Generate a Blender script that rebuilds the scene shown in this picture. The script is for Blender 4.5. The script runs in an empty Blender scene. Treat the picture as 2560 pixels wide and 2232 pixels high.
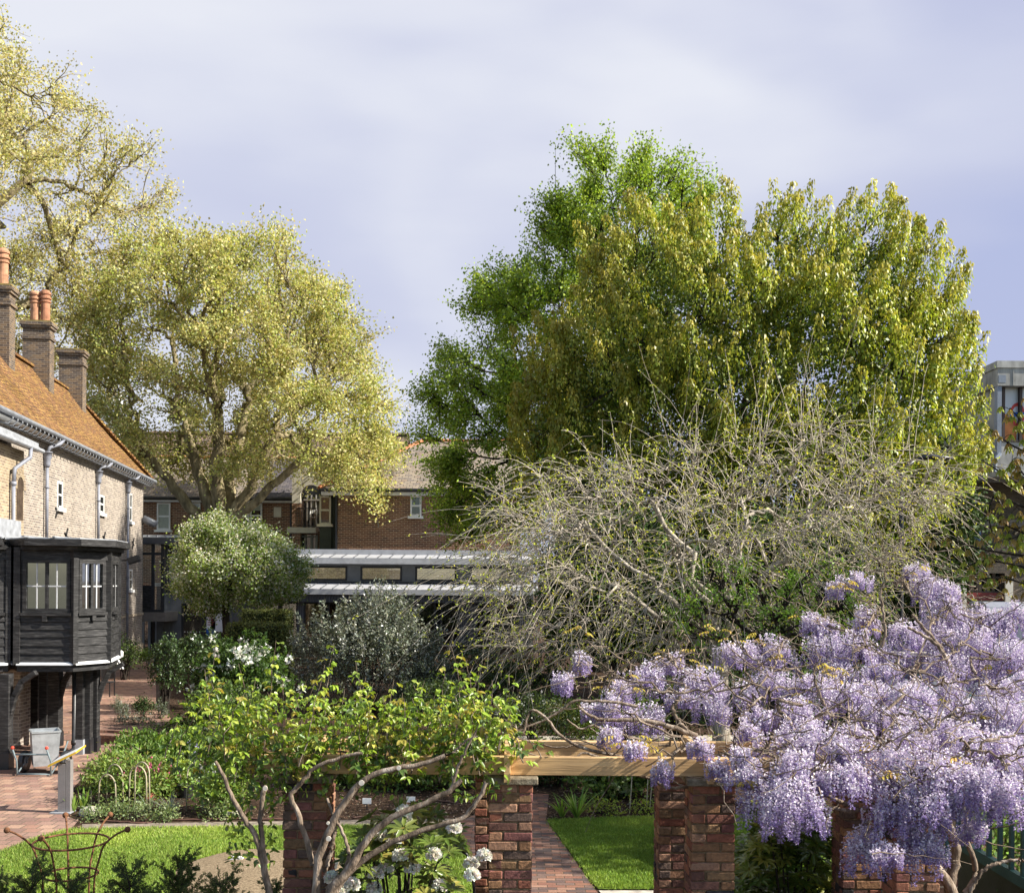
import bpy, bmesh, math, random
import numpy as np
from mathutils import Vector, Matrix, noise as mnoise
R_ = math.radians
scene = bpy.context.scene
COL = scene.collection
random.seed(7)

# ------------------------------------------------------------------ camera, sky, sun, exposure
F, CX, HY, CAMH, ROLL = 2700.0, 1280.0, 1450.0, 3.7, R_(0.4)
cam_d = bpy.data.cameras.new("camera"); cam = bpy.data.objects.new("camera", cam_d); COL.objects.link(cam)
cam.location = (0, 0, CAMH)
cam.rotation_euler = (Matrix.Rotation(math.pi/2, 3, 'X') @ Matrix.Rotation(ROLL, 3, 'Z')).to_euler()
cam_d.sensor_fit = 'HORIZONTAL'; cam_d.sensor_width = 36; cam_d.lens = 36*F/2560
cam_d.shift_y = (HY-1116)/2560; cam_d.clip_start = 0.1; cam_d.clip_end = 3000
scene.camera = cam
SUN_EL, SUN_AZ = R_(37), R_(99)          # azimuth from +Y towards +X
sdir = Vector((math.sin(SUN_AZ)*math.cos(SUN_EL), math.cos(SUN_AZ)*math.cos(SUN_EL), math.sin(SUN_EL)))
sun_d = bpy.data.lights.new("sun", 'SUN'); sun_d.energy = 4.9; sun_d.angle = R_(0.5); sun_d.color = (1, .945, .84)
sun = bpy.data.objects.new("sun", sun_d); COL.objects.link(sun)
sun.rotation_euler = (-sdir).to_track_quat('-Z', 'Y').to_euler(); sun.location = (30, -10, 40)
EXPOSURE = 1.15
vs = scene.view_settings
vs.view_transform = 'Standard'; vs.look = 'None'; vs.gamma = 1; vs.exposure = EXPOSURE

def nd(nt, typ, ins=None, **props):
    n = nt.nodes.new(typ)
    for k, v in props.items(): setattr(n, k, v)
    for k, v in (ins or {}).items():
        s = n.inputs[k]
        if isinstance(v, bpy.types.NodeSocket): nt.links.new(v, s)
        else: s.default_value = v
    return n
def mth(nt, op, a, b=0.0, c=0.0, clamp=False):
    n = nt.nodes.new('ShaderNodeMath'); n.operation = op; n.use_clamp = clamp
    for i, v in enumerate((a, b, c)):
        if isinstance(v, bpy.types.NodeSocket): nt.links.new(v, n.inputs[i])
        else: n.inputs[i].default_value = v
    return n.outputs[0]
def mixc(nt, f, a, b, blend='MIX'):
    n = nt.nodes.new('ShaderNodeMix'); n.data_type = 'RGBA'; n.blend_type = blend
    for i, v in ((0, f), (6, a), (7, b)):
        if isinstance(v, bpy.types.NodeSocket): nt.links.new(v, n.inputs[i])
        else: n.inputs[i].default_value = v if i == 0 else (*v[:3], 1)
    return n.outputs[2]
def ramp(nt, f, stops, interp='LINEAR'):
    n = nt.nodes.new('ShaderNodeValToRGB'); cr = n.color_ramp; cr.interpolation = interp
    while len(cr.elements) < len(stops): cr.elements.new(0.5)
    for e, (p, c) in zip(cr.elements, stops): e.position = p; e.color = (*c, 1) if len(c) == 3 else c
    nt.links.new(f, n.inputs[0]); return n.outputs[0]

world = bpy.data.worlds.new("World"); scene.world = world; world.use_nodes = True
wt = world.node_tree; wt.nodes.clear()
sky = nd(wt, 'ShaderNodeTexSky', sky_type='NISHITA', sun_disc=False, sun_elevation=SUN_EL, sun_rotation=SUN_AZ)
tc = nd(wt, 'ShaderNodeTexCoord')
mp = nd(wt, 'ShaderNodeMapping', {'Vector': tc.outputs['Generated'], 'Scale': (1.0, 1.0, 2.3), 'Location': (0.35, 0.2, 0.55)})
n1 = nd(wt, 'ShaderNodeTexNoise', {'Vector': mp.outputs[0], 'Scale': 1.9, 'Detail': 3.0, 'Roughness': 0.45, 'Distortion': 0.35})
mp2 = nd(wt, 'ShaderNodeMapping', {'Vector': tc.outputs['Generated'], 'Scale': (1.0, 1.0, 3.4), 'Location': (1.3, 2.2, 0.1)})
n2 = nd(wt, 'ShaderNodeTexNoise', {'Vector': mp2.outputs[0], 'Scale': 5.5, 'Detail': 5.0, 'Roughness': 0.5})
sep = nd(wt, 'ShaderNodeSeparateXYZ', {'Vector': tc.outputs['Generated']})
# cloud deck: brighter bank high on the left of the garden, blue-lavender lower down
bank = mth(wt, 'ADD', mth(wt, 'MULTIPLY', sep.outputs['Z'], 1.15), mth(wt, 'MULTIPLY', sep.outputs['X'], -0.55))
fac = mth(wt, 'ADD', mth(wt, 'SUBTRACT', mth(wt, 'MULTIPLY', n1.outputs[0], 1.5), 0.44), mth(wt, 'MULTIPLY', n2.outputs[0], 0.16))
fac = mth(wt, 'ADD', fac, mth(wt, 'MULTIPLY', bank, 0.6))
K = 1.0/(0.1*2**EXPOSURE)
def kc(c): return tuple(x*K for x in c)
cl = ramp(wt, fac, [(0.36, kc((.47, .52, .76))), (0.52, kc((.555, .59, .785))), (0.66, kc((.64, .67, .83))), (0.84, kc((.82, .84, .92)))])
low = mth(wt, 'MULTIPLY', mth(wt, 'SUBTRACT', 0.16, sep.outputs['Z']), 5.0, clamp=True)
cl = mixc(wt, mth(wt, 'MULTIPLY', low, 0.6), cl, kc((.68, .70, .80)))
cover = mth(wt, 'ADD', mth(wt, 'MULTIPLY', sep.outputs['Y'], 2.2), 0.72, clamp=True)    # open blue sky behind the camera
cover = mth(wt, 'MULTIPLY', cover, 0.97)
bg = nd(wt, 'ShaderNodeBackground', {'Color': mixc(wt, cover, sky.outputs[0], cl), 'Strength': 0.1})
wo = nd(wt, 'ShaderNodeOutputWorld', {'Surface': bg.outputs[0]})

# ------------------------------------------------------------------ photo geometry helpers (pixel of the 2560 px photo + real distance -> point)
cR, sR = math.cos(ROLL), math.sin(ROLL)
def P(px, py, Z):
    x, y = (px-CX)/F, -(py-HY)/F
    return Vector(((x*cR-y*sR)*Z, Z, CAMH+(x*sR+y*cR)*Z))
def G(px, py, h=0.0):
    x, y = (px-CX)/F, -(py-HY)/F
    Z = (h-CAMH)/(x*sR+y*cR)
    return Vector(((x*cR-y*sR)*Z, Z, h))
def GX(px, Z, h=0.0):
    x = (px-CX)/F
    y = ((h-CAMH)/Z - x*sR)/cR
    return Vector(((x*cR-y*sR)*Z, Z, h))
def HZ(py, Z, px=1280): return P(px, py, Z).z

# ------------------------------------------------------------------ materials
MC = {}
def new_mat(name):
    m = bpy.data.materials.new(name); m.use_nodes = True; nt = m.node_tree; nt.nodes.clear()
    out = nt.nodes.new('ShaderNodeOutputMaterial'); return m, nt, out
def pbr(nt, out, col, rough=.7, spec=.3, bump=None, metal=0.0, bstr=.4, bdist=.01):
    p = nt.nodes.new('ShaderNodeBsdfPrincipled')
    for k, v in (('Base Color', col), ('Roughness', rough), ('Specular IOR Level', spec), ('Metallic', metal)):
        if isinstance(v, bpy.types.NodeSocket): nt.links.new(v, p.inputs[k])
        else: p.inputs[k].default_value = (*v[:3], 1) if k == 'Base Color' else v
    if bump is not None:
        b = nd(nt, 'ShaderNodeBump', {'Strength': bstr, 'Distance': bdist, 'Height': bump}); nt.links.new(b.outputs[0], p.inputs['Normal'])
    nt.links.new(p.outputs[0], out.inputs[0]); return p
def M(name, c, rough=.7, spec=.3, var=.18, scale=6.0, metal=0.0, bstr=.25, bdist=.006, c2=None, stretch=(1, 1, 1), big=0.0):
    if name in MC: return MC[name]
    m, nt, out = new_mat(name)
    t = nd(nt, 'ShaderNodeTexCoord'); mp = nd(nt, 'ShaderNodeMapping', {'Vector': t.outputs['Object'], 'Scale': stretch})
    n = nd(nt, 'ShaderNodeTexNoise', {'Vector': mp.outputs[0], 'Scale': scale, 'Detail': 6.0, 'Roughness': .62})
    d = tuple(x*(1-var*1.6) for x in c); e = tuple(min(1, x*(1+var*1.4)) for x in c)
    if c2: e = c2
    col = ramp(nt, n.outputs[0], [(.32, d), (.52, c), (.72, e)])
    if big:
        n3 = nd(nt, 'ShaderNodeTexNoise', {'Vector': t.outputs['Object'], 'Scale': big, 'Detail': 3.0})
        col = mixc(nt, 1.0, col, ramp(nt, n3.outputs[0], [(.35, (.72, .72, .72)), (.65, (1.15, 1.15, 1.15))]), 'MULTIPLY')
    n2 = nd(nt, 'ShaderNodeTexNoise', {'Vector': mp.outputs[0], 'Scale': scale*7, 'Detail': 4.0})
    pbr(nt, out, col, rough, spec, n2.outputs[0], metal, bstr, bdist); MC[name] = m; return m
def BR(name, cols, mortar, bw=.225, bh=.075, mw=.012, stain=.35, bstr=.6, rough=.85, flemish=False, stain_col=None, bdist=.012, spec=.2, shift=.5, wob=.25):
    """brick, tile and slate coursing from the mesh's own metre UVs"""
    if name in MC: return MC[name]
    m, nt, out = new_mat(name)
    uv = nd(nt, 'ShaderNodeUVMap', uv_map='UV'); s = nd(nt, 'ShaderNodeSeparateXYZ', {'Vector': uv.outputs[0]})
    wobn = nd(nt, 'ShaderNodeTexNoise', {'Vector': uv.outputs[0], 'Scale': 3.0, 'Detail': 2.0})
    vy = mth(nt, 'ADD', s.outputs[1], mth(nt, 'MULTIPLY', mth(nt, 'SUBTRACT', wobn.outputs[0], .5), bh*wob))
    v = mth(nt, 'DIVIDE', vy, bh); row = mth(nt, 'FLOOR', v); fv = mth(nt, 'FRACT', v)
    u = mth(nt, 'ADD', mth(nt, 'DIVIDE', s.outputs[0], bw), mth(nt, 'MULTIPLY', mth(nt, 'MODULO', row, 2.0), shift))
    col = mth(nt, 'FLOOR', u); fu = mth(nt, 'FRACT', u); half = 0.0
    if flemish:       # stretcher and header alternate in each course
        isH = mth(nt, 'GREATER_THAN', fu, .667)
        fu2 = mth(nt, 'SUBTRACT', fu, mth(nt, 'MULTIPLY', isH, .667)); wid = mth(nt, 'SUBTRACT', .667, mth(nt, 'MULTIPLY', isH, .334))
        eu = mth(nt, 'MULTIPLY', mth(nt, 'MINIMUM', fu2, mth(nt, 'SUBTRACT', wid, fu2)), bw)
        half = isH
    else: eu = mth(nt, 'MULTIPLY', mth(nt, 'MINIMUM', fu, mth(nt, 'SUBTRACT', 1.0, fu)), bw)
    ev = mth(nt, 'MULTIPLY', mth(nt, 'MINIMUM', fv, mth(nt, 'SUBTRACT', 1.0, fv)), bh)
    ed = mth(nt, 'MINIMUM', eu, ev)
    fine = nd(nt, 'ShaderNodeTexNoise', {'Vector': uv.outputs[0], 'Scale': 38.0, 'Detail': 4.0, 'Roughness': .6})
    ed = mth(nt, 'ADD', ed, mth(nt, 'MULTIPLY', mth(nt, 'SUBTRACT', fine.outputs[0], .5), mw*.9))
    mask = nd(nt, 'ShaderNodeMapRange', {'Value': ed, 'From Min': mw*.35, 'From Max': mw*.75}, clamp=True).outputs[0]
    idv = nd(nt, 'ShaderNodeCombineXYZ', {0: col, 1: row, 2: half}); wn = nd(nt, 'ShaderNodeTexWhiteNoise', {'Vector': idv.outputs[0]}, noise_dimensions='3D')
    k = len(cols); bc = ramp(nt, wn.outputs[0], [(i/k, c) for i, c in enumerate(cols)], 'CONSTANT')
    bc = mixc(nt, 1.0, bc, ramp(nt, fine.outputs[0], [(.3, (.72, .72, .72)), (.7, (1.22, 1.22, 1.22))]), 'MULTIPLY')
    cc = mixc(nt, mask, mortar, bc)
    bigN = nd(nt, 'ShaderNodeTexNoise', {'Vector': uv.outputs[0], 'Scale': .55, 'Detail': 5.0, 'Roughness': .6})
    sm = nd(nt, 'ShaderNodeMapRange', {'Value': bigN.outputs[0], 'From Min': .42, 'From Max': .68, 'To Max': stain}, clamp=True).outputs[0]
    cc = mixc(nt, sm, cc, mixc(nt, 1.0, cc, stain_col or (.55, .53, .5), 'MULTIPLY'))
    h = mth(nt, 'ADD', mask, mth(nt, 'MULTIPLY', fine.outputs[0], .35)); h = mth(nt, 'ADD', h, mth(nt, 'MULTIPLY', wn.outputs[0], .25))
    pbr(nt, out, cc, rough, spec, h, 0, bstr, bdist); MC[name] = m; return m
def LEAF(name, trans=.35, rough=.45, spec=.35, tint=(1.2, 1.17, .65)):
    if name in MC: return MC[name]
    m, nt, out = new_mat(name)
    a = nd(nt, 'ShaderNodeAttribute', attribute_name='Col')
    p = nt.nodes.new('ShaderNodeBsdfPrincipled'); p.inputs['Roughness'].default_value = rough; p.inputs['Specular IOR Level'].default_value = spec
    nt.links.new(a.outputs[0], p.inputs['Base Color'])
    if trans > 0:
        t = nd(nt, 'ShaderNodeBsdfTranslucent', {'Color': mixc(nt, 1.0, a.outputs[0], tint, 'MULTIPLY')})
        mx = nd(nt, 'ShaderNodeMixShader', {0: trans, 1: p.outputs[0], 2: t.outputs[0]}); nt.links.new(mx.outputs[0], out.inputs[0])
    else: nt.links.new(p.outputs[0], out.inputs[0])
    MC[name] = m; return m
def GLASS(name='clear_glass', refl=.14, tint=(.93, .96, .95)):
    if name in MC: return MC[name]
    m, nt, out = new_mat(name)
    t = nd(nt, 'ShaderNodeBsdfTransparent', {'Color': (*tint, 1)}); g = nd(nt, 'ShaderNodeBsdfGlossy', {'Roughness': .03, 'Color': (1, 1, 1, 1)})
    fr = nd(nt, 'ShaderNodeFresnel', {'IOR': 1.5}); f = mth(nt, 'ADD', fr.outputs[0], refl-.04, clamp=True)
    mx = nd(nt, 'ShaderNodeMixShader', {0: f, 1: t.outputs[0], 2: g.outputs[0]}); nt.links.new(mx.outputs[0], out.inputs[0]); MC[name] = m; return m
def VCOL(name, rough=.8, spec=.2, bscale=60.0, bstr=.5, bdist=.006):
    if name in MC: return MC[name]
    m, nt, out = new_mat(name); a = nd(nt, 'ShaderNodeAttribute', attribute_name='Col'); t = nd(nt, 'ShaderNodeTexCoord')
    n = nd(nt, 'ShaderNodeTexNoise', {'Vector': t.outputs['Object'], 'Scale': bscale, 'Detail': 5.0, 'Roughness': .65})
    n2 = nd(nt, 'ShaderNodeTexNoise', {'Vector': t.outputs['Object'], 'Scale': 22.0, 'Detail': 5.0, 'Roughness': .7})
    c = mixc(nt, 1.0, a.outputs[0], ramp(nt, n2.outputs[0], [(.3, (.6, .6, .62)), (.5, (1, 1, 1)), (.72, (1.35, 1.3, 1.2))]), 'MULTIPLY')
    pbr(nt, out, c, rough, spec, n.outputs[0], 0, bstr, bdist); MC[name] = m; return m

# ------------------------------------------------------------------ object helpers
MW = {}
def thing(name, label, cat, loc=(0, 0, 0), rotz=0.0, group=None):
    o = bpy.data.objects.new(name, None); COL.objects.link(o); o.empty_display_size = .3
    o.location = loc; o.rotation_euler = (0, 0, rotz); o['label'] = label; o['category'] = cat
    if group: o['group'] = group
    MW[o] = Matrix.Translation(Vector(loc)) @ Matrix.Rotation(rotz, 4, 'Z'); return o
def tag(o, label, cat, group=None):
    o['label'] = label; o['category'] = cat
    if group: o['group'] = group
    return o
def kind(o, k): o['kind'] = k; return o
def wmat(p): return MW.get(p, Matrix.Identity(4))
def link_mesh(name, me, mat, parent):
    o = bpy.data.objects.new(name, me); COL.objects.link(o)
    if mat: me.materials.append(mat)
    if parent is not None:
        o.parent = parent; MW[o] = wmat(parent)
    return o
class MB:
    def __init__(s): s.v, s.f, s.c, s.cur = [], [], [], None
    def add(s, vs, fs):
        b = len(s.v); s.v += [Vector(v) for v in vs]; s.f += [tuple(i+b for i in f) for f in fs]
        s.c += [s.cur]*len(vs); return s
    def box(s, x0, x1, y0, y1, z0, z1, mat=None):
        vs = [Vector((x, y, z)) for z in (z0, z1) for x, y in ((x0, y0), (x1, y0), (x1, y1), (x0, y1))]
        if mat: vs = [mat @ v for v in vs]
        return s.add(vs, [(3, 2, 1, 0), (4, 5, 6, 7), (0, 1, 5, 4), (1, 2, 6, 5), (2, 3, 7, 6), (3, 0, 4, 7)])
    def bar(s, a, b, w, h, up=(0, 0, 1)):
        """rectangular bar from a to b, w across, h along up"""
        a, b, up = Vector(a), Vector(b), Vector(up); d = (b-a).normalized(); x = d.cross(up)
        if x.length < 1e-4: x = d.cross(Vector((0, 1, 0)))
        x.normalize(); u = x.cross(d).normalized()
        vs = [p + x*i*w/2 + u*j*h/2 for p in (a, b) for i, j in ((-1, -1), (1, -1), (1, 1), (-1, 1))]
        return s.add(vs, [(0, 1, 2, 3), (7, 6, 5, 4), (0, 4, 5, 1), (1, 5, 6, 2), (2, 6, 7, 3), (3, 7, 4, 0)])
    def prism(s, poly, z0, z1):
        n = len(poly); vs = [(x, y, z0) for x, y in poly]+[(x, y, z1) for x, y in poly]
        return s.add(vs, [tuple(range(n-1, -1, -1)), tuple(range(n, 2*n))]+[(i, (i+1) % n, n+(i+1) % n, n+i) for i in range(n)])
    def slab(s, poly, off):
        """polygon of 3-D points thickened by vector off"""
        n = len(poly); off = Vector(off); vs = [Vector(p) for p in poly]+[Vector(p)+off for p in poly]
        return s.add(vs, [tuple(range(n-1, -1, -1)), tuple(range(n, 2*n))]+[(i, (i+1) % n, n+(i+1) % n, n+i) for i in range(n)])
    def tube(s, pts, r, k=8, cap=True):
        pts = [Vector(p) for p in pts]; n = len(pts)
        if not hasattr(r, '__len__'): r = [r]*n
        vs = []; t0 = (pts[1]-pts[0]).normalized(); x = t0.cross(Vector((.31, .2, .93)))
        x.normalize()
        for i in range(n):
            t = (pts[min(i+1, n-1)]-pts[max(i-1, 0)]).normalized(); x = (x - t*x.dot(t)).normalized(); y = t.cross(x)
            vs += [pts[i]+(x*math.cos(2*math.pi*j/k)+y*math.sin(2*math.pi*j/k))*r[i] for j in range(k)]
        fs = [(i*k+j, i*k+(j+1) % k, (i+1)*k+(j+1) % k, (i+1)*k+j) for i in range(n-1) for j in range(k)]
        if cap: fs += [tuple(range(k-1, -1, -1)), tuple(range((n-1)*k, n*k))]
        return s.add(vs, fs)
    def lathe(s, prof, c=(0, 0, 0), k=20, cap=True):
        c = Vector(c); n = len(prof)
        vs = [c+Vector((r*math.cos(2*math.pi*j/k), r*math.sin(2*math.pi*j/k), z)) for r, z in prof for j in range(k)]
        fs = [(i*k+j, i*k+(j+1) % k, (i+1)*k+(j+1) % k, (i+1)*k+j) for i in range(n-1) for j in range(k)]
        if cap: fs += [tuple(range(k-1, -1, -1)), tuple(range((n-1)*k, n*k))]
        return s.add(vs, fs)
    def ball(s, c, r, k=10):
        n = 7; return s.lathe([(max(r*math.sin(math.pi*i/(n-1)), r*.02), -r*math.cos(math.pi*i/(n-1))) for i in range(n)], c, k)
    def build(s, name, mat, parent=None, smooth=False, world=True, bevel=0.0):
        me = bpy.data.meshes.new(name)
        vs = s.v
        if parent is not None and world:
            inv = wmat(parent).inverted(); vs = [inv @ v for v in vs]
        me.from_pydata([tuple(v) for v in vs], [], s.f)
        if any(c is not None for c in s.c):
            ca = me.color_attributes.new('Col', 'FLOAT_COLOR', 'POINT')
            ca.data.foreach_set('color', np.array([(*(c or (1, 1, 1)), 1) for c in s.c], dtype=np.float32).ravel())
        if bevel:
            bm = bmesh.new(); bm.from_mesh(me)
            bmesh.ops.bevel(bm, geom=list(bm.edges), offset=bevel, segments=1, affect='EDGES', clamp_overlap=True); bm.to_mesh(me); bm.free()
        me.update(); uvs(me)
        if smooth: me.polygons.foreach_set('use_smooth', [True]*len(me.polygons))
        return link_mesh(name, me, mat, parent)
def uvs(me):
    lay = me.uv_layers.new(name='UV'); Z = Vector((0, 0, 1)); co = [v.co for v in me.vertices]; arr = []
    for p in me.polygons:
        n = p.normal
        if abs(n.z) > .985: t, b = Vector((1, 0, 0)), Vector((0, 1, 0))
        else: t = Z.cross(n).normalized(); b = n.cross(t)
        for i in p.vertices: arr += [co[i].dot(t), co[i].dot(b)]
    lay.data.foreach_set('uv', arr)

rng = np.random.default_rng(11)
def nrm(a): return a/np.maximum(np.linalg.norm(a, axis=-1, keepdims=True), 1e-9)
def rdir(n): return nrm(rng.normal(size=(n, 3)))
def jcol(n, cols, br=.16, pick=None):
    c = np.array(cols)[rng.integers(0, len(cols), n) if pick is None else pick]
    return np.clip(c*(1+br*rng.normal(size=(n, 1)))*(1+.05*rng.normal(size=(n, 3))), .003, 1)
def np_mesh(name, V, faces_flat, nper, mat, parent, colors=None, smooth=False):
    """V (n,3) world; faces_flat: vertex indices, every face nper long"""
    if parent is not None:
        inv = np.array(wmat(parent).inverted()); V = V @ inv[:3, :3].T + inv[:3, 3]
    me = bpy.data.meshes.new(name); nf = len(faces_flat)//nper
    me.vertices.add(len(V)); me.vertices.foreach_set('co', np.ascontiguousarray(V, dtype=np.float32).ravel())
    me.loops.add(len(faces_flat)); me.loops.foreach_set('vertex_index', np.ascontiguousarray(faces_flat, dtype=np.int32).ravel())
    me.polygons.add(nf); me.polygons.foreach_set('loop_start', np.arange(nf, dtype=np.int32)*nper)
    try: me.polygons.foreach_set('loop_total', np.full(nf, nper, dtype=np.int32))
    except Exception: pass
    if colors is not None:
        ca = me.color_attributes.new('Col', 'FLOAT_COLOR', 'POINT')
        ca.data.foreach_set('color', np.concatenate([colors, np.ones((len(colors), 1))], 1).astype(np.float32).ravel())
    me.update(calc_edges=True)
    if smooth: me.polygons.foreach_set('use_smooth', np.ones(nf, dtype=bool))
    return link_mesh(name, me, mat, parent)
def leaf_arrays(C, A, Nn, L, W, col, shape='quad', droop=.12, fold=.14):
    n = len(C); A = nrm(A); S = nrm(np.cross(A, Nn)); U = np.cross(S, A)
    L = np.broadcast_to(np.asarray(L, float).reshape(-1, 1), (n, 1)); W = np.broadcast_to(np.asarray(W, float).reshape(-1, 1), (n, 1))
    if shape == 'quad':
        V = np.stack([C, C+A*L*.45+S*W*.5+U*W*fold, C+A*L-U*L*droop, C+A*L*.45-S*W*.5+U*W*fold], 1); idx = [0, 1, 2, 3]; nv = 4
    else:
        V = np.stack([C, C+A*L*.28+S*W*.46+U*W*fold, C+A*L*.68+S*W*.36+U*(W*fold-L*droop*.3), C+A*L-U*L*droop,
                      C+A*L*.68-S*W*.36+U*(W*fold-L*droop*.3), C+A*L*.28-S*W*.46+U*W*fold], 1); idx = [0, 1, 2, 3, 0, 3, 4, 5]; nv = 6
    f = (np.arange(n)[:, None]*nv+np.array(idx)[None, :]).ravel()
    return V.reshape(-1, 3), f, np.repeat(col, nv, 0)
class LB:
    """collects leaf-like faces for one mesh"""
    def __init__(s): s.V, s.F, s.C, s.n = [], [], [], 0
    def add(s, *a, **k):
        V, f, c = leaf_arrays(*a, **k); s.V.append(V); s.F.append(f+s.n); s.C.append(c); s.n += len(V); return s
    def build(s, name, mat, parent): return np_mesh(name, np.concatenate(s.V), np.concatenate(s.F), 4, mat, parent, np.concatenate(s.C))
def tubes(name, groups, mat, parent, sides=5):
    """groups: list of (K,m,3) paths and (K,m) radii"""
    VV, FF, n = [], [], 0
    for Q, r in groups:
        Q = np.asarray(Q, float); r = np.asarray(r, float); K_, m, _ = Q.shape
        T = np.gradient(Q, axis=1); T = nrm(T); k = sides if r.max() > .012 else 3
        ref = np.where(np.abs(T[:, :1, 2:3]) > .9, np.array([[[1., 0, 0]]]), np.array([[[0., 0, 1]]]))
        X = nrm(np.cross(T, np.broadcast_to(ref, T.shape))); Y = np.cross(T, X)
        a = np.arange(k)*2*np.pi/k
        V = Q[:, :, None]+(X[:, :, None]*np.cos(a)[None, None, :, None]+Y[:, :, None]*np.sin(a)[None, None, :, None])*r[:, :, None, None]
        i = np.arange(m-1)[:, None]; j = np.arange(k)[None, :]; j2 = (j+1) % k
        f = np.stack(np.broadcast_arrays(i*k+j, i*k+j2, (i+1)*k+j2, (i+1)*k+j), -1).reshape(-1)
        FF.append((f[None]+np.arange(K_)[:, None]*m*k).ravel()+n); VV.append(V.reshape(-1, 3)); n += K_*m*k
    return np_mesh(name, np.concatenate(VV), np.concatenate(FF), 4, mat, parent, smooth=True)
def bez(p0, d0, p1, m, wig=.05, sag=0.0):
    p0, d0, p1 = np.asarray(p0, float), np.asarray(d0, float), np.asarray(p1, float)
    L = np.linalg.norm(p1-p0); c = p0+d0*L*.42+np.array([0, 0, sag*L]); t = np.linspace(0, 1, m)[:, None]
    Q = (1-t)**2*p0+2*t*(1-t)*c+t**2*p1
    return Q+rng.normal(size=(m, 3))*wig*L*np.sin(np.pi*t)*.6
def kmeans(X, k, it=5):
    c = X[rng.choice(len(X), k, replace=False)].copy()
    for _ in range(it):
        l = ((X[:, None]-c[None])**2).sum(-1).argmin(1)
        for j in range(k):
            if (l == j).any(): c[j] = X[l == j].mean(0)
    return l
def grow(pts, p0, d0, r0, ks, pull=.6, wig=.07, twig_m=5, rtwig=.02, rtip=.005, sag=0.0, expo=.42):
    by = {}; tips = []
    def put(Q, r): by.setdefault(len(Q), []).append((Q, r))
    def rec(p, d, S, r, lev):
        n = len(S)
        if lev == len(ks) or n <= 3:
            for q in S:
                Q = bez(p, d, q, twig_m, wig, sag); put(Q, np.linspace(min(r, rtwig), rtip, twig_m)); tips.append((Q[0], Q[twig_m//2], Q[-1]))
            return
        k = min(ks[lev], n); l = kmeans(S, k)
        for j in range(k):
            s = S[l == j]
            if not len(s): continue
            e = p+(s.mean(0)-p)*pull; r1 = max(r*(len(s)/n)**expo, rtwig)
            m = 9; Q = bez(p, d, e, m, wig, sag); put(Q, np.linspace(min(r*.95, r1*1.25), r1*.85, m))
            rec(Q[-1], nrm(Q[-1]-Q[-3]), s, r1*.85, lev+1)
    rec(np.asarray(p0, float), nrm(np.asarray(d0, float)), np.asarray(pts, float), r0, 0)
    return [(np.array([q for q, _ in v]), np.array([r for _, r in v])) for v in by.values()], np.array(tips)
def inside(poly, x, y):
    r = np.zeros(len(x), bool); n = len(poly)
    for i in range(n):
        (x1, y1), (x2, y2) = poly[i], poly[(i+1) % n]
        c = ((y1 > y) != (y2 > y)) & (x < (x2-x1)*(y-y1)/((y2-y1) if y2 != y1 else 1e-9)+x1); r ^= c
    return r
def edge_dist(poly, x, y):
    d = np.full(len(x), 1e9); n = len(poly)
    for i in range(n):
        a, b = np.array(poly[i]), np.array(poly[(i+1) % n]); ab = b-a
        t = np.clip(((x-a[0])*ab[0]+(y-a[1])*ab[1])/(ab@ab+1e-9), 0, 1)
        d = np.minimum(d, np.hypot(x-a[0]-t*ab[0], y-a[1]-t*ab[1]))
    return d
def inflate(poly_px, Z, R, n, shell=.45, inset=0.0):
    """points filling a rounded body whose side view is the outline, R metres half-deep"""
    pl = [(P(a, b, Z).x, P(a, b, Z).z) for a, b in poly_px]; A = np.array(pl); out = []; tot = 0
    while tot < n:
        x = rng.uniform(A[:, 0].min(), A[:, 0].max(), n*3); z = rng.uniform(A[:, 1].min(), A[:, 1].max(), n*3)
        k = inside(pl, x, z); x, z = x[k], z[k]; d = edge_dist(pl, x, z); k = d > inset; x, z, d = x[k], z[k], d[k]
        dd = np.minimum(d, R); h = np.sqrt(np.maximum(R*R-(R-dd)**2, 0)); t = rng.uniform(-1, 1, len(x)); t = np.sign(t)*np.abs(t)**shell
        out.append(np.stack([x, Z+t*h, z], 1)); tot += len(x)
    return np.concatenate(out)[:n]
def clumpy(pts, nc, rad, flat=.7, keep=1.0):
    """pull points into nc clumps of radius rad"""
    c = pts[rng.choice(len(pts), nc, replace=False)]; k = rng.integers(0, nc, len(pts))
    o = rng.normal(size=(len(pts), 3))*rad*np.array([1, 1, flat])*.6
    q = c[k]+o; mixd = rng.random(len(pts)) < keep; return np.where(mixd[:, None], q, pts)

# basic materials
WHITE = M('white_paint', (.78, .77, .74), .5, .4, .06, 3)
BLACKT = M('black_timber', (.022, .021, .021), .62, .35, .5, 5, bstr=.6, bdist=.012, c2=(.075, .072, .07), stretch=(1, 1, 7))
BLACKM = M('black_metal', (.02, .02, .022), .45, .5, .3, 8)
LEAD = M('lead_sheet', (.30, .31, .33), .5, .5, .2, 4)
ZINC = M('zinc_sheet', (.40, .41, .43), .55, .45, .12, 3)
ANTH = M('anthracite_cladding', (.075, .08, .088), .6, .4, .12, 4)
DARKF = M('dark_frame', (.022, .024, .028), .5, .4, .2, 6)
DGLASS = M('dark_glass', (.018, .022, .024), .06, .9, .25, 1.2, bstr=.0)
RUST = M('rusted_iron', (.16, .072, .035), .85, .2, .35, 30, bstr=.5)
BARK = M('grey_brown_bark', (.22, .18, .105), .9, .15, .4, 3.5, bstr=.9, bdist=.03, c2=(.40, .34, .20), stretch=(1, 1, .35))
BARKD = M('dark_bark', (.035, .028, .022), .9, .15, .35, 6, bstr=.8, bdist=.02, stretch=(1, 1, .3))
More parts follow.
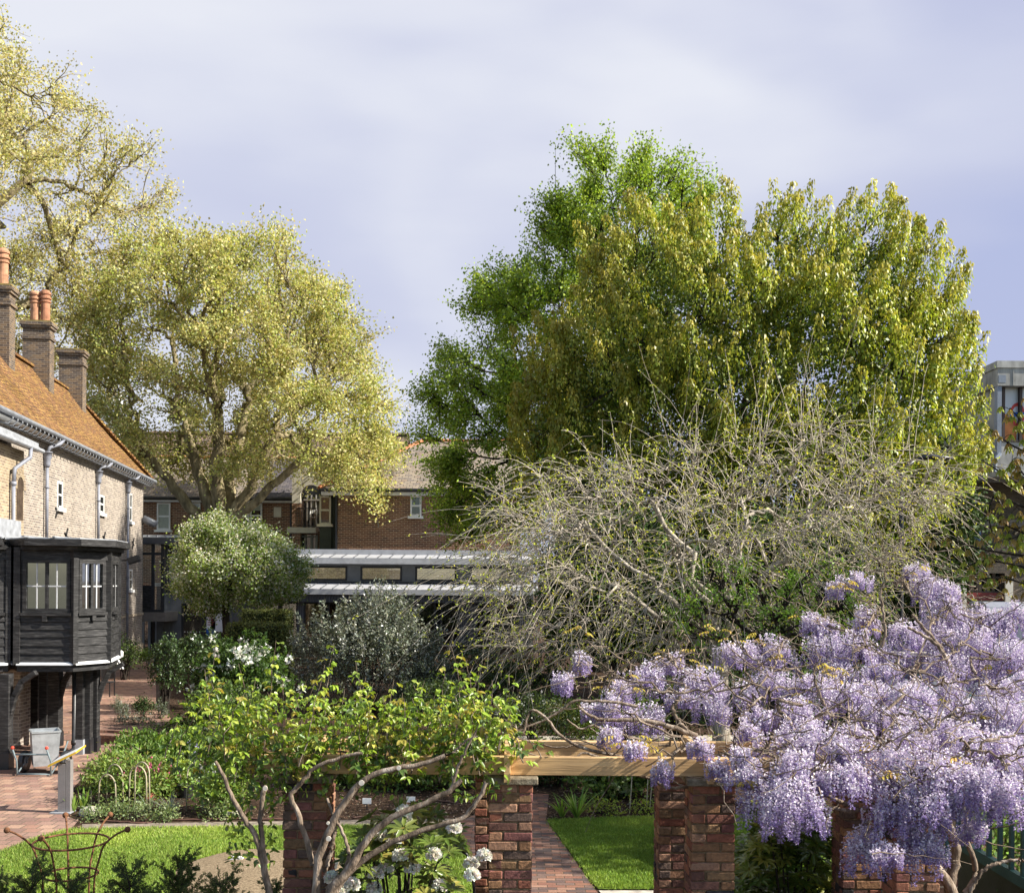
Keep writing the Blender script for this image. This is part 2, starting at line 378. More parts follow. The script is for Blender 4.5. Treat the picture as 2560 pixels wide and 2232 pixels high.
BARKP = M('pale_twig_bark', (.37, .32, .255), .8, .2, .35, 12, bstr=.6, c2=(.60, .54, .46), stretch=(1, 1, .4))
BARKV = M('vine_bark', (.22, .165, .12), .85, .15, .45, 18, bstr=.8, bdist=.012, c2=(.45, .38, .31), stretch=(1, 1, .3))
SOIL = M('bark_mulch_soil', (.055, .034, .022), .95, .1, .5, 14, bstr=.9, bdist=.03, c2=(.17, .11, .075))
STONE = M('pale_stone', (.42, .38, .32), .85, .2, .25, 7, bstr=.4)
OAK = M('fresh_oak', (.62, .395, .185), .65, .3, .22, 4, bstr=.45, c2=(.72, .50, .27), big=1.6, stretch=(.25, 4, 6))
LF = LEAF('leaf', .42); LFG = LEAF('glossy_leaf', .2, .28, .6); LFP = LEAF('petal', .3, .6, .2, (1.05, 1.0, 1.05)); LFD = LEAF('matt_leaf', .15, .6, .2)

# ------------------------------------------------------------------ ground, lawns, paths
def flat(name, outer, mat, z, holes=(), k='structure', thick=None):
    bm = bmesh.new(); edges = []
    for loop in [outer]+list(holes):
        vs = [bm.verts.new((p[0], p[1], z)) for p in loop]
        edges += [bm.edges.new((vs[i], vs[(i+1) % len(vs)])) for i in range(len(vs))]
    bmesh.ops.triangle_fill(bm, use_beauty=True, use_dissolve=False, edges=edges, normal=(0, 0, 1))
    for f in bm.faces:
        if f.normal.z < 0: f.normal_flip()
    me = bpy.data.meshes.new(name); bm.to_mesh(me); bm.free(); uvs(me)
    return kind(link_mesh(name, me, mat, None), k)
g2 = lambda lst: [tuple(G(*p).xy) for p in lst]
WELL = G(195, 1850).xy; WR = 1.32
ring = lambda r, n=40: [(WELL.x+r*math.cos(2*math.pi*i/n), WELL.y+r*math.sin(2*math.pi*i/n)) for i in range(n)]
flat('ground', [(-900, -60), (900, -60), (900, 1800), (-900, 1800)], SOIL, 0.0, [ring(WR)])
PAVE = BR('paving_brick', [(.29, .165, .12), (.33, .20, .145), (.25, .145, .115), (.37, .235, .17), (.29, .18, .14), (.22, .135, .11)], (.13, .105, .075), .24, .24, .016, .55, .5, .85, stain_col=(.62, .6, .55), bdist=.008, wob=.04)
PATHM = BR('path_brick', [(.22, .105, .075), (.13, .085, .075), (.27, .14, .095), (.17, .11, .09), (.24, .12, .08), (.10, .075, .07), (.30, .17, .12)], (.10, .075, .05), .225, .1, .009, .5, .7, .8, stain_col=(.6, .6, .6), bdist=.01, wob=.08)
pave_px = [(-260, 1646), (480, 1646), (430, 1700), (405, 1765), (440, 1815), (520, 1822), (560, 1850), (420, 1862), (340, 1876), (262, 1906), (190, 1962), (140, 2030), (196, 2052), (178, 2073), (90, 2096), (0, 2132), (-400, 2330), (-3000, 2330), (-3000, 1900)]
flat('brick_paving', g2(pave_px), PAVE, 0.012, [ring(WR-.002)])
path_px = [(1140, 2058), (1305, 1985), (1372, 1985), (1366, 2050), (1492, 2230), (1640, 2420), (1290, 2420), (1196, 2232)]
flat('brick_path', g2(path_px), PATHM, 0.010)
flat('lawn_edging_path', g2([(205, 2060), (1135, 2046), (1140, 2060), (205, 2076)]), M('edging_stone', (.23, .19, .15), .9, .1, .3, 9), 0.006)
flat('stone_path', g2([(1050, 1841), (1900, 1838), (1900, 1853), (1030, 1856)]), STONE, 0.010)
GRASSB = M('lawn_ground', (.12, .18, .03), .9, .1, .3, 14)
lawnL = g2([(170, 2076), (400, 2071), (700, 2068), (1000, 2066), (1136, 2064), (1168, 2120), (1196, 2232), (1235, 2420), (1235, 2600), (-900, 2600), (-420, 2340), (-150, 2200), (0, 2134), (60, 2108), (115, 2090)])
lawnR = g2([(1368, 2052), (1650, 2043), (2250, 2040), (2500, 2224), (1496, 2224)])
flat('lawn', lawnL, GRASSB, 0.014); flat('lawn', lawnR, GRASSB, 0.014)
flat('stone_edging', g2([(1497, 2227), (2500, 2227), (2520, 2250), (1515, 2250)]), STONE, 0.012)
flat('street', [(8, 38), (60, 38), (60, 49), (8, 49)], M('asphalt', (.05, .05, .052), .9, .2, .2, 8), 0.01)
# sandy dug-over circle in the lawn, low mound
mc = G(650, 2185).xy; MR = 1.12
def mound():
    mb = MB(); n, k = 14, 64; vs = [(mc.x, mc.y, .12)]; fs = []
    for i in range(1, n+1):
        for j in range(k):
            a = 2*math.pi*j/k; rr = MR*i/n*(1+.06*math.sin(3*a+1)+.03*math.sin(7*a)); q = Vector((mc.x+rr*math.cos(a), mc.y+rr*1.12*math.sin(a), 0))
            h = .10*(1-(i/n)**2)+.02+.02*mnoise.noise(q*6)*(1-i/n)+.012*mnoise.noise(q*17)*(i < n)
            vs.append((q.x, q.y, h if i < n else .012))
    for j in range(k):
        fs.append((0, 1+j, 1+(j+1) % k))
        for i in range(n-1): a, b = 1+i*k, 1+(i+1)*k; fs.append((a+j, b+j, b+(j+1) % k, a+(j+1) % k))
    mb.add(vs, fs)
    return kind(mb.build('sand_bed', M('sandy_gravel', (.40, .30, .19), .95, .1, .4, 45, bstr=1.0, bdist=.03, c2=(.60, .48, .33)), None, smooth=True), 'structure')
mound()
# sunken round light well with brick steps
mb = MB()
for i, (r0, r1, z) in enumerate([(WR, WR-.34, -.02), (WR-.34, WR-.68, -.24), (WR-.68, .02, -.46)]):
    mb.lathe([(r0, 0.012 if i == 0 else z+.22), (r0-.001, z), (r1, z)], (WELL.x, WELL.y, 0), 48, False)
mb.lathe([(WR+.12, .016), (WR+.12, .045), (WR, .05), (WR-.005, -.02)], (WELL.x, WELL.y, 0), 48, False)
kind(mb.build('sunken_steps', PAVE, None), 'structure')
# grass
def grass(poly, n, cols, h, skip=None):
    A = np.array(poly); x = rng.uniform(A[:, 0].min(), A[:, 0].max(), n*4); y = rng.uniform(max(A[:, 1].min(), 9.6), A[:, 1].max(), n*4)
    k = inside(poly, x, y)
    if skip is not None: k &= ((x-mc.x)**2+((y-mc.y)/1.1)**2 > skip**2)
    k &= rng.random(len(x)) < np.clip(1.25-(y-9)/16, .3, 1)      # thinner far away
    x, y = x[k][:n], y[k][:n]; m = len(x); x = x+rng.normal(size=m)*.03; y = y+rng.normal(size=m)*.03
    C = np.stack([x, y, np.full(m, .012)], 1); A_ = nrm(np.stack([rng.normal(size=m)*.45, rng.normal(size=m)*.45, np.ones(m)], 1))
    patch = np.array([mnoise.noise(Vector((a*.8, b*.8, 3.1))) for a, b in zip(x, y)])
    return C, A_, nrm(rdir(m)*np.array([1, 1, .2])), h*rng.uniform(.6, 1.3, m), .009, jcol(m, cols, .18)*(1+.34*patch[:, None])*np.array([1, 1, 1])+np.clip(patch[:, None]-.15, 0, 1)*np.array([[.16, .10, .03]])
lb = LB()
lb.add(*grass(lawnL, 210000, [(.20, .31, .045), (.25, .36, .06), (.17, .26, .04), (.32, .39, .10)], .05, MR*1.0))
lb.add(*grass(lawnR, 110000, [(.18, .28, .04), (.22, .32, .05), (.15, .24, .035)], .05))
kind(lb.build('grass', LEAF('grass_blade', .3, .5, .3), None), 'stuff')

# ------------------------------------------------------------------ brick almshouse at the left
HB = BR('london_stock_brick', [(.26, .215, .18), (.31, .26, .215), (.21, .175, .15), (.29, .24, .205), (.23, .19, .16), (.34, .29, .24), (.18, .15, .135)], (.50, .45, .38), .215, .075, .015, .55, .5, flemish=False)
CB = BR('sooty_chimney_brick', [(.11, .08, .06), (.15, .105, .07), (.085, .065, .055), (.19, .13, .08), (.13, .10, .08)], (.30, .25, .19), .215, .075, .012, .5)
TILE = BR('mossy_clay_tile', [(.29, .155, .06), (.25, .125, .055), (.34, .19, .065), (.28, .14, .062), (.22, .12, .065), (.37, .225, .075)], (.05, .028, .015), .165, .13, .03, .75, .9, .95, stain_col=(.62, .62, .45), bdist=.02)
HZo = 48.7; O = GX(355, HZo); HROT = math.atan(.1407)
house = thing('brick_almshouse', 'old stock brick almshouse with mossy orange tiled roof and three chimneys', 'house', O, HROT)
HM = MW[house]; Hd = Vector((-math.sin(HROT), math.cos(HROT), 0)); Hn = Vector((math.cos(HROT), math.sin(HROT), 0))
def WY(px, off=0.0):
    """local y where the sight line of pixel column px meets the plane x = off"""
    a = (px-CX)/F; o = O+Hn*off    # o + t*Hd ; X = a*Z
    t = (a*o.y-o.x)/(Hd.x-a*Hd.y); return t
def WP(px, py, off=0.0):
    t = WY(px, off); Zw = (O+Hn*off+Hd*t).y; return t, HZ(py, Zw, px)
EV = 8.05; W = 2.4
mb = MB(); mb.box(-4.8, 0, -30, 0, -.05, EV); wall = mb.build('wall', HB, house, world=False)
# roof: hipped, bell-cast, softly uneven
def roof_pts(u, y):     # u 0 eave .. 1 ridge
    prof = u*(W+.38); x = .38-prof; z = EV+.08+3.35*(u**1.18)*1.0
    return x, z
mb = MB(); nu, ny = 14, 70; vs = []; fs = []
for i in range(nu+1):
    u = i/nu
    for j in range(ny+1):
        y = -30+(30.35-u*(W+.2))*j/ny; x, z = roof_pts(u, y)
        nz = .09*mnoise.noise(Vector((x*.6, y*.35, 2)))+.03*mnoise.noise(Vector((x*3, y*2, 5)))
        vs.append((x, y, z+nz))
for i in range(nu):
    for j in range(ny): a = i*(ny+1)+j; fs.append((a, a+1, a+ny+2, a+ny+1))
mb.add(vs, fs)
b0 = len(mb.v); rz = EV+.08+3.35; yr = .35-(W+.2)
mb.add([(.38, .35, EV+.08), (-5.2, .35, EV+.08), (-W, yr, rz), (-5.2, -30, EV+.08), (-W, -30, rz), (.38, -30, EV+.06), (.38, .35, EV+.06), (-5.2, .35, EV+.06), (-5.2, -30, EV+.06)],
       [(0, 1, 2), (1, 3, 4, 2), (5, 6, 7, 8)])
roof = mb.build('roof', TILE, house, world=False, smooth=False)
mb = MB()
for j in range(70): y = -30+j*.4; mb.bar((-W, y, rz+.04), (-W, min(y+.385, yr+.1), rz+.04), .24, .1)
for j in range(8):
    a = Vector((.36, .33, EV+.13)); b = Vector((-W, yr, rz+.04)); mb.bar(a.lerp(b, j/8), a.lerp(b, (j+.94)/8), .2, .08)
mb.build('ridge_tile', TILE, roof, world=False)
mb = MB(); mb.tube([(.45, -30, EV+.02), (.45, .45, EV+.02)], .075, 10)
mb.box(.30, .34, -30, .3, EV-.07, EV+.06); gut = mb.build('gutter', M('gutter_grey', (.20, .21, .23), .5, .4, .15, 4), house, world=False)
for j in range(48):
    y = -20.0+j*.42; mb = MB()
    mb.tube([(.02, y, EV-.12), (.16, y, EV-.22), (.34, y, EV-.24), (.47, y, EV-.10), (.45, y, EV-.03)], .022, 5)
    mb.build('gutter_bracket', MC['gutter_grey'], gut, world=False)
mb = MB(); mb.box(0, .33, -30, .3, EV-.08, EV-.03); mb.build('soffit', WHITE, house, world=False)
# chimneys: px of the right edge, width px, cap y
def chimney(pxr, wpx, ytop, pots, xo):
    t = WY(pxr, xo); Zc = (O+Hn*xo+Hd*t).y; s = F/Zc; w = wpx/s; top = HZ(ytop, Zc, pxr); d = .62
    mb = MB(); x0, x1 = xo-w, xo; y0, y1 = t, t+d
    mb.box(x0, x1, y0, y1, EV+1.2, top-.62); mb.box(x0-.05, x1+.05, y0-.05, y1+.05, top-.62, top-.5); mb.box(x0+.002, x1-.002, y0+.002, y1-.002, top-.5, top-.22)
    mb.box(x0-.06, x1+.06, y0-.06, y1+.06, top-.22, top-.12); mb.box(x0-.1, x1+.1, y0-.1, y1+.1, top-.12, top)
    c = mb.build('chimney', CB, roof, world=False)
    mb = MB(); mb.box(x0-.08, x1+.08, y0-.08, y1+.08, top+.002, top+.06); mb.build('chimney_cap', M('mossy_mortar', (.26, .20, .08), .95, .1, .4, 9, c2=(.42, .30, .06)), roof, world=False)
    for k, (fx, h, c1) in enumerate(pots):
        mb = MB(); cc = (x0+w*fx, (y0+y1)/2, top+.05)
        pr = [(.19, 0), (.17, .05), (.165, h*.6), (.20, h*.62), (.20, h*.66), (.17, h*.68), (.17, h*.72), (.215, h*.73), (.215, h*.78), (.175, h*.8), (.175, h*.86), (.21, h*.87), (.21, h*.92), (.14, h), (.10, h)]
        mb.lathe(pr, cc, 18); mb.build('chimney_pot', M('terracotta_pot_%s' % k, c1, .85, .15, .25, 5), roof, world=False)
    mb = MB(); mb.slab([(x1+.02, y0-.1, roof_pts(.72, 0)[1]-.05), (x1+.35, y0-.1, roof_pts(.58, 0)[1]+.02), (x1+.35, y1+.1, roof_pts(.58, 0)[1]+.02), (x1+.02, y1+.1, roof_pts(.72, 0)[1]-.05)], (.02, 0, .05))
    mb.build('flashing', LEAD, roof, world=False)
chimney(19, 84, 715, [(.72, 1.25, (.42, .22, .13)), (.3, 1.2, (.36, .17, .1))], -1.75)
chimney(120, 64, 806, [(.36, 1.15, (.30, .12, .075)), (.74, 1.2, (.42, .17, .10))], -1.75)
chimney(203, 57, 876, [], -1.75)
# downpipes with hoppers
PIPE = M('painted_downpipe', (.22, .23, .27), .5, .4, .15, 5)
def downpipe(px, yhop, ybot, off=.10):
    t = WY(px, off); _, zh = WP(px, yhop, off); _, zb = WP(px, ybot, off)
    mb = MB(); mb.tube([(.45, t+.5, EV-.03), (.40, t+.28, EV-.2), (.16, t+.05, zh+.28), (off, t, zh+.1)], .06, 8)
    mb.lathe([(.075, -.34), (.10, -.26), (.10, -.1), (.14, -.04), (.14, .1), (.16, .1), (.16, .13)], (off, t, zh), 12)
    mb.tube([(off, t, zh-.3), (off, t, zb)], .052, 8)
    z = zh-1.0
    while z > zb+.2: mb.lathe([(.068, 0), (.068, .07)], (off, t, z), 8); z -= 1.45
    mb.build('downpipe', PIPE, house, world=False, smooth=True)
downpipe(116, 1140, 1353); downpipe(245, 1186, 1357); downpipe(319, 1212, 1635)
# narrow white framed windows with sills
def slit(px0, px1, y0, y1):
    ta, tb = WY(px0), WY(px1); za = WP(px0, y1)[1]; zb = WP(px0, y0)[1]
    mb = MB(); f = .07
    mb.box(-.02, .02, ta, ta+f, za, zb); mb.box(-.02, .02, tb-f, tb, za, zb); mb.box(-.02, .021, ta, tb, zb-f, zb); mb.box(-.02, .021, ta, tb, za, za+f)
    mb.box(-.02, .015, ta, tb, (za+zb)/2-.03, (za+zb)/2+.03); mb.box(0, .10, ta-.12, tb+.12, za-.12, za)
    w = mb.build('window', WHITE, house, world=False)
    mb = MB(); mb.box(.003, .008, ta+f*.5, tb-f*.5, za+.03, zb-.03); mb.build('pane', DGLASS, w, world=False)
slit(141, 154, 1202, 1268); slit(247, 258, 1236, 1281); slit(322, 328, 1232, 1303); slit(322, 330, 1423, 1474)
# wall ties
for px, py in ((163, 1338), (258, 1345), (331, 1358), (140, 1276)):
    t, z = WP(px, py); mb = MB()
    for a in (.6, -.6): mb.bar((.02, t-.22*math.cos(a), z-.28*math.sin(a)-.08), (.02, t+.22*math.cos(a), z+.28*math.sin(a)+.08), .04, .05, (1, 0, 0))
    mb.build('wall_tie', BLACKM, house, world=False)
# string course low on the wall
mb = MB(); zc = WP(330, 1538)[1]; mb.box(0, .045, -12, .03, zc-.05, zc+.05); mb.box(-4.8, .03, 0, .045, zc-.05, zc+.05); mb.build('string_course', M('worn_render', (.45, .37, .27), .9, .1, .3, 5), house, world=False)
mb = MB(); mb.box(0, .07, -12, 0, 0, .75); mb.build('plinth', M('lime_plinth', (.42, .35, .26), .95, .1, .35, 3, big=.8), house, world=False)
# stair projection with lead roof and arched niche
ty = WY(58, .45); zt = WP(58, 1128, .45)[1]
mb = MB(); mb.box(.002, .45, -30, ty, 0, zt); mb.build('stair_bay', BR('yellow_stock_brick', [(.34, .265, .17), (.30, .23, .15), (.38, .30, .20), (.27, .205, .14), (.24, .18, .13)], (.5, .42, .31), .215, .075, .013, .4), house, world=False)
mb = MB(); mb.slab([(-.1, -30, zt+.55), (-.1, ty+.3, zt+.55), (.75, ty+.3, zt+.16), (.75, -30, zt+.16)], (0, 0, .1)); mb.box(.62, .77, -30, ty+.32, zt+.02, zt+.158)
mb.tube([(.84, -30, zt+.05), (.84, ty+.4, zt+.05)], .06, 8); mb.build('lead_roof', LEAD, house, world=False)
ta, tb = WY(40, .452), WY(56, .452); za, zb = WP(48, 1300, .452)[1], WP(48, 1192, .452)[1]; r = (tb-ta)/2; cy = (ta+tb)/2
pl = [(ta, za), (tb, za)]+[(cy+r*math.cos(a), zb-r+r*math.sin(a)) for a in np.linspace(0, math.pi, 12)]
mb = MB(); mb.slab([(.453, y, z) for y, z in pl], (.004, 0, 0)); mb.build('niche', M('recess_shade', (.07, .05, .035), .9, .1, .3, 5), house, world=False)  # flat dark sheet: the shade inside the niche is put into its colour
mb = MB()
for a in np.linspace(0, math.pi, 10):
    q = Vector((.46, cy+(r+.1)*math.cos(a), zb-r+(r+.1)*math.sin(a))); mb.bar(q-Vector((0, .1*math.cos(a), .1*math.sin(a))), q+Vector((0, .1*math.cos(a), .1*math.sin(a))), .03, .12, (0, -math.sin(a), math.cos(a)))
mb.build('arch_ring', MC['yellow_stock_brick'], house, world=False)
t = WY(32, .55); mb = MB(); z1 = zt; mb.tube([(.84, t+.5, zt+.02), (.84, t+.45, zt-.25), (.58, t, zt-.6), (.55, t, zt-1.0)], .055, 8); mb.tube([(.55, t, zt-1.0), (.55, t, WP(32, 1330, .55)[1]), (.75, t+.1, WP(32, 1335, .55)[1]-.1)], .055, 8)
mb.lathe([(.08, 0), (.08, .1)], (.55, t, zt-1.05), 8); mb.build('downpipe', PIPE, house, world=False, smooth=True)
mb = MB(); mb.box(.45, 1.3, -30, WY(52, 1.3), WP(52, 1343, 1.3)[1]-.3, WP(52, 1343, 1.3)[1]+.4); mb.build('lead_flat', LEAD, house, world=False)

# fittings fixed to the house: floodlight, camera
def wall_fitting(kindname, label, cat, px, py, off, size):
    t, z = WP(px, py, off); p = HM @ Vector((off, t, z)); th = thing(kindname, label, cat, p, HROT)
    return th
fl = wall_fitting('floodlight', 'dark grey floodlight on the corner drainpipe of the brick almshouse', 'lamp', 334, 1398, .55, 1)
mb = MB(); mb.box(-.22, .22, -.2, .2, -.12, .12, Matrix.Rotation(-.35, 4, 'Y')); mb.box(-.25, .25, -.22, .22, -.15, -.122, Matrix.Rotation(-.35, 4, 'Y')); mb.build('housing', DARKF, fl, world=False, bevel=.015)
mb = MB(); mb.bar((-.5, 0, -.06), (-.2, 0, -.02), .07, .07); mb.build('bracket', BLACKM, fl, world=False)
ct = thing('security_camera', 'grey cylindrical security camera on the far corner of the brick almshouse', 'camera', P(368, 1306, 48.5), .4)
mb = MB(); mb.tube([(-.2, 0, .16), (.34, -.1, -.12)], .13, 12); mb.tube([(-.16, 0, .2), (.42, -.1, -.08)], .14, 12); mb.build('housing', M('camera_grey', (.13, .14, .16), .4, .5, .1), ct, world=False, smooth=True)
mb = MB(); mb.tube([(-.1, .0, .05), (-.25, .1, -.15), (-.55, .2, -.15)], .03, 6); mb.tube([(-.45, .2, -.2), (-.45, .2, -2.8)], .02, 5); mb.build('bracket', BLACKM, ct, world=False)

# ------------------------------------------------------------------ black weatherboarded annexe on posts
ann = thing('timber_annexe', 'black weatherboarded bay raised on dark timber posts beside the almshouse', 'annexe', (-9.6, 21.6, 0))
AZ0, AZ1 = 1.98, 4.28
def XZ(px, Z): return ((px-CX)/F*Z-(AZ0-CAMH)/Z*0, Z)
plan = [XZ(-60, 20.9), XZ(24, 21.15), XZ(30, 21.7), XZ(40, 21.7), XZ(47, 21.15), XZ(188, 21.25), XZ(274, 22.0), XZ(298, 23.3)]
plan = [(x-.02, z) for x, z in plan]
back = [(-10.75, 28.5), (-14.5, 28.5), (-14.5, 20.9)]
mb = MB(); loop = plan+back; n = len(loop)
cen = Vector((sum(p[0] for p in loop)/n, sum(p[1] for p in loop)/n, 0))
cladding = MB(); posts = MB()
WINS = {0: (-.0, .85), 4: (.10, .94), 5: (.10, .86), 6: (.12, .80)}
ZW0, ZW1 = 3.06, 3.98
wins = []
for i in range(n):
    a = Vector((*loop[i], 0)); b = Vector((*loop[(i+1) % n], 0)); L = (b-a).length; d = (b-a)/L; nn = Vector((d.y, -d.x, 0))
    def board(s0, s1, z0, z1, lap=.035):
        A = a+d*s0; B = a+d*s1; o = nn*lap; z = Vector((0, 0, 1)); wv = .008*math.sin(z0*50)
        cladding.add([A+z*z0+o, B+z*z0+o*(1+wv*9), B+z*z1+nn*.008, A+z*z1+nn*.008, A+z*z0, B+z*z0, B+z*z1, A+z*z1], [(0, 1, 2, 3), (0, 4, 5, 1), (1, 5, 6, 2), (3, 2, 6, 7), (0, 3, 7, 4)])
    has = i in WINS
    zb = 2.04; hts = [.16, .17, .15, .16, .17, .15, .1]
    top = ZW0-.06 if has else AZ1
    k = 0
    while zb < top-.02:
        h = min(.145+.03*((k*7+i*3) % 3)/2, top-zb); board(0, L, zb, zb+h+.012); zb += h; k += 1
    if has:
        zb = ZW1+.06
        while zb < AZ1-.02: h = min(.16, AZ1-zb); board(0, L, zb, zb+h+.01); zb += h
        s0, s1 = WINS[i][0]*L, WINS[i][1]*L
        if s0 > .02: board(0, s0, ZW0-.06, ZW1+.07, .012)
        board(s1, L, ZW0-.06, ZW1+.07, .012)
        wins.append((i, a, d, nn, s0, s1))
    wd = .12 if i in (4, 5, 6, 7) else .09
    if i < 8: MB().bar(a+nn*.0+Vector((0, 0, AZ0)), a+Vector((0, 0, AZ1)), wd, wd, nn).build('corner_post', BLACKT, ann)
cladding.build('cladding', BLACKT, ann)
for i, a, d, nn, s0, s1 in wins:
    mb = MB(); z = Vector((0, 0, 1)); L = s1-s0
    def fr(u0, u1, z0, z1, o0=-.04, o1=.05): mb.slab([a+d*(s0+u0)+nn*o0+z*z0, a+d*(s0+u1)+nn*o0+z*z0, a+d*(s0+u1)+nn*o0+z*z1, a+d*(s0+u0)+nn*o0+z*z1], nn*(o1-o0))
    fr(0, .07, ZW0-.06, ZW1+.06); fr(L-.07, L, ZW0-.06, ZW1+.06); fr(.07, L-.07, ZW1-.01, ZW1+.06); fr(.07, L-.07, ZW0-.06, ZW0+.02)
    fr(-.03, L+.03, ZW0-.12, ZW0-.062, -.04, .085)
    nv = 4 if L > .5 else 3
    fr(L/2-.028, L/2+.028, ZW0+.02, ZW1-.01, -.02, .04)
    w = mb.build('window', BLACKT, ann)
    mb = MB()
    for q in range(1, nv):
        u = .07+(L-.14)*q/nv
        if q*2 != nv: fr(u-.011, u+.011, ZW0+.02, ZW1-.01, 0, .02)
    fr(.07, L-.07, (ZW0+ZW1)/2-.013, (ZW0+ZW1)/2+.013, .0, .022)
    mb.build('glazing_bar', M('grey_glazing_bar', (.5, .5, .5), .5, .3, .1), w)
    mb = MB(); fr(.05, L-.05, ZW0, ZW1, .004, .008); mb.build('pane', GLASS('window_glass', .16), w)
# floor, white flashing, pale inside
def inset(lp, k): return [(cen.x+(x-cen.x)*k, cen.y+(y-cen.y)*k) for x, y in lp]
mb = MB(); mb.prism(inset(loop, .995), AZ0-.14, AZ0); mb.build('floor', BLACKT, ann)
mb = MB()
for i in range(7):
    a = Vector((*loop[i], AZ0+.02)); b = Vector((*loop[i+1], AZ0+.02)); d = (b-a).normalized(); nn = Vector((d.y, -d.x, 0)); mb.slab([a-nn*.02+Vector((0, 0, .03)), b-nn*.02+Vector((0, 0, .03)), b+nn*.07-Vector((0, 0, .03)), a+nn*.07-Vector((0, 0, .03))], (0, 0, .025))
mb.build('flashing', M('white_flashing', (.72, .72, .72), .5, .4, .08), ann)
mb = MB(); e = inset(loop, .99); mb.prism([(x+.25*(1 if j in (4, 5, 6, 7) else 0), y-.28*(1 if j < 7 else 0)) for j, (x, y) in enumerate(loop)], AZ1+.03, AZ1+.16)
mb.prism([(x+.12*(1 if j in (4, 5, 6, 7) else 0), y-.12*(1 if j < 7 else 0)) for j, (x, y) in enumerate(loop)], AZ1-.05, AZ1+.03); mb.build('eaves', BLACKT, ann)
mb = MB(); mb.prism([(x+.2*(1 if j in (4, 5, 6, 7) else 0), y-.22*(1 if j < 7 else 0)) for j, (x, y) in enumerate(loop)], AZ1+.162, AZ1+.185)
for j in range(11): xx = -13.9+j*.5; mb.bar((xx, 20.75+max(0, xx+9.3)*.5, AZ1+.20), (xx, min(28, 23.2-(xx+8.55)/2.28*5.2), AZ1+.20), .05, .03)
mb.build('roof', LEAD, ann)
mb = MB(); mb.box(-14.2, -9.25, 24.6, 24.7, AZ0, AZ1); e2 = inset(loop, .93); mb.prism(e2, AZ0+.002, AZ0+.02); mb.prism(e2, AZ1-.07, AZ1-.055); mb.build('inner_wall', M('pale_plaster', (.62, .6, .54), .8, .2, .05), ann)
mb = MB()
for x in (-9.95, -9.8, -9.4): mb.box(x, x+.05, 24.35, 24.5, AZ0+.6, AZ1-.1)
mb.box(-9.95, -9.36, 24.4, 24.5, AZ0+.9, AZ0+.96); mb.build('inner_shutter', WHITE, ann)
for i in (4, 5, 6):      # small wooden blocks below the sills
    a = Vector((*loop[i], 0)); b = Vector((*loop[i+1], 0)); d = (b-a).normalized(); nn = Vector((d.y, -d.x, 0)); c = a.lerp(b, .5)
    mb = MB(); mb.bar(c+nn*.06+Vector((0, 0, 2.83)), c+nn*.06+Vector((0, 0, 2.95)), .09, .05, nn); mb.build('toggle', BLACKT, ann)
# posts with curved brackets
def apost(px, Z, w=.19, brackets=(), shoe=True):
    p = GX(px, Z); mb = MB(); mb.box(p.x-w/2, p.x+w/2, p.y-w/2, p.y+w/2, .02, AZ0-.14)
    for dx, dy in brackets:
        pts = [p+Vector((dx*(w/2-.03), dy*(w/2-.03), 1.05)), p+Vector((dx*(w/2+.06), dy*(w/2+.06), 1.4)), p+Vector((dx*(w/2+.2), dy*(w/2+.2), 1.68)), p+Vector((dx*(w/2+.45), dy*(w/2+.45), 1.85))]
        for q in range(3): mb.bar(pts[q], pts[q+1]+(pts[q+1]-pts[q])*.1, .1, .12, (-dy, dx, 0))
    o = mb.build('post', BLACKT, ann, bevel=.008)
    if shoe: mb = MB(); mb.box(p.x-w/2-.012, p.x+w/2+.012, p.y-w/2-.012, p.y+w/2+.012, .012, .32); mb.build('shoe', LEAD if shoe == 2 else BLACKM, o)
apost(14, 20.75, .2, [(1, 0)]); apost(88, 24.6, .18); apost(110, 24.2, .17); apost(138, 23.6, .24, [(1, 0)]); apost(201, 22.55, .15, (), 2); apost(219, 22.65, .16, [(-1, 0)]); apost(236, 22.9, .17, [(1, .2)]); apost(-40, 24, .2)
p = GX(185, 22.5); mb = MB(); mb.tube([(p.x, p.y, AZ0-.2), (p.x, p.y, .14), (p.x-.08, p.y-.1, .05), (p.x-.22, p.y-.15, .04)], .048, 8); mb.lathe([(.065, 0), (.065, .08)], (p.x, p.y, .22), 8); mb.build('downpipe', BLACKM, ann, smooth=True)
mb = MB(); q = GX(36, 23.4); mb.box(q.x-.35, q.x+.12, q.y, q.y+.5, 0, AZ0-.15); mb.build('brick_pier', HB, ann)
fl2 = thing('white_spotlight', 'white spotlight under the far corner of the black timber bay', 'lamp', P(300, 1640, 23.6)); mb = MB(); mb.lathe([(.03, -.08), (.07, -.06), (.07, .05), (.03, .08)], (0, 0, .05), 12); mb.build('lamp_head', WHITE, fl2, world=False, smooth=True); mb = MB(); mb.tube([(-.3, 0, .05), (-.06, 0, .0)], .02, 6); mb.tube([(-.06, 0, -.05), (.08, -.02, -.28)], .022, 6); mb.tube([(-.12, 0, -.05), (.02, -.02, -.28)], .022, 6); mb.build('arm', WHITE, fl2, world=False)

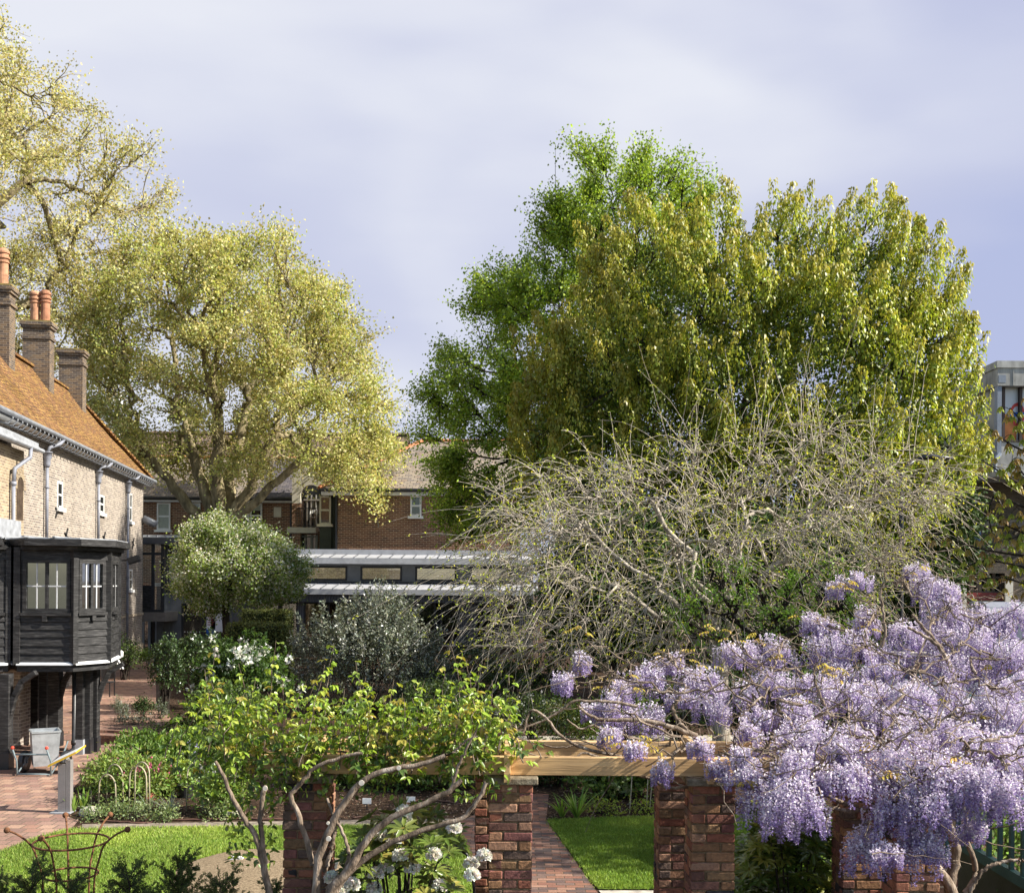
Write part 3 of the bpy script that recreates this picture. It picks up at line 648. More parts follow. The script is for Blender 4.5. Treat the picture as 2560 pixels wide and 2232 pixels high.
# ------------------------------------------------------------------ grey metal-clad pavilion
PZ = 51.0
pav = thing('metal_pavilion', 'long low grey metal-clad pavilion with clerestory strip and pale seamed roofs', 'pavilion', GX(900, PZ))
X = lambda px, Z: P(px, 1450, Z).x
mb = MB(); xl, xr = X(640, PZ), X(1335, PZ)
z_lo = HZ(1505, PZ, 1000); z_f = HZ(1485, PZ-.6, 1000); z_r0 = HZ(1476, PZ-.6, 1000)
mb.box(xl, xr, PZ+2, PZ+9.0, 0, HZ(1455, PZ+2, 1000)); mb.build('rear_wall', ANTH, pav)
mb = MB(); z2 = HZ(1458, PZ+2, 1000); z3 = HZ(1397, PZ+2, 1000)
wpx = [(762, 868), (901, 1005), (1038, 1141), (1175, 1278)]; zw0, zw1 = HZ(1452, PZ+2, 1000), HZ(1416, PZ+2, 1000)
xs = [xl]+[X(p, PZ+2) for w in wpx for p in w]+[xr]
for j in range(0, len(xs), 2): mb.box(xs[j], xs[j+1], PZ+2.0, PZ+2.35, z2+.002, z3)
for j in range(1, len(xs)-1, 2): mb.box(xs[j], xs[j+1], PZ+2.0, PZ+2.35, z2+.002, zw0); mb.box(xs[j], xs[j+1], PZ+2.0, PZ+2.35, zw1, z3)
mb.build('clerestory_wall', M('mid_grey_panel', (.155, .165, .175), .6, .4, .08, 3), pav)
mb = MB(); mb.box(xl, xr, PZ+7.2, PZ+7.4, z2, HZ(1374, PZ+3, 1000)-.12); mb.build('brick_lining', BR('buff_lining_brick', [(.34, .25, .15), (.29, .21, .13), (.38, .29, .18), (.25, .18, .12)], (.42, .35, .25), .3, .1, .02, .3), pav)
for a, b in wpx:
    mb = MB(); x0, x1 = X(a, PZ+2), X(b, PZ+2); f = .09
    for q in ((x0, x0+f, zw0, zw1), (x1-f, x1, zw0, zw1), (x0+f, x1-f, zw0, zw0+f), (x0+f, x1-f, zw1-f, zw1)): mb.box(q[0], q[1], PZ+1.96, PZ+2.1, q[2], q[3])
    w = mb.build('window', DARKF, pav); mb = MB(); mb.box(x0+f*.5, x1-f*.5, PZ+2.04, PZ+2.05, zw0+f*.5, zw1-f*.5); mb.build('pane', GLASS('window_glass'), w)
# lower and upper seamed roofs
def seamed(name, zf, zb, yf, yb, x0, x1, step, lip):
    mb = MB(); mb.slab([(x0, yf, zf), (x1, yf, zf), (x1, yb, zb), (x0, yb, zb)], (0, 0, .05)); x = x0
    r = mb.build(name, M('pale_zinc', (.40, .40, .42), .5, .4, .12, 3), pav); mb = MB()
    while x < x1: mb.bar((x, yf-.02, zf+.07), (x, yb, zb+.07), .03, .05); x += step
    kind(mb.build('seam', M('seam_zinc', (.10, .105, .115), .5, .4, .1), r), 'stuff')
    mb = MB(); mb.box(x0, x1, yf-.06, yf-.004, zf-lip, zf+.045); mb.build('fascia', ZINC, r); return r
seamed('roof', z_r0, HZ(1460, PZ+2, 1000), PZ-.6, PZ+1.99, xl-.2, xr+.2, .56, .2)
seamed('roof', HZ(1397.5, PZ+1.2, 1000), HZ(1389, PZ+3, 1000), PZ+1.2, PZ+3.0, xl-.2, xr+.25, .58, .24)
mb = MB(); z4 = HZ(1387, PZ+3, 1000); z5 = HZ(1374, PZ+3, 1000); mb.box(xl, xr, PZ+3.0, PZ+4.0, z4-.3, z4-.04); mb.box(xl, xr, PZ+2.95, PZ+4.1, z4-.04, z5); mb.build('parapet', M('parapet_zinc', (.36, .37, .40), .5, .4, .08, 2), pav)
# corrugated band and glazed front
mb = MB(); x = xl; zc0, zc1 = HZ(1506, PZ-.4, 1000), HZ(1487, PZ-.4, 1000)
while x < xr: mb.box(x, x+.075, PZ-.45, PZ-.38, zc0, zc1); x += .13
mb.box(xl, xr, PZ-.38, PZ+.1, zc0, zc1); mb.build('ribbed_band', M('ribbed_grey', (.09, .095, .11), .5, .4, .1, 4), pav)
zb = HZ(1612, PZ, 1000)
mb = MB(); mb.box(xl, xr, PZ+1.2, PZ+1.3, 0, zc0); mb.box(xl, xr, PZ-.3, PZ+1.2, zc0, zc0+.02); mb.build('inner_wall', M('dim_interior', (.06, .062, .065), .8, .2, .3, .6), pav)
mb = MB(); mb.box(xl, xr, PZ-.05, PZ+.25, 0, zb-.04); mb.build('plinth', M('dark_brick_plinth', (.07, .055, .045), .9, .1, .3, 5), pav)
mb = MB(); mb.box(xl, xr, PZ-.12, PZ+.2, zb-.038, zb+.03); mb.build('sill', STONE, pav)
for a, b in [(640, 700), (702, 745), (760, 808), (820, 866), (910, 958), (962, 1008), (1044, 1090), (1102, 1148), (1190, 1240), (1250, 1300)]:
    mb = MB(); x0, x1 = X(a, PZ), X(b, PZ); f = .08
    for q in ((x0, x0+f, zb, zc0), (x1-f, x1, zb, zc0), (x0+f, x1-f, zb, zb+f), (x0+f, x1-f, zc0-f*1.5, zc0)): mb.box(q[0], q[1], PZ-.02, PZ+.1, q[2]+.03, q[3])
    w = mb.build('window', DARKF, pav); mb = MB(); mb.box(x0+f*.5, x1-f*.5, PZ+.03, PZ+.04, zb+.05, zc0-.05); mb.build('pane', GLASS('dim_glass', .10, (.55, .6, .58)), w)
for a, b in [(745, 760), (866, 910), (1008, 1044), (1148, 1190), (1300, 1330)]:
    mb = MB(); x0, x1 = X(a, PZ), X(b, PZ); xx = x0; mb.box(x0, x1, PZ-.02, PZ+.1, zb+.03, zc0)
    while xx < x1-.06: mb.box(xx, xx+.05, PZ-.06, PZ-.02, zb+.03, zc0); xx += .1
    mb.build('ribbed_panel', MC['ribbed_grey'], pav)
# low entrance block at the left end
mb = MB(); zt = HZ(1466, PZ, 500); xe0, xe1, xd0, xd1 = X(392, PZ), X(640, PZ)-.01, X(453, PZ), X(566, PZ); zd = HZ(1508, PZ, 500)
mb.box(xe0, xd0, PZ, PZ+6, 0, zt); mb.box(xd1, xe1, PZ, PZ+6, 0, zt); mb.box(xd0, xd1, PZ, PZ+6, zd, zt)
for px in (408, 430, 585, 612): xx = X(px, PZ); mb.box(xx-.015, xx+.015, PZ-.03, PZ, 0, zt)
mb.build('entrance_wall', M('entrance_cladding', (.105, .108, .112), .55, .4, .08, 2), pav)
mb = MB(); mb.box(xe0-.1, xe1, PZ-.1, PZ+6, zt+.002, zt+.16); mb.build('coping', ZINC, pav)
mb = MB(); mb.box(xd0, xd1, PZ+1.5, PZ+1.6, 0, zd); mb.build('lobby_wall', MC['dim_interior'], pav)
xm = (xd0+xd1)/2
for x0, x1 in ((xd0, xm), (xm, xd1)):
    mb = MB(); f = .1
    for q in ((x0, x0+f, 0.02, zd), (x1-f, x1, 0.02, zd), (x0+f, x1-f, .02, .2), (x0+f, x1-f, zd-.12, zd)): mb.box(q[0]+.002, q[1]-.002, PZ+.05, PZ+.13, q[2], q[3]-.002)
    dr = mb.build('door', DARKF, pav); mb = MB(); mb.box(x0+.05, x1-.05, PZ+.085, PZ+.095, .1, zd-.06); mb.build('pane', GLASS('dim_glass'), dr)
    for zz in (HZ(1541, PZ), HZ(1585, PZ)):
        xx = x0+.16
        while xx < x1-.12:
            mb = MB(); mb.lathe([(.028, -.003), (.028, .003)], (0, 0, 0), 8); mb.v[-16:] = [Vector((xx+v.x, PZ+.08+v.z, zz+v.y)) for v in mb.v[-16:]]; xx += .14
            mb.build('manifestation_dot', WHITE, dr)
def notice(px, py, w, h, label, marks):
    p = P(px, py, PZ-.0); th = thing('door_notice', label, 'notice', p); mb = MB(); mb.box(-w/2, w/2, .028, .04, -h/2, h/2); mb.build('sheet', M('paper', (.75, .75, .76), .6, .3, .02), th, world=False); return th
nt1 = notice(527, 1566, .42, 1.05, 'tall white and blue notice with exclamation mark on the glass door', 1)
mb = MB(); mb.box(-.21, .21, .022, .027, -.5, -.12); k = 20
BLUE = M('sign_blue', (.03, .12, .45), .5, .3, .03); mb.build('blue_panel', BLUE, nt1, world=False)
mb = MB(); mb.box(-.03, .03, .016, .021, -.3, -.16); mb.box(-.03, .03, .016, .021, -.39, -.34)
mb.build('exclamation_mark', MC['paper'], nt1, world=False); mb = MB()
for r in range(4): mb.box(-.16, .14-.05*(r % 2), .022, .027, .40-r*.11, .44-r*.11)
mb.build('text_line', M('sign_red', (.4, .1, .1), .5, .3, .03), nt1, world=False)
notice(543, 1556, .6, .85, 'plain pale sheet of paper taped inside the glass door', 0)

# ------------------------------------------------------------------ glazed link beside the house corner
gl = thing('glazed_link', 'dark framed glazed bay cantilevered past the far corner of the almshouse', 'glazed bay', GX(380, 49.6))
LZ = 49.3; x0, x1, x2 = X(350, LZ), X(408, LZ), X(448, LZ+4); zt, zb = HZ(1360, LZ, 380), HZ(1530, LZ, 380)
mb = MB(); mb.slab([(x0, LZ-.3, zt), (x1+.75, LZ-.3, zt), (x2+.6, LZ+4.5, zt), (x0, LZ+4.5, zt)], (0, 0, .3)); mb.build('fascia', M('navy_fascia', (.045, .05, .062), .5, .4, .1), gl)
mb = MB(); mb.slab([(x0, LZ-.25, zt+.302), (x1+.7, LZ-.25, zt+.302), (x2+.5, LZ+4.5, zt+.302), (x0, LZ+4.5, zt+.302)], (0, .3, .12))
for j in range(5): mb.bar((x0+.4*j, LZ-.2, zt+.37), (x0+.4*j+.1, LZ+4, zt+.45), .05, .06)
mb.build('roof', LEAD, gl)
mb = MB()
for a, b in ((350, 355), (378, 385), (402, 409)): mb.box(X(a, LZ), X(b, LZ), LZ, LZ+.12, zb, zt)
zm = HZ(1384, LZ, 380); mb.box(x0, x1, LZ-.01, LZ+.1, zm-.06, zm+.06); mb.box(x0, x1, LZ-.01, LZ+.1, zb, zb+.12)
mb.box(X(350, LZ), X(385, LZ), LZ+.02, LZ+.1, HZ(1468, LZ, 380), HZ(1463, LZ, 380))
for j in range(8): xx = x1+(x2-x1)*j/7; yy = LZ+4*j/7; mb.box(xx-.05, xx+.06, yy-.05, yy+.12, zb+.9, zt)
mb.build('frame', DARKF, gl)
mb = MB(); mb.box(x0, X(385, LZ), LZ+.04, LZ+.1, zb+.1, HZ(1468, LZ, 380)); mb.build('solid_panel', BLACKT, gl)
mb = MB(); mb.box(X(385, LZ), x1, LZ+.05, LZ+.06, zb, zt); mb.box(x0, X(380, LZ), LZ+.05, LZ+.06, HZ(1463, LZ), zt); mb.slab([(x1, LZ+.1, zb), (x2, LZ+4, zb), (x2, LZ+4, zt), (x1, LZ+.1, zt)], (-.02, 0, 0)); mb.build('pane', GLASS('window_glass'), gl)
mb = MB(); mb.box(x0, x1+.15, LZ-.1, LZ+3, zb-.42, zb-.002); mb.build('floor_box', M('brown_grey_panel', (.16, .145, .13), .7, .3, .1), gl)
mb = MB(); mb.box(x0-.3, X(398, LZ+2), LZ+2.2, LZ+2.3, 0, zb-.42); mb.build('lower_glazing', DGLASS, gl)
mb = MB()
for px in (356, 372, 390): mb.box(X(px, LZ+2)-.06, X(px, LZ+2)+.06, LZ+2.1, LZ+2.2, 0, zb-.42)
mb.build('lower_frame', M('pale_grey_frame', (.3, .31, .33), .5, .3, .1), gl)

# ------------------------------------------------------------------ brick houses beyond the pavilion
RB = BR('red_brown_brick', [(.205, .098, .064), (.245, .118, .072), (.17, .082, .057), (.27, .14, .085), (.14, .074, .056), (.22, .107, .07)], (.47, .36, .24), .3, .1, .02, .3, .5)
SLATE = BR('weathered_slate', [(.27, .225, .18), (.23, .195, .165), (.31, .255, .20), (.20, .17, .15), (.26, .20, .155)], (.10, .085, .075), .34, .22, .025, .5, .7, .75, bdist=.03)
SLATED = BR('dark_slate', [(.10, .09, .098), (.12, .105, .115), (.085, .078, .088), (.135, .12, .12)], (.045, .04, .045), .34, .22, .025, .4, .7, .75, bdist=.03)
PANT = BR('pantile', [(.19, .135, .10), (.23, .155, .11), (.16, .12, .095)], (.045, .035, .03), .30, .34, .05, .4, 1.0, .85, shift=0.0, bdist=.06)
ORG = M('orange_ridge_tile', (.50, .20, .10), .8, .2, .2, 6)
CREAM = M('cream_render', (.66, .61, .51), .8, .2, .08, 2)
def sash(th, px0, px1, y0, y1, Z, frame=WHITE, sill=True, blind=None):
    a, b = P(px0, y1, Z), P(px1, y0, Z); x0, x1, z0, z1 = a.x, b.x, a.z, b.z; f = .09; mb = MB()
    for q in ((x0, x0+f, z0, z1), (x1-f, x1, z0, z1), (x0+f, x1-f, z0, z0+f), (x0+f, x1-f, z1-f, z1), (x0+f, x1-f, (z0+z1)/2-.05, (z0+z1)/2+.05)): mb.box(q[0], q[1], Z-.09, Z+.05, q[2], q[3])
    if sill: mb.box(x0-.12, x1+.12, Z-.22, Z+.02, z0-.14, z0-.002)
    w = mb.build('window', frame, th); mb = MB(); mb.box(x0+.04, x1-.04, Z-.03, Z-.02, z0+.04, z1-.04); mb.build('pane', DGLASS, w)
    if blind: mb = MB(); mb.box(x0+f, x1-f, Z-.045, Z-.032, z1-(z1-z0)*blind, z1-f); mb.build('blind', M('pale_blind', (.40, .42, .36), .8, .2, .08), w)
    return w
TZ = 64.0
far = thing('pantiled_house', 'long pantiled roof showing above the slate roof behind the plane tree', 'house', GX(640, 72))
xa, xb = X(286, 72), X(1010, 72); zr, ze = HZ(1092, 75, 640), HZ(1160, 71, 640)
mb = MB(); mb.box(xa, xb, 71.3, 78.5, 0, ze); mb.build('wall', RB, far)
mb = MB(); mb.slab([(xa, 71, ze-.1), (xb, 71, ze-.1), (xb, 75, zr), (xa, 75, zr)], (0, .1, .18)); mb.slab([(xa, 79, ze-.1), (xa, 75, zr), (xb, 75, zr), (xb, 79, ze-.1)], (0, .1, .18)); rf = mb.build('roof', PANT, far)
mb = MB(); mb.tube([(xa, 75.05, zr+.2), (xb, 75.05, zr+.2)], .16, 8); mb.build('ridge_tile', PANT, rf)
mb = MB(); c = P(1015, 1090, 75); mb.bar((c.x, 75, zr), (c.x, 75, zr+2.2), .05, .05)
for k in range(5): mb.bar((c.x-.5, 75, zr+2.15-k*.0+.0), (c.x+.7, 75, zr+2.3), .03, .03) if k == 0 else mb.bar((c.x-.5+k*.25, 74.7, zr+2.15+k*.03), (c.x-.5+k*.25, 75.3, zr+2.15+k*.03), .03, .03)
mb.build('aerial', WHITE, rf)
ter = thing('slate_roofed_house', 'brick house with weathered slate roof and white sash windows behind the plane tree', 'house', GX(540, TZ))
xa, xb = X(300, TZ), X(738, TZ); ze = HZ(1252, TZ, 540); zr = HZ(1150, TZ+4, 540)
mb = MB(); mb.box(xa, xb, TZ, TZ+8, 0, ze+.2); mb.build('wall', RB, ter)
xm = X(640, TZ)
mb = MB(); mb.slab([(xa, TZ-.45, ze+.08), (xm, TZ-.45, ze+.08), (xm, TZ+4, zr), (xa, TZ+4, zr)], (0, -.03, .14)); mb.slab([(xa, TZ+8, ze), (xa, TZ+4, zr), (xb, TZ+4, zr), (xb, TZ+8, ze)], (0, .03, .14)); rf = mb.build('roof', SLATE, ter)
mb = MB(); mb.slab([(xm+.003, TZ-.45, ze+.08), (xb, TZ-.45, ze+.08), (xb, TZ+4, zr), (xm+.003, TZ+4, zr)], (0, -.03, .14)); mb.build('roof_slope', SLATED, ter)
mb = MB(); j = xa
while j < xb: mb.tube([(j, TZ+4, zr+.16), (j+.44, TZ+4, zr+.16)], .13, 8); j += .46
mb.build('ridge_tile', ORG, rf)
mb = MB(); mb.box(xa, xb, TZ-.4, TZ-.002, ze-.1, ze+.1); mb.build('fascia', WHITE, ter)
mb = MB(); mb.tube([(xa, TZ-.52, ze+.1), (xb, TZ-.52, ze+.1)], .09, 8); mb.tube([(X(727, TZ), TZ-.1, ze), (X(727, TZ), TZ-.1, 2)], .06, 8); mb.build('gutter', BLACKM, ter)
sash(ter, 393, 427, 1257, 1324, TZ, blind=.95); sash(ter, 480, 502, 1257, 1320, TZ); sash(ter, 592, 624, 1258, 1322, TZ); sash(ter, 626, 656, 1258, 1320, TZ, blind=.3)
mb = MB(); a = P(694, 1280, TZ); mb.box(a.x-.22, a.x+.22, TZ-.05, TZ-.002, a.z-.3, a.z+.3); mb.build('vent', CREAM, ter)
# white arched gable with balcony
GZz = 63.2
gab = thing('arched_gable', 'cream rendered stepped gable with a round arch over a railed balcony', 'gable', GX(780, GZz))
q = lambda px, py, Z=GZz: (P(px, py, Z).x, P(px, py, Z).z)
ac = q(778, 1240); r = (q(806, 1240)[0]-q(752, 1240)[0])/2
arch = [(ac[0]+r*math.cos(a), ac[1]+r*1.05*math.sin(a)) for a in np.linspace(0, math.pi, 20)]
poly = [q(730, 1258), q(752, 1258)]+arch[::-1]+[q(806, 1258), q(840, 1258), q(840, 1150), q(800, 1140), q(757, 1142), q(757, 1152), q(742, 1152), q(742, 1168), q(730, 1168)]
poly = poly[::-1]
mb = MB(); mb.slab([(x, GZz, z) for x, z in poly][::-1], (0, .4, 0)); wl = mb.build('wall', CREAM, gab)
mb = MB(); a = q(742, 1152); b = q(730, 1168); mb.box(b[0]-.08, b[0]+.32, GZz-.06, GZz+.45, b[1], b[1]+.09); mb.box(a[0]-.06, q(757, 1152)[0], GZz-.06, GZz+.45, a[1], a[1]+.09); mb.build('coping', STONE, gab)
mb = MB(); mb.box(q(730, 1260)[0], q(752, 1260)[0], GZz, GZz+.4, 0, q(730, 1258)[1]-.002); mb.box(q(730, 1260)[0], q(830, 1260)[0], GZz+.6, GZz+.8, 0, q(730, 1327)[1]); mb.build('brick_pier', RB, gab)
mb = MB(); mb.box(q(730, 0)[0]-.05, q(800, 0)[0], GZz-.15, GZz+2.2, q(0, 1327)[1], q(0, 1313)[1]); mb.build('balcony_slab', CREAM, gab)
mb = MB(); x0, x1 = q(752, 0)[0], q(800, 0)[0]; zt, zb = q(0, 1266)[1], q(0, 1312)[1]; x = x0
while x < x1: mb.box(x-.012, x+.012, GZz-.02, GZz+.01, zb, zt); x += .12
mb.box(x0, x1, GZz-.03, GZz+.02, zt, zt+.05); mb.box(x0, x1, GZz-.025, GZz+.015, zb+.06, zb+.1); mb.build('railing', BLACKM, gab)
mb = MB(); mb.box(x0-.3, x1+.3, GZz+2.0, GZz+2.1, 0, q(0, 1200)[1]); mb.build('recess_wall', DGLASS, gab)
mb = MB()
for px in (760, 770, 782): mb.box(q(px, 0)[0], q(px, 0)[0]+.07, GZz+1.9, GZz+1.99, zb, q(0, 1225)[1])
mb.box(x0, x1, GZz+1.88, GZz+1.98, q(0, 1240)[1], q(0, 1236)[1]); mb.build('balcony_door', M('grey_door_frame', (.30, .29, .26), .6, .3, .1), gab)
mb = MB()
for px in (757, 768, 784, 796): mb.box(q(px, 0)[0]-.06, q(px, 0)[0]+.08, GZz+.5, GZz+.59, 0, q(0, 1330)[1])
mb.box(x0, x1, GZz+.51, GZz+.58, q(0, 1337)[1], q(0, 1333)[1]); mb.build('french_door', M('grey_green_frame', (.28, .27, .22), .6, .3, .1), gab)
mb = MB(); mb.box(x0, x1, GZz+.592, GZz+.598, 0, q(0, 1330)[1]); mb.build('french_pane', DGLASS, gab)
ch = thing('bistro_chair', 'white folding bistro chair on the arched balcony', 'chair', P(783, 1312, GZz+.7))
mb = MB(); c = MW[ch].translation; z0 = c.z
for sx in (-.2, .2): mb.bar((c.x+sx, c.y-.2, z0), (c.x+sx, c.y+.2, z0+.9), .03, .03); mb.bar((c.x+sx, c.y+.22, z0), (c.x+sx, c.y-.18, z0+.45), .03, .03)
mb.build('frame', WHITE, ch); mb = MB(); mb.box(c.x-.21, c.x+.21, c.y-.2, c.y+.18, z0+.44, z0+.47); mb.build('seat', WHITE, ch); mb = MB(); mb.box(c.x-.2, c.x+.2, c.y+.17, c.y+.2, z0+.7, z0+.9); mb.build('backrest', WHITE, ch)
# brick wing with hipped roof
WZ = 59.0
wing = thing('brick_wing', 'red brick house wing with hipped slate roof right of the arched balcony', 'house', GX(1030, WZ))
xa, xb = X(842, WZ), X(1300, WZ); ze = HZ(1233, WZ, 1000); zr = HZ(1108, WZ+5, 1050)
mb = MB(); mb.box(xa, xb, WZ, WZ+10, 0, ze); mb.build('wall', RB, wing)
xl_ = X(797, WZ-.4); xr_ = X(1055, WZ+5)
mb = MB(); mb.slab([(xl_, WZ-.5, ze+.1), (xb, WZ-.5, ze+.1), (xb, WZ+5, zr), (xr_, WZ+5, zr)], (0, -.03, .13)); mb.slab([(xl_, WZ+10.5, ze+.1), (xl_, WZ-.5, ze+.1), (xr_, WZ+5, zr)], (-.03, 0, .13)); rf = mb.build('roof', SLATE, wing)
mb = MB(); A, B = Vector((xl_, WZ-.52, ze+.2)), Vector((xr_, WZ+5, zr+.15))
for k in range(24): mb.tube([A.lerp(B, k/24), A.lerp(B, (k+.95)/24)], .13, 7)
k = xr_
while k < xb: mb.tube([(k, WZ+5, zr+.15), (k+.44, WZ+5, zr+.15)], .13, 7); k += .46
mb.build('ridge_tile', ORG, rf)
mb = MB(); mb.box(xl_+.1, xb, WZ-.42, WZ-.002, ze-.14, ze+.09); mb.box(xl_+.1, xl_+.4, WZ-.002, WZ+5, ze-.14, ze+.09); mb.build('fascia', WHITE, wing)
mb = MB(); mb.tube([(xl_, WZ-.56, ze+.12), (xb, WZ-.56, ze+.12)], .09, 8); x = X(840, WZ-.1); mb.tube([(x, WZ-.1, ze-.1), (x, WZ-.1, 1)], .07, 8); mb.build('gutter', BLACKM, wing)
sash(wing, 1026, 1054, 1239, 1290, WZ)
w = sash(wing, 799, 828, 1240, 1310, WZ+.3, M('cream_frame', (.55, .5, .36), .6, .3, .06))
mb = MB(); a, b = P(799, 1372, WZ+.3), P(829, 1317, WZ+.3); mb.box(a.x, b.x, WZ+.25, WZ+.4, a.z, b.z); mb.box(a.x, xa, WZ+.42, WZ+4, 0, ze); mb.build('green_panel', M('dark_green_panel', (.04, .045, .028), .7, .3, .15, 2), wing)
mb = MB(); mb.tube([P(937, 1262, WZ-.05), P(936, 1280, WZ-.05), P(944, 1293, WZ-.05), P(946, 1318, WZ-.05)], .025, 6); mb.build('cable', M('grey_cable', (.3, .28, .26)), wing)
tw = thing('church_tower', 'slender white tower far off behind the plane tree branches', 'tower', GX(283, 120)); mb = MB(); a = X(270, 120); b = X(296, 120)
mb.box(a, b, 120, 121.3, 0, HZ(1030, 120)); mb.box(a-.2, b+.2, 119.8, 121.5, HZ(1022, 120), HZ(1012, 120)); mb.box(a+.1, b-.1, 120.1, 121.2, HZ(1030, 120), HZ(1022, 120)); mb.build('shaft', M('white_stone', (.72, .71, .69), .8, .2, .06), tw)
mb = MB(); mb.box(a+.15, b-.15, 120.1, 121.2, HZ(1012, 120), HZ(985, 120)); mb.build('belfry', MC['white_stone'], tw)

# ------------------------------------------------------------------ railway viaduct, station, train, street things at the right
VZ = 50.0
VB = BR('viaduct_brick', [(.10, .082, .062), (.13, .105, .08), (.08, .068, .055), (.115, .09, .068)], (.16, .135, .105), .225, .075, .012, .5, .5)
via = thing('railway_viaduct', 'dark brick railway viaduct with stone cornice beyond the wisteria', 'viaduct', GX(2450, VZ))
xa, xb = X(2270, VZ), X(3100, VZ); zt = HZ(1178, VZ, 2450)
mb = MB(); d0, d1 = X(2414, VZ), X(2512, VZ); zd = HZ(1432, VZ, 2460)
mb.box(xa, d0, VZ, VZ+9, 0, zt); mb.box(d1, xb, VZ, VZ+9, 0, zt); mb.box(d0, d1, VZ, VZ+9, zd, zt); mb.build('wall', VB, via)
mb = MB(); mb.box(xa, xb, VZ-.35, VZ+9, zt+.002, zt+.32); mb.box(xa, xb, VZ-.2, VZ-.003, zt-.35, zt-.02); z = HZ(1310, VZ, 2450); mb.box(xa, xb, VZ-.14, VZ-.003, z-.12, z+.2); mb.build('cornice', M('sooty_stone', (.20, .175, .15), .9, .1, .3, 3), via)
mb = MB(); cx_, cz = X(2440, VZ), HZ(1420, VZ, 2440)
for a in np.linspace(.1, math.pi-.1, 26):
    p0 = Vector((cx_+2.5*math.cos(a), VZ-.04, cz+2.2*math.sin(a))); p1 = Vector((cx_+3.0*math.cos(a), VZ-.04, cz+2.7*math.sin(a))); mb.bar(p0, p1, .2, .08, (-math.sin(a), 0, math.cos(a)))
mb.build('arch_ring', BR('pale_arch_brick', [(.26, .21, .14), (.22, .18, .13)], (.2, .17, .13)), via)
mb = MB(); mb.box(d0, d1, VZ+.5, VZ+.6, 0, zd); mb.build('bar_glass', DGLASS, via)
mb = MB(); x = d0
for k in range(6): xx = d0+(d1-d0)*k/5; mb.box(xx-.06, xx+.06, VZ+.35, VZ+.48, HZ(1475, VZ), zd)
for py in (1436, 1456, 1472): mb.box(d0, d1, VZ+.36, VZ+.47, HZ(py, VZ)-.05, HZ(py, VZ)+.05)
mb.build('bar_frame', M('brown_frame', (.12, .085, .06), .6, .3, .1), via)
mb = MB(); mb.box(d0, d1, VZ+.1, VZ+.35, HZ(1492, VZ), HZ(1473, VZ)); mb.box(d0, d1, VZ+.2, VZ+.34, HZ(1520, VZ), HZ(1497, VZ)); mb.build('red_stallriser', M('dark_red_paint', (.20, .028, .022), .55, .35, .15), via)
mb = MB(); mb.box(X(2511, VZ), X(2530, VZ), VZ-.12, VZ-.002, 0, HZ(1432, VZ)); mb.box(X(2403, VZ), X(2414, VZ), VZ-.12, VZ-.002, 0, HZ(1432, VZ)); mb.build('pier', CREAM, via)
sg = thing('hanging_sign', 'small blue hanging sign on the viaduct arch', 'sign', P(2443, 1355, VZ-.4)); mb = MB(); mb.box(-.16, .16, -.04, .04, -.5, .5); mb.build('board', M('slate_blue_sign', (.08, .13, .26), .5, .3, .1), sg, world=False); mb = MB(); mb.bar((0, -.0, .55), (0, .42, .55), .04, .04); mb.build('bracket', BLACKM, sg, world=False)
SZ = 47.0
st = thing('station_building', 'grey concrete station building with tall window above the viaduct', 'station', P(2560, 1170, SZ))
q = lambda px, py: (P(px, py, SZ).x, P(px, py, SZ).z)
CONC = M('streaked_concrete', (.38, .375, .35), .85, .2, .2, 3, big=.7, stretch=(1, 1, .3))
x0, x1 = q(2495, 0)[0], q(2800, 0)[0]; wx0, wx1 = q(2512, 0)[0], q(2600, 0)[0]; wz0, wz1 = q(2530, 1105)[1], q(2530, 968)[1]; zb, ztp = q(2500, 1190)[1], q(2500, 912)[1]
mb = MB(); mb.box(x0+.1, wx0, SZ, SZ+6, zb, wz1); mb.box(wx1, x1, SZ, SZ+6, zb, wz1); mb.box(wx0, wx1, SZ, SZ+6, zb, wz0); mb.build('wall', CONC, st)
mb = MB(); mb.box(x0-.05, x1, SZ-.35, SZ+6, wz1+.002, ztp)
for k in range(6): mb.box(x0+.6+k*.9, x0+.63+k*.9, SZ-.37, SZ-.351, wz1+.02, ztp-.25)
mb.box(x0-.1, x1, SZ-.4, SZ+6, ztp-.2, ztp+.1); mb.build('parapet', CONC, st)
mb = MB(); f = .09
for xx in (wx0, wx0+.75, wx0+1.45): mb.box(xx, xx+f*1.3, SZ-.05, SZ+.12, wz0, wz1)
mb.box(wx0, wx1, SZ-.04, SZ+.1, wz0, wz0+f); w = mb.build('window', M('brown_dark_frame', (.05, .035, .03), .5, .3, .1), st)
mb = MB(); mb.box(wx0, wx1, SZ+.14, SZ+.15, wz0, wz1); mb.build('pane', M('pale_window_film', (.55, .58, .62), .25, .6, .1, .5), w)
mb = MB(); mb.lathe([(.33, -.006), (.33, .006), (.235, .006), (.235, -.006), (.33, -.006)], (0, 0, 0), 28, False); c = P(2547, 1035, SZ)
mb.v = [Vector((c.x+v.x, SZ+.128+v.z*.5, c.z+v.y*1.55)) for v in mb.v]; mb.build('red_ring', M('ring_red', (.55, .06, .05), .5, .3, .04), st)
mb = MB(); mb.box(c.x-.42, c.x+.5, SZ+.112, SZ+.122, c.z-.1, c.z+.1); mb.build('blue_bar', BLUE, st)
mb = MB(); mb.slab([(wx0+.1, SZ+.13, wz0+.1), (wx0+.7, SZ+.13, wz0+.1), (wx0+.7, SZ+.13, wz0+1.0), (wx0+.1, SZ+.13, wz0+1.3)], (0, .006, 0)); mb.box(wx0+.85, wx0+1.4, SZ+.126, SZ+.134, wz0+.1, wz0+.55); mb.build('orange_poster', M('orange_print', (.62, .22, .06), .5, .3, .2, 2), st)
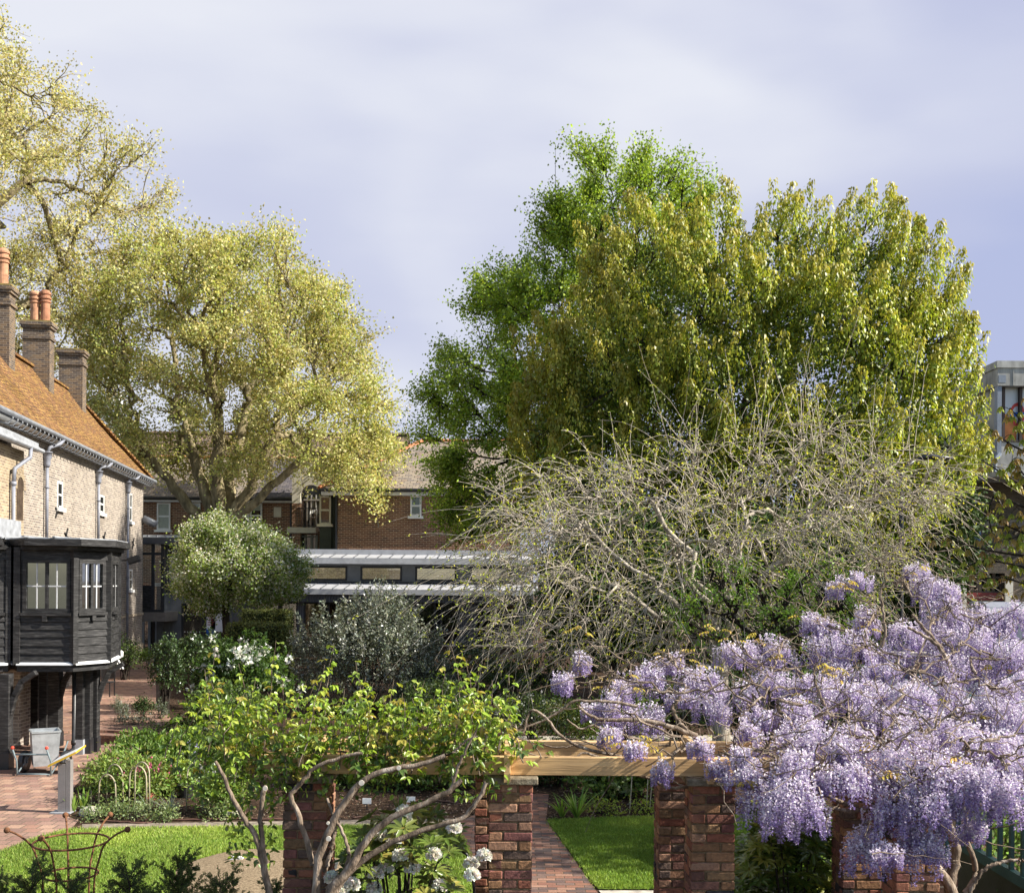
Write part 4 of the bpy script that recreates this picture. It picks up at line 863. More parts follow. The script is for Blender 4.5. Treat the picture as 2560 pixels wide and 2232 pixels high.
mb = MB(); a = q(2485, 1135); b = q(2497, 940); mb.box(a[0], b[0], SZ-.3, SZ, a[1], b[1]); mb.box(a[0]+.02, b[0]+.15, SZ-.36, SZ-.0, b[1]-.35, b[1]-.02); mb.tube([(a[0]+.15, SZ-.2, a[1]), (a[0]-.1, SZ-.3, a[1]-.3), (a[0]-.15, SZ-.3, a[1]-.8)], .12, 8); mb.build('downpipe', M('blue_grey_pipe', (.20, .23, .28), .5, .4, .1), st)
tr = thing('train', 'silver train with yellow end standing at the raised station', 'train', P(2430, 1178, 53))
t0, t1 = X(2385, 53), X(2494, 53); zb, ztp = HZ(1165, 53, 2450), HZ(1058, 53, 2450)
prof = [(0, zb), (0, ztp-.7), (.35, ztp-.15), (1.0, ztp), (1.8, ztp), (2.45, ztp-.15), (2.8, ztp-.7), (2.8, zb)]
mb = MB(); xm = X(2474, 53); mb.slab([(t0-6, 53+y, z) for y, z in prof][::-1], (xm-t0+6, 0, 0)); mb.build('body', M('train_silver', (.55, .56, .58), .35, .5, .06), tr)
mb = MB(); mb.slab([(xm+.003, 53+y, z) for y, z in prof][::-1], (t1-xm, 0, 0)); mb.build('yellow_end', M('train_yellow', (.70, .42, .04), .45, .4, .06), tr)
mb = MB(); mb.box(X(2477, 53), X(2489, 53), 52.96, 52.998, HZ(1120, 53), HZ(1066, 53)); mb.box(t0-3, X(2440, 53), 52.96, 52.998, HZ(1120, 53), HZ(1085, 53)); mb.build('window', DGLASS, tr)
mb = MB(); mb.box(X(2452, 53), X(2470, 53), 53.2, 54, ztp-.05, ztp+.12); mb.build('roof_vent', BLACKM, tr)
rl = thing('platform_railing', 'white railing with orange handrail along the viaduct edge', 'railing', P(2440, 1165, 49.7)); mb = MB()
za, zb = HZ(1160, 49.7, 2450), HZ(1093, 49.7, 2450); x = X(2392, 49.7)
while x < X(2492, 49.7): mb.bar((x, 49.7, za), (x, 49.7, zb), .07, .07); x += .42
x = X(2392, 49.7)
while x < X(2492, 49.7): mb.bar((x, 49.7, za), (x, 49.7, zb-.1), .02, .02); x += .09
mb.build('bar', M('white_metal', (.7, .7, .7), .4, .4, .05), rl); mb = MB(); mb.tube([(X(2385, 49.7), 49.7, zb), (X(2495, 49.7), 49.7, zb)], .06, 8); mb.build('handrail', M('orange_handrail', (.42, .15, .08), .5, .3, .1), rl)
van = thing('delivery_van', 'high roofed silver grey van parked in the street below the viaduct', 'van', GX(2520, 43.5))
xa, xb = X(2440, 43), X(2780, 43); zt = HZ(1504, 43, 2500)
prof = [(42, .45), (42, zt-.5), (42.12, zt-.15), (42.4, zt), (43.6, zt), (43.88, zt-.15), (44, zt-.5), (44, .45)]
mb = MB(); mb.slab([(xa, y, z) for y, z in prof][::-1], (xb-xa, 0, 0)); mb.build('body', M('van_grey', (.22, .23, .27), .35, .5, .05), van, bevel=.04)
mb = MB(); mb.box(xa+.05, xb, 41.985, 41.998, zt-.42, zt-.25); mb.build('pale_stripe', WHITE, van); mb = MB(); mb.box(xa+.2, xa+1.1, 41.98, 41.997, zt-1.3, zt-.6); mb.build('window', DGLASS, van)
for dx in (1.0, 4.2):
    mb = MB(); mb.lathe([(.2, -.11), (.36, -.1), (.36, .1), (.2, .11)], (0, 0, 0), 20); mb.v = [Vector((xa+dx+v.x, 42.1+v.z, .37+v.y)) for v in mb.v]; w = mb.build('wheel', BLACKM, van)
    mb = MB(); mb.lathe([(.19, -.12), (.05, -.125)], (0, 0, 0), 16); mb.v = [Vector((xa+dx+v.x, 42.1+v.z, .37+v.y)) for v in mb.v]; mb.build('rim', M('rim_grey', (.4, .4, .4), .4, .5), w)
lp = thing('street_lamp', 'black street lamp with curved arm in front of the maple', 'lamp', GX(2250, 30))
p = GX(2250, 30); zz = HZ(1190, 30, 2250); mb = MB(); mb.tube([(p.x, 30, 0), (p.x, 30, 1.2), (p.x, 30, zz), (p.x+.1, 30, zz+.25), (p.x+.38, 30, zz+.45)], [.09, .08, .06, .055, .05], 10); mb.build('pole', BLACKM, lp, smooth=True)
mb = MB(); mb.tube([(p.x+.38, 30, zz+.45), (p.x+.7, 30, zz+.56), (p.x+1.1, 30, zz+.52), (p.x+1.5, 30, zz+.5)], [.05, .10, .075, .03], 10); mb.build('lamp_head', BLACKM, lp, smooth=True)

# ------------------------------------------------------------------ trees
def tree(name, label, cat, outline, Z, R, base, fork, r0, ks, npts, clumps, crad, bark, lmat, leaf, shell=.4, pull=.6, wig=.07, sag=0.0, rtwig=.02, group=None, trunks=None, keep=.85, inset=.3, thin=None):
    th = thing(name, label, cat, base, 0, group)
    pts = inflate(outline, Z, R, npts, shell, inset)
    pts = clumpy(pts, clumps, crad, keep=keep)
    if thin: pts = pts[rng.random(len(pts)) > thin(pts)]
    groups, tips = [], []
    forks = trunks or [(base, fork, 1.0)]
    fk = np.array([np.array(f[1]) if f[2] > .05 else np.array([0, 0, -900.]) for f in forks]); own = (((pts[:, None]-fk[None])*np.array([1, 1, .45]))**2).sum(-1).argmin(1)
    for i, (b, f, k) in enumerate(forks):
        s = pts[own == i]
        if k < .05: groups.append((bez(b, (0, 0, 1), f, 9, .01)[None], np.linspace(r0*2.2, r0*1.7, 9)[None])); continue
        if len(s) < 4: continue
        b, f = np.array(b), np.array(f); Q = bez(b, nrm(f-b), f, 9, .03); r1 = r0*k
        groups.append((Q[None], np.linspace(r1*1.25, r1*.85, 9)[None])); g, t = grow(s, f, nrm(f-b), r1*.85, ks, pull, wig, 5, rtwig, .005, sag); groups += g; tips.append(t)
    tubes('trunk', groups, bark, th, 8); tips = np.concatenate(tips)
    lb = LB(); leaf(lb, tips); lb.build('crown', lmat, th); return th
def scatter(per, spread, L, W, cols, shape='quad', hang=.0, tone_var=.22, along=(.35, 1.05), br=.16, upn=.5):
    def f(lb, tips):
        n = len(tips)*per; k = np.repeat(np.arange(len(tips)), per); t = rng.uniform(*along, n)[:, None]
        a, b, c = tips[k, 0], tips[k, 1], tips[k, 2]; tt = np.clip(t, 0, 1)
        C = (1-tt)**2*a+2*tt*(1-tt)*b+tt**2*c+rng.normal(size=(n, 3))*spread
        A = nrm(rdir(n)+nrm(c-a)*.5+np.array([0, 0, -hang])); Nn = nrm(rdir(n)+np.array([0, 0, upn]))
        tone = 1+tone_var*rng.normal(size=len(tips))[k, None]  # random tone per twig
        pick = (rng.integers(0, len(cols), len(tips))[k]+(rng.random(n) < .35)*rng.integers(0, len(cols), n)) % len(cols)
        lb.add(C, A, Nn, L*rng.uniform(.6, 1.25, n), W*rng.uniform(.7, 1.2, n), np.clip(jcol(n, cols, br, pick)*tone, .004, 1), shape)
    return f
PLANE = [(.50, .48, .19), (.43, .44, .15), (.56, .52, .24), (.36, .40, .11), (.47, .41, .18)]
def plane_thin(p):      # open window onto the limbs low in the crown
    px = CX+p[:, 0]/p[:, 1]*F; py = HY-(p[:, 2]-CAMH)/p[:, 1]*F
    low = np.exp(-((px-500)/190)**2-((py-1120)/150)**2)*.62*(p[:, 1] < PTZ+2)+np.exp(-((px-760)/90)**2-((py-1230)/90)**2)*.8
    return np.clip(low, 0, .85)
oc = [(215, 1000), (225, 860), (260, 740), (330, 620), (400, 560), (470, 590), (490, 525), (550, 560), (560, 590), (640, 600), (700, 570), (760, 590), (800, 650), (870, 740), (920, 790), (935, 870), (975, 960), (1000, 1040), (995, 1110), (1005, 1180), (975, 1250), (930, 1290), (880, 1280), (820, 1240), (700, 1200), (600, 1230), (520, 1230), (430, 1200), (330, 1180), (240, 1100)]
PTZ = 57.0; bz = GX(560, PTZ)
def tp(px, py, dz=0): return P(px, py, PTZ+dz)
T0 = lambda px, py=1320: tp(px, py)
trunks = [(GX(548, PTZ), T0(548, 1330), .01), (T0(520), tp(380, 1150, -1), .72), (T0(535), tp(470, 1090, .5), .8), (T0(545), tp(545, 1040, -1.5), .95), (T0(556), tp(610, 1050, 1.5), .85), (T0(566), tp(680, 1100, -.5), .75), (T0(574), tp(750, 1150, -2), .6)]
PTZ = 57.0
tree('plane_tree', 'broad multi-stemmed plane tree with pale yellow-green spring leaves at centre left', 'tree', oc, PTZ, 8.0, bz, None, .36, [3, 5, 6], 2600, 420, .95, BARK, LF, scatter(52, .27, .155, .115, PLANE, tone_var=.16), trunks=trunks, shell=.5, wig=.1, rtwig=.03, thin=plane_thin)
ol = [(-500, 200), (-300, -150), (0, 10), (60, 80), (120, 105), (135, 150), (215, 200), (270, 250), (290, 310), (390, 365), (445, 400), (405, 450), (385, 520), (405, 560), (350, 640), (290, 700), (270, 800), (240, 920), (100, 980), (-200, 960), (-500, 800)]
LTZ = 56.0
def lp_(px, py, dz=0): return P(px, py, LTZ+dz)
trunks = [(GX(-220, LTZ), lp_(-200, 760), 1.0), (lp_(-205, 800), lp_(-60, 650, 1), .6), (lp_(-205, 780), lp_(-120, 420, -1), .7), (lp_(-210, 720), lp_(-20, 330, -2), .5), (lp_(-205, 800), lp_(60, 760, -1), .4), (lp_(-210, 700), lp_(40, 470, 1), .5)]
tree('plane_tree', 'tall plane tree rising behind the almshouse chimneys out of the left edge', 'tree', ol, LTZ, 9.0, GX(-220, LTZ), None, .55, [3, 5, 6], 2600, 430, 1.0, BARK, LF, scatter(44, .28, .15, .11, [(.52, .47, .21), (.47, .42, .18), (.57, .52, .27), (.41, .40, .15)], tone_var=.16), trunks=trunks, shell=.5, wig=.09, rtwig=.03)
oli = [(1015, 1010), (1050, 900), (1070, 830), (1130, 790), (1150, 700), (1180, 600), (1230, 640), (1260, 590), (1330, 630), (1310, 530), (1370, 510), (1390, 400), (1440, 370), (1500, 325), (1560, 380), (1660, 355), (1710, 390), (1790, 440), (1800, 470), (1750, 600), (1700, 900), (1600, 1200), (1350, 1300), (1280, 1390), (1180, 1390), (1060, 1380), (1090, 1320), (1010, 1240), (1030, 1150), (1005, 1060)]
LIZ = 44.0
tree('lime_tree', 'tall fresh green lime tree behind the bronze-tipped maple', 'tree', oli, LIZ, 5.0, GX(1500, LIZ), P(1490, 1150, LIZ), .32, [7, 6, 6], 2500, 420, .62, BARKD, LF, scatter(54, .19, .115, .10, [(.22, .32, .03), (.27, .37, .045), (.17, .26, .025), (.32, .42, .06)], hang=.5, tone_var=.2), shell=.45, wig=.09, sag=.08, rtwig=.025)
om = [(1255, 1120), (1275, 950), (1330, 850), (1400, 800), (1440, 650), (1480, 600), (1560, 540), (1680, 560), (1760, 500), (1850, 560), (1980, 520), (2110, 510), (2230, 560), (2310, 620), (2335, 720), (2385, 760), (2370, 800), (2395, 850), (2420, 920), (2410, 1000), (2430, 1070), (2420, 1180), (2330, 1320), (2200, 1440), (1900, 1480), (1600, 1480), (1400, 1420), (1270, 1290)]
MPZ = 36.0
def plumes(lb, tips):
    n0 = len(tips); c = tips[:, 2]; h = rng.uniform(.6, 1.6, n0); per = 120; n = n0*per; k = np.repeat(np.arange(n0), per)
    cen = c.mean(0); out = nrm((c-cen)*np.array([1, 1, .25])+1e-6); ax = nrm(out*.26+np.array([0, 0, 1.])+rng.normal(size=(n0, 3))*.09)
    t = rng.random(n)**.85; a = rng.uniform(0, 2*np.pi, n); rr = (.33-.24*t)*rng.uniform(.5, 1.1, n)
    rad = np.stack([np.cos(a), np.sin(a), np.zeros(n)], 1); C = c[k]+ax[k]*((t-.42)*h[k])[:, None]+rad*rr[:, None]
    A = nrm(rad*.55+np.array([0, 0, -.85])+rng.normal(size=(n, 3))*.3); Nn = nrm(rad+np.array([0, 0, .5])+rng.normal(size=(n, 3))*.25)
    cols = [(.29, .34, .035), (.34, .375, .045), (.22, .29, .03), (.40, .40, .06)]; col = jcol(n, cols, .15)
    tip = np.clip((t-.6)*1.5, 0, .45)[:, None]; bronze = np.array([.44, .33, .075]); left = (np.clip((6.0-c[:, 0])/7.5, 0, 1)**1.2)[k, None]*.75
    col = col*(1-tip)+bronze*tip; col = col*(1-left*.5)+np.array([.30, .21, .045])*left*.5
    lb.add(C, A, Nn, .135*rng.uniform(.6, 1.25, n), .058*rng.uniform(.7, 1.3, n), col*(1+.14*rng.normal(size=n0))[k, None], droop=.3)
    n = 60000; k = rng.integers(0, n0, n); C = c[k]*.86+cen*.14+rng.normal(size=(n, 3))*.4+np.array([0, 0, -.35]); lb.add(C, nrm(rdir(n)+np.array([0, 0, -.5])), rdir(n)+np.array([0, 0, .6]), .16*rng.uniform(.6, 1.2, n), .10, jcol(n, [(.10, .15, .022), (.13, .18, .025), (.075, .115, .018)], .15))  # inner fill leaves coloured darker, painting the shade between plumes
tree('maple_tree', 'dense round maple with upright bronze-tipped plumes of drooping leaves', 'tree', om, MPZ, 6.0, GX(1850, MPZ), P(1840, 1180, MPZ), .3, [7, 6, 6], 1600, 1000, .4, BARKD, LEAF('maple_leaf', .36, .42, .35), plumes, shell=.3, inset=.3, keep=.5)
# dark tree before the viaduct
scr = [(2130, 1420), (2180, 1230), (2260, 1170), (2350, 1180), (2420, 1240), (2440, 1340), (2420, 1450), (2360, 1530), (2200, 1560)]
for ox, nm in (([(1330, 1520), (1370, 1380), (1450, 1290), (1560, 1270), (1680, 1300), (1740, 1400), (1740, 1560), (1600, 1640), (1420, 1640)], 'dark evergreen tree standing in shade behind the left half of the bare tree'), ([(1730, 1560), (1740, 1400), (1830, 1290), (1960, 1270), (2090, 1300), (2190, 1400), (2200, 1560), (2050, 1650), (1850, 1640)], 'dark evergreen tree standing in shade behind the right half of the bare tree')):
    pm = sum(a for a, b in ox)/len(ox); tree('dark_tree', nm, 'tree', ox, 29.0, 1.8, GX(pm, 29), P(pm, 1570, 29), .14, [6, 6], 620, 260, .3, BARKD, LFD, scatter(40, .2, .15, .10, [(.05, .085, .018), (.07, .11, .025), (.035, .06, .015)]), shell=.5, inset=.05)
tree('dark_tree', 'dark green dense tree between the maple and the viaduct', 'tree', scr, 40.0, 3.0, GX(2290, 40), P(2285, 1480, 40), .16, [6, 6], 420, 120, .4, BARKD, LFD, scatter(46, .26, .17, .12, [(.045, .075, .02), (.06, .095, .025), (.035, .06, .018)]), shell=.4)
# hawthorn in blossom
oh = [(425, 1425), (440, 1380), (480, 1310), (550, 1290), (620, 1310), (670, 1330), (740, 1370), (775, 1425), (760, 1460), (740, 1500), (680, 1512), (600, 1520), (520, 1530), (470, 1490), (440, 1470)]
def haw(lb, tips):
    scatter(34, .17, .10, .065, [(.20, .28, .06), (.26, .33, .08), (.15, .22, .045)], tone_var=.2)(lb, tips)
    n0 = len(tips); per = 26; n = n0*per; k = np.repeat(np.arange(n0), per); t = rng.uniform(.2, 1.0, n)[:, None]
    C = tips[k, 0]*(1-t)+tips[k, 2]*t+rng.normal(size=(n, 3))*.14+np.array([0, 0, .06]); lb.add(C, nrm(rdir(n)+np.array([0, 0, .3])), nrm(rdir(n)+np.array([0, 0, 1.])), .085*rng.uniform(.6, 1.3, n), .07, jcol(n, [(.62, .62, .52), (.55, .56, .44), (.68, .68, .6)], .08))
tree('hawthorn_tree', 'small spreading hawthorn powdered with white blossom before the plane trunks', 'tree', oh, 40.5, 2.3, GX(566, 40.5), P(566, 1490, 40.5), .15, [6, 6, 4], 900, 150, .34, BARKD, LF, haw, shell=.6, inset=.0, sag=.05, rtwig=.012, keep=.92)
# bare tree with pale twigs and yellow buds
ob = [(1165, 1350), (1225, 1240), (1300, 1180), (1400, 1150), (1520, 1170), (1650, 1130), (1800, 1100), (1950, 1050), (2100, 1060), (2250, 1100), (2330, 1170), (2390, 1205), (2330, 1290), (2260, 1400), (2200, 1500), (1900, 1600), (1700, 1640), (1500, 1640), (1350, 1660), (1250, 1640), (1185, 1520)]
BTZ = 20.0
def bare():
    base = GX(1800, BTZ); th = thing('bare_tree', 'tangled bare tree of pale arching twigs with tiny yellow-green buds', 'tree', base)
    pts = inflate(ob, BTZ, 3.0, 560, .6, .02)
    T = lambda px, py, dz=0: np.array(P(px, py, BTZ+dz))
    forks = [(T(1800, 1640), T(1700, 1400, -.6), .9), (T(1800, 1650), T(1560, 1480, .2), .8), (T(1805, 1650), T(1860, 1330, .5), 1.0), (T(1805, 1600), T(2010, 1300, -.5), .8), (T(1800, 1600), T(1640, 1270, .8), .8), (T(1800, 1600), T(1480, 1330, -.3), .7)]
    groups = [(bez(base, (0, 0, 1), T(1800, 1600), 8, .03)[None], np.linspace(.2, .14, 8)[None])]; tips = []
    own = (((pts[:, None]-np.array([f[1] for f in forks])[None]))**2).sum(-1).argmin(1)
    for i, (b, f, k) in enumerate(forks):
        groups.append((bez(b, nrm(f-b+np.array([0, 0, .4])), f, 9, .08)[None], np.linspace(.085*k, .06*k, 9)[None]))
        g, t = grow(pts[own == i], f, nrm(f-b), .055*k, [5, 5, 4], .62, .10, 7, .014, .004, .10); groups += g; tips.append(t)
    tips = np.concatenate(tips); n0 = len(tips); m = 7
    # fine whips arching from each twig
    per = 4; k = np.repeat(np.arange(n0), per); n = len(k); s = rng.uniform(.15, .95, n)[:, None]; p0 = (1-s)**2*tips[k, 0]+2*s*(1-s)*tips[k, 1]+s*s*tips[k, 2]
    cen = T(1760, 1400); out = nrm((p0-cen)*np.array([1, .6, .6])); d = nrm(out*.75+rdir(n)*.95+np.array([0, 0, .35]))
    up = (p0[:, 2] > cen[2]+1.7)[:, None]*(rng.random(n) < .28)[:, None]; d = np.where(up, nrm(np.array([0, 0, 1.])+rng.normal(size=(n, 3))*.2), d)
    L = rng.uniform(.4, 1.9, n)[:, None]; t = np.linspace(0, 1, m)[None, :, None]; g = np.where(up, 0.0, rng.uniform(.2, .8, n)[:, None])[:, :, None]
    bend = rng.normal(size=(n, 3))*.16
    Q = p0[:, None]+d[:, None]*L[:, None]*t+np.array([0, 0, -1.])*g*L[:, None]*t**2+bend[:, None]*L[:, None]*t**2+rng.normal(size=(n, m, 3))*.012*t
    groups.append((Q, np.broadcast_to(np.linspace(.008, .0035, m)[None], (n, m))))
    tubes('trunk', groups, BARKP, th, 6)
    pb = 10; kk = np.repeat(np.arange(n), pb); j = rng.integers(2, m, len(kk)); C = Q[kk, j]; q = len(kk); lb = LB()
    sel = rng.random(q) < .75; C = C[sel]; q = len(C)
    lb.add(C+rng.normal(size=(q, 3))*.01, nrm(rdir(q)+np.array([0, 0, .5])), rdir(q), (.05)*rng.uniform(.5, 1.4, q), .028, jcol(q, [(.50, .54, .06), (.44, .50, .07), (.56, .52, .08), (.34, .44, .06)], .15)); lb.build('bud', LF, th)
bare()
# apple tree with fresh leaves
oa = [(1660, 1560), (1680, 1460), (1740, 1400), (1840, 1380), (1930, 1400), (2000, 1440), (2080, 1380), (2160, 1410), (2150, 1520), (2060, 1620), (1900, 1660), (1740, 1640)]
tree('apple_tree', 'dark-limbed young apple tree with bright green leaf tufts behind the wisteria', 'tree', oa, 18.0, 1.4, GX(1930, 18.0), P(1930, 1700, 18.0), .085, [5, 5], 300, 110, .12, BARKD, LF, scatter(16, .05, .062, .032, [(.20, .34, .05), (.26, .40, .07), (.16, .28, .045)], 'hex', tone_var=.2, along=(.75, 1.05)), shell=.7, wig=.12, sag=.1, rtwig=.014, inset=.02)
# chestnut boughs from beyond the right edge
def chestnut():
    Z = 17.0; T = lambda px, py, dz=0: np.array(P(px, py, Z+dz)); base = GX(2760, Z)
    th = thing('chestnut_tree', 'young chestnut boughs with drooping new leaves reaching in at the right edge', 'tree', base)
    groups = [(bez(base, (0, 0, 1), T(2740, 1000), 9, .02)[None], np.linspace(.16, .1, 9)[None])]; lb = LB()
    bs = [[(2750, 1120), (2640, 1100), (2560, 1060), (2525, 1020)], [(2750, 1180), (2640, 1160), (2540, 1120), (2480, 1080)], [(2750, 1260), (2650, 1250), (2560, 1215), (2500, 1180), (2455, 1150)], [(2750, 1300), (2620, 1290), (2540, 1260), (2480, 1230), (2470, 1290), (2480, 1330)], [(2750, 1400), (2620, 1395), (2520, 1385), (2440, 1370), (2380, 1350), (2350, 1330)], [(2750, 1440), (2620, 1440), (2540, 1410), (2460, 1400), (2400, 1420)], [(2750, 1230), (2650, 1270), (2570, 1330), (2520, 1350)], [(2750, 1060), (2640, 1020), (2580, 1000)], [(2760, 1200), (2640, 1210), (2560, 1190), (2530, 1150)], [(2760, 1330), (2600, 1350), (2530, 1320), (2490, 1300)], [(2700, 1420), (2600, 1470), (2500, 1440), (2440, 1450)]]
    for pl in bs:
        dz = rng.normal()*.5; A = np.array([T(a, b, dz*(1-i/len(pl))) for i, (a, b) in enumerate(pl)]); m = 14; t = np.linspace(0, len(A)-1, m); Q = np.stack([np.interp(t, np.arange(len(A)), A[:, i]) for i in range(3)], 1); Q[1:-1] = (Q[:-2]+2*Q[1:-1]+Q[2:])/4
        groups.append((Q[None], np.linspace(.028, .007, m)[None]))
        for i in range(4, m):
            for _ in range(2):
                c = Q[i]+rng.normal(size=3)*.1; e = c; q = 7; a = rng.uniform(0, 6.28)+np.arange(q)*.9; rad = np.stack([np.cos(a), np.sin(a), np.zeros(q)], 1); pk = np.full(q, rng.integers(0, 4))
                groups.append((np.stack([Q[i], (Q[i]+c)/2+np.array([0, 0, .02]), c])[None], np.array([[.006, .005, .004]])))
                lb.add(np.repeat(c[None], q, 0), nrm(rad*.5+np.array([0, 0, -.75])), nrm(rad+np.array([0, 0, .7])), rng.uniform(.09, .16, q), .05, jcol(q, [(.36, .38, .06), (.30, .36, .055), (.42, .32, .09), (.36, .25, .09)], .12, pk), 'hex')
    n = 9000; d = rdir(n); C = np.array([11.8, 14.5, 7.6])+d*(rng.random(n)**.4)[:, None]*np.array([3.2, 2.6, 2.9]); lb.add(C, nrm(rdir(n)+np.array([0, 0, -.6])), rdir(n)+np.array([0, 0, .8]), rng.uniform(.12, .2, n), .075, jcol(n, [(.24, .28, .045), (.30, .30, .05)], .15), 'hex')  # unseen part of the crown, added off-frame to shade the right lawn
    for d in rdir(40): groups.append((bez((10.2, 16.2, 5.5), (0, 0, 1), np.array([11.8, 14.5, 7.6])+d*np.array([2.6, 2.1, 2.3]), 9, .05)[None], np.linspace(.04, .008, 9)[None]))
    tubes('trunk', groups, BARKD, th, 6); lb.build('crown', LF, th)
chestnut()

# ------------------------------------------------------------------ shrubs and bed plants
def stems(th, base, tips, r=.012, mat=None, name='stem'):
    n = len(tips); m = 6; t = np.linspace(0, 1, m)[None, :, None]; b = np.array(base)[None]+rng.normal(size=(n, 3))*np.array([.06, .06, 0])
    Q = b[:, None]*(1-t)+tips[:, None]*t; Q[..., 2] = b[:, None, 2]+(tips[:, None, 2]-b[:, None, 2])*np.sin(t[..., 0]*np.pi/2)
    return tubes(name, [(Q, np.broadcast_to(np.linspace(r, r*.3, m)[None], (n, m)))], mat or BARKD, th)
def dome(c, rx, ry, rz, n, shell=.5, lump=.22, seed=0.0):
    d = rdir(n); d[:, 2] = np.where(d[:, 2] < -.25, -d[:, 2], d[:, 2]); k = np.array([1+lump*mnoise.noise(Vector(v)*2.1+Vector((seed, seed*2, 0)))*1.6 for v in d])
    r = (rng.random(n)**(shell*.5))*k; return np.array(c)+d*r[:, None]*np.array([rx, ry, rz]), d
def bush(name, label, cat, px, Z, w, h, cols, nl, ll, lw, mat=None, zc=.45, shape='quad', shoots=0, hang=0.0, flowers=None, group=None, shell=.5, lump=.25, depth=.9, ground=0.0, rise=.3):
    b = GX(px, Z, ground); th = thing(name, label, cat, b, 0, group); c = Vector((b.x, b.y, ground+h*zc)); rx, rz = w/2, h*(1-zc)
    P0, D0 = dome(c, rx*.95, rx*depth, rz, max(nl//(28 if shoots >= .15 else 9), 12), shell, lump, px*.01); P0[:, 2] = np.maximum(P0[:, 2], ground+.05)
    lb = LB(); k = rng.integers(0, len(P0), nl); tone = 1+.2*rng.normal(size=len(P0)); pk = rng.integers(0, len(cols), len(P0))
    if shoots:
        sl = h*rng.uniform(.5, 1.3, len(P0))*shoots; ax = nrm(D0*.45+np.array([0, 0, 1.])+rng.normal(size=D0.shape)*.15); t = rng.uniform(-.7, 1, nl)
        C = P0[k]+ax[k]*(sl[k]*t)[:, None]+rng.normal(size=(nl, 3))*ll*.35; A = nrm(rdir(nl)+ax[k]*.9)
    else: C = P0[k]+rng.normal(size=(nl, 3))*ll*1.3; A = nrm(rdir(nl)+D0[k]*.7+np.array([0, 0, rise-hang]))
    C[:, 2] = np.maximum(C[:, 2], ground+.03)
    lb.add(C, A, nrm(rdir(nl)*.8+D0[k]*.4+np.array([0, 0, .7])), ll*rng.uniform(.6, 1.3, nl), lw*rng.uniform(.7, 1.25, nl), np.clip(jcol(nl, cols, .14, pk[k])*tone[k, None], .003, 1), shape); lb.build('foliage', mat or LF, th)
    stems(th, b, P0[rng.choice(len(P0), min(len(P0), 26), replace=False)], .016 if h > 1 else .006)
    if flowers:
        nf, fs, fc, per = flowers; P1, D1 = dome(c, rx, rx*depth, rz*1.03, nf, .15, lump, px*.01); P1[:, 2] = np.maximum(P1[:, 2], ground+.1); fb = LB(); n = nf*per; k = np.repeat(np.arange(nf), per); d = rdir(n)
        fb.add(P1[k]+d*fs*.35, d, rdir(n), fs*rng.uniform(.5, .9, n), fs*.6, jcol(n, fc, .07)); fb.build('blossom', LFP, th)
    return th
def straps(name, label, cat, px, py, n, L, cols, w=.022, droop=.6, spread=.5, mat=None, group=None, flowers=None):
    b = G(px, py); th = thing(name, label, cat, b, 0, group); m = 6; a = rng.uniform(0, 6.28, n); out = np.stack([np.cos(a), np.sin(a), np.zeros(n)], 1); Ls = L*rng.uniform(.6, 1.15, n); t = np.linspace(0, 1, m); V = []; sp = spread*rng.uniform(.2, 1.1, n)
    side = np.stack([-np.sin(a), np.cos(a), np.zeros(n)], 1)
    for ti in t:
        c = np.array(b)+out*(.03+sp*Ls*(ti+droop*ti**2))[:, None]*.8; c[:, 2] += Ls*(ti-.5*droop*sp*ti**2.2)+.01
        ww = w*(1-ti**2.5)+.001; V.append(c-side*ww/2); V.append(c+side*ww/2)
    V = np.stack(V, 1); f = np.array([[2*i, 2*i+1, 2*i+3, 2*i+2] for i in range(m-1)]).ravel(); F_ = (np.arange(n)[:, None]*2*m+f[None]).ravel()
    np_mesh('foliage', V.reshape(-1, 3), F_, 4, mat or LF, th, np.repeat(jcol(n, cols, .15), 2*m, 0))
    if flowers:
        c1, k = flowers; fb = LB(); q = rng.choice(n, k); C = V[q, -1]+np.array([0, 0, .02]); kk = np.repeat(np.arange(k), 8); d = rdir(len(kk)); fb.add(C[kk]+d*.01, d, rdir(len(kk)), .045, .03, jcol(len(kk), [c1], .08)); fb.build('blossom', LFP, th)
    return th
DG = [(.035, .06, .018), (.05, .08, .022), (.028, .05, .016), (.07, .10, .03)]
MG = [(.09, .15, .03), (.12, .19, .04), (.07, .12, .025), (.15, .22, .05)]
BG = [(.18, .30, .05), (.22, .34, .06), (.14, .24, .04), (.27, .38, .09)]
SG = [(.16, .185, .14), (.20, .225, .18), (.12, .145, .105), (.26, .28, .23)]
bush('silver_shrub', 'large silvery grey-green upright shrub in front of the grey pavilion', 'shrub', 925, 30, 4.3, 3.15, [(.13, .145, .10), (.17, .185, .14), (.095, .11, .075), (.25, .26, .21)], 30000, .10, .042, LFG, .3, shoots=.17, shell=.4, lump=.3, depth=.7)
bush('silver_shrub', 'low dark flank of silvery shrub spreading right behind the climber', 'shrub', 1075, 28.5, 1.9, 1.5, [(.06, .075, .05), (.08, .095, .07), (.045, .06, .035)], 6000, .08, .035, LFG, .35, shoots=.1, depth=.7)
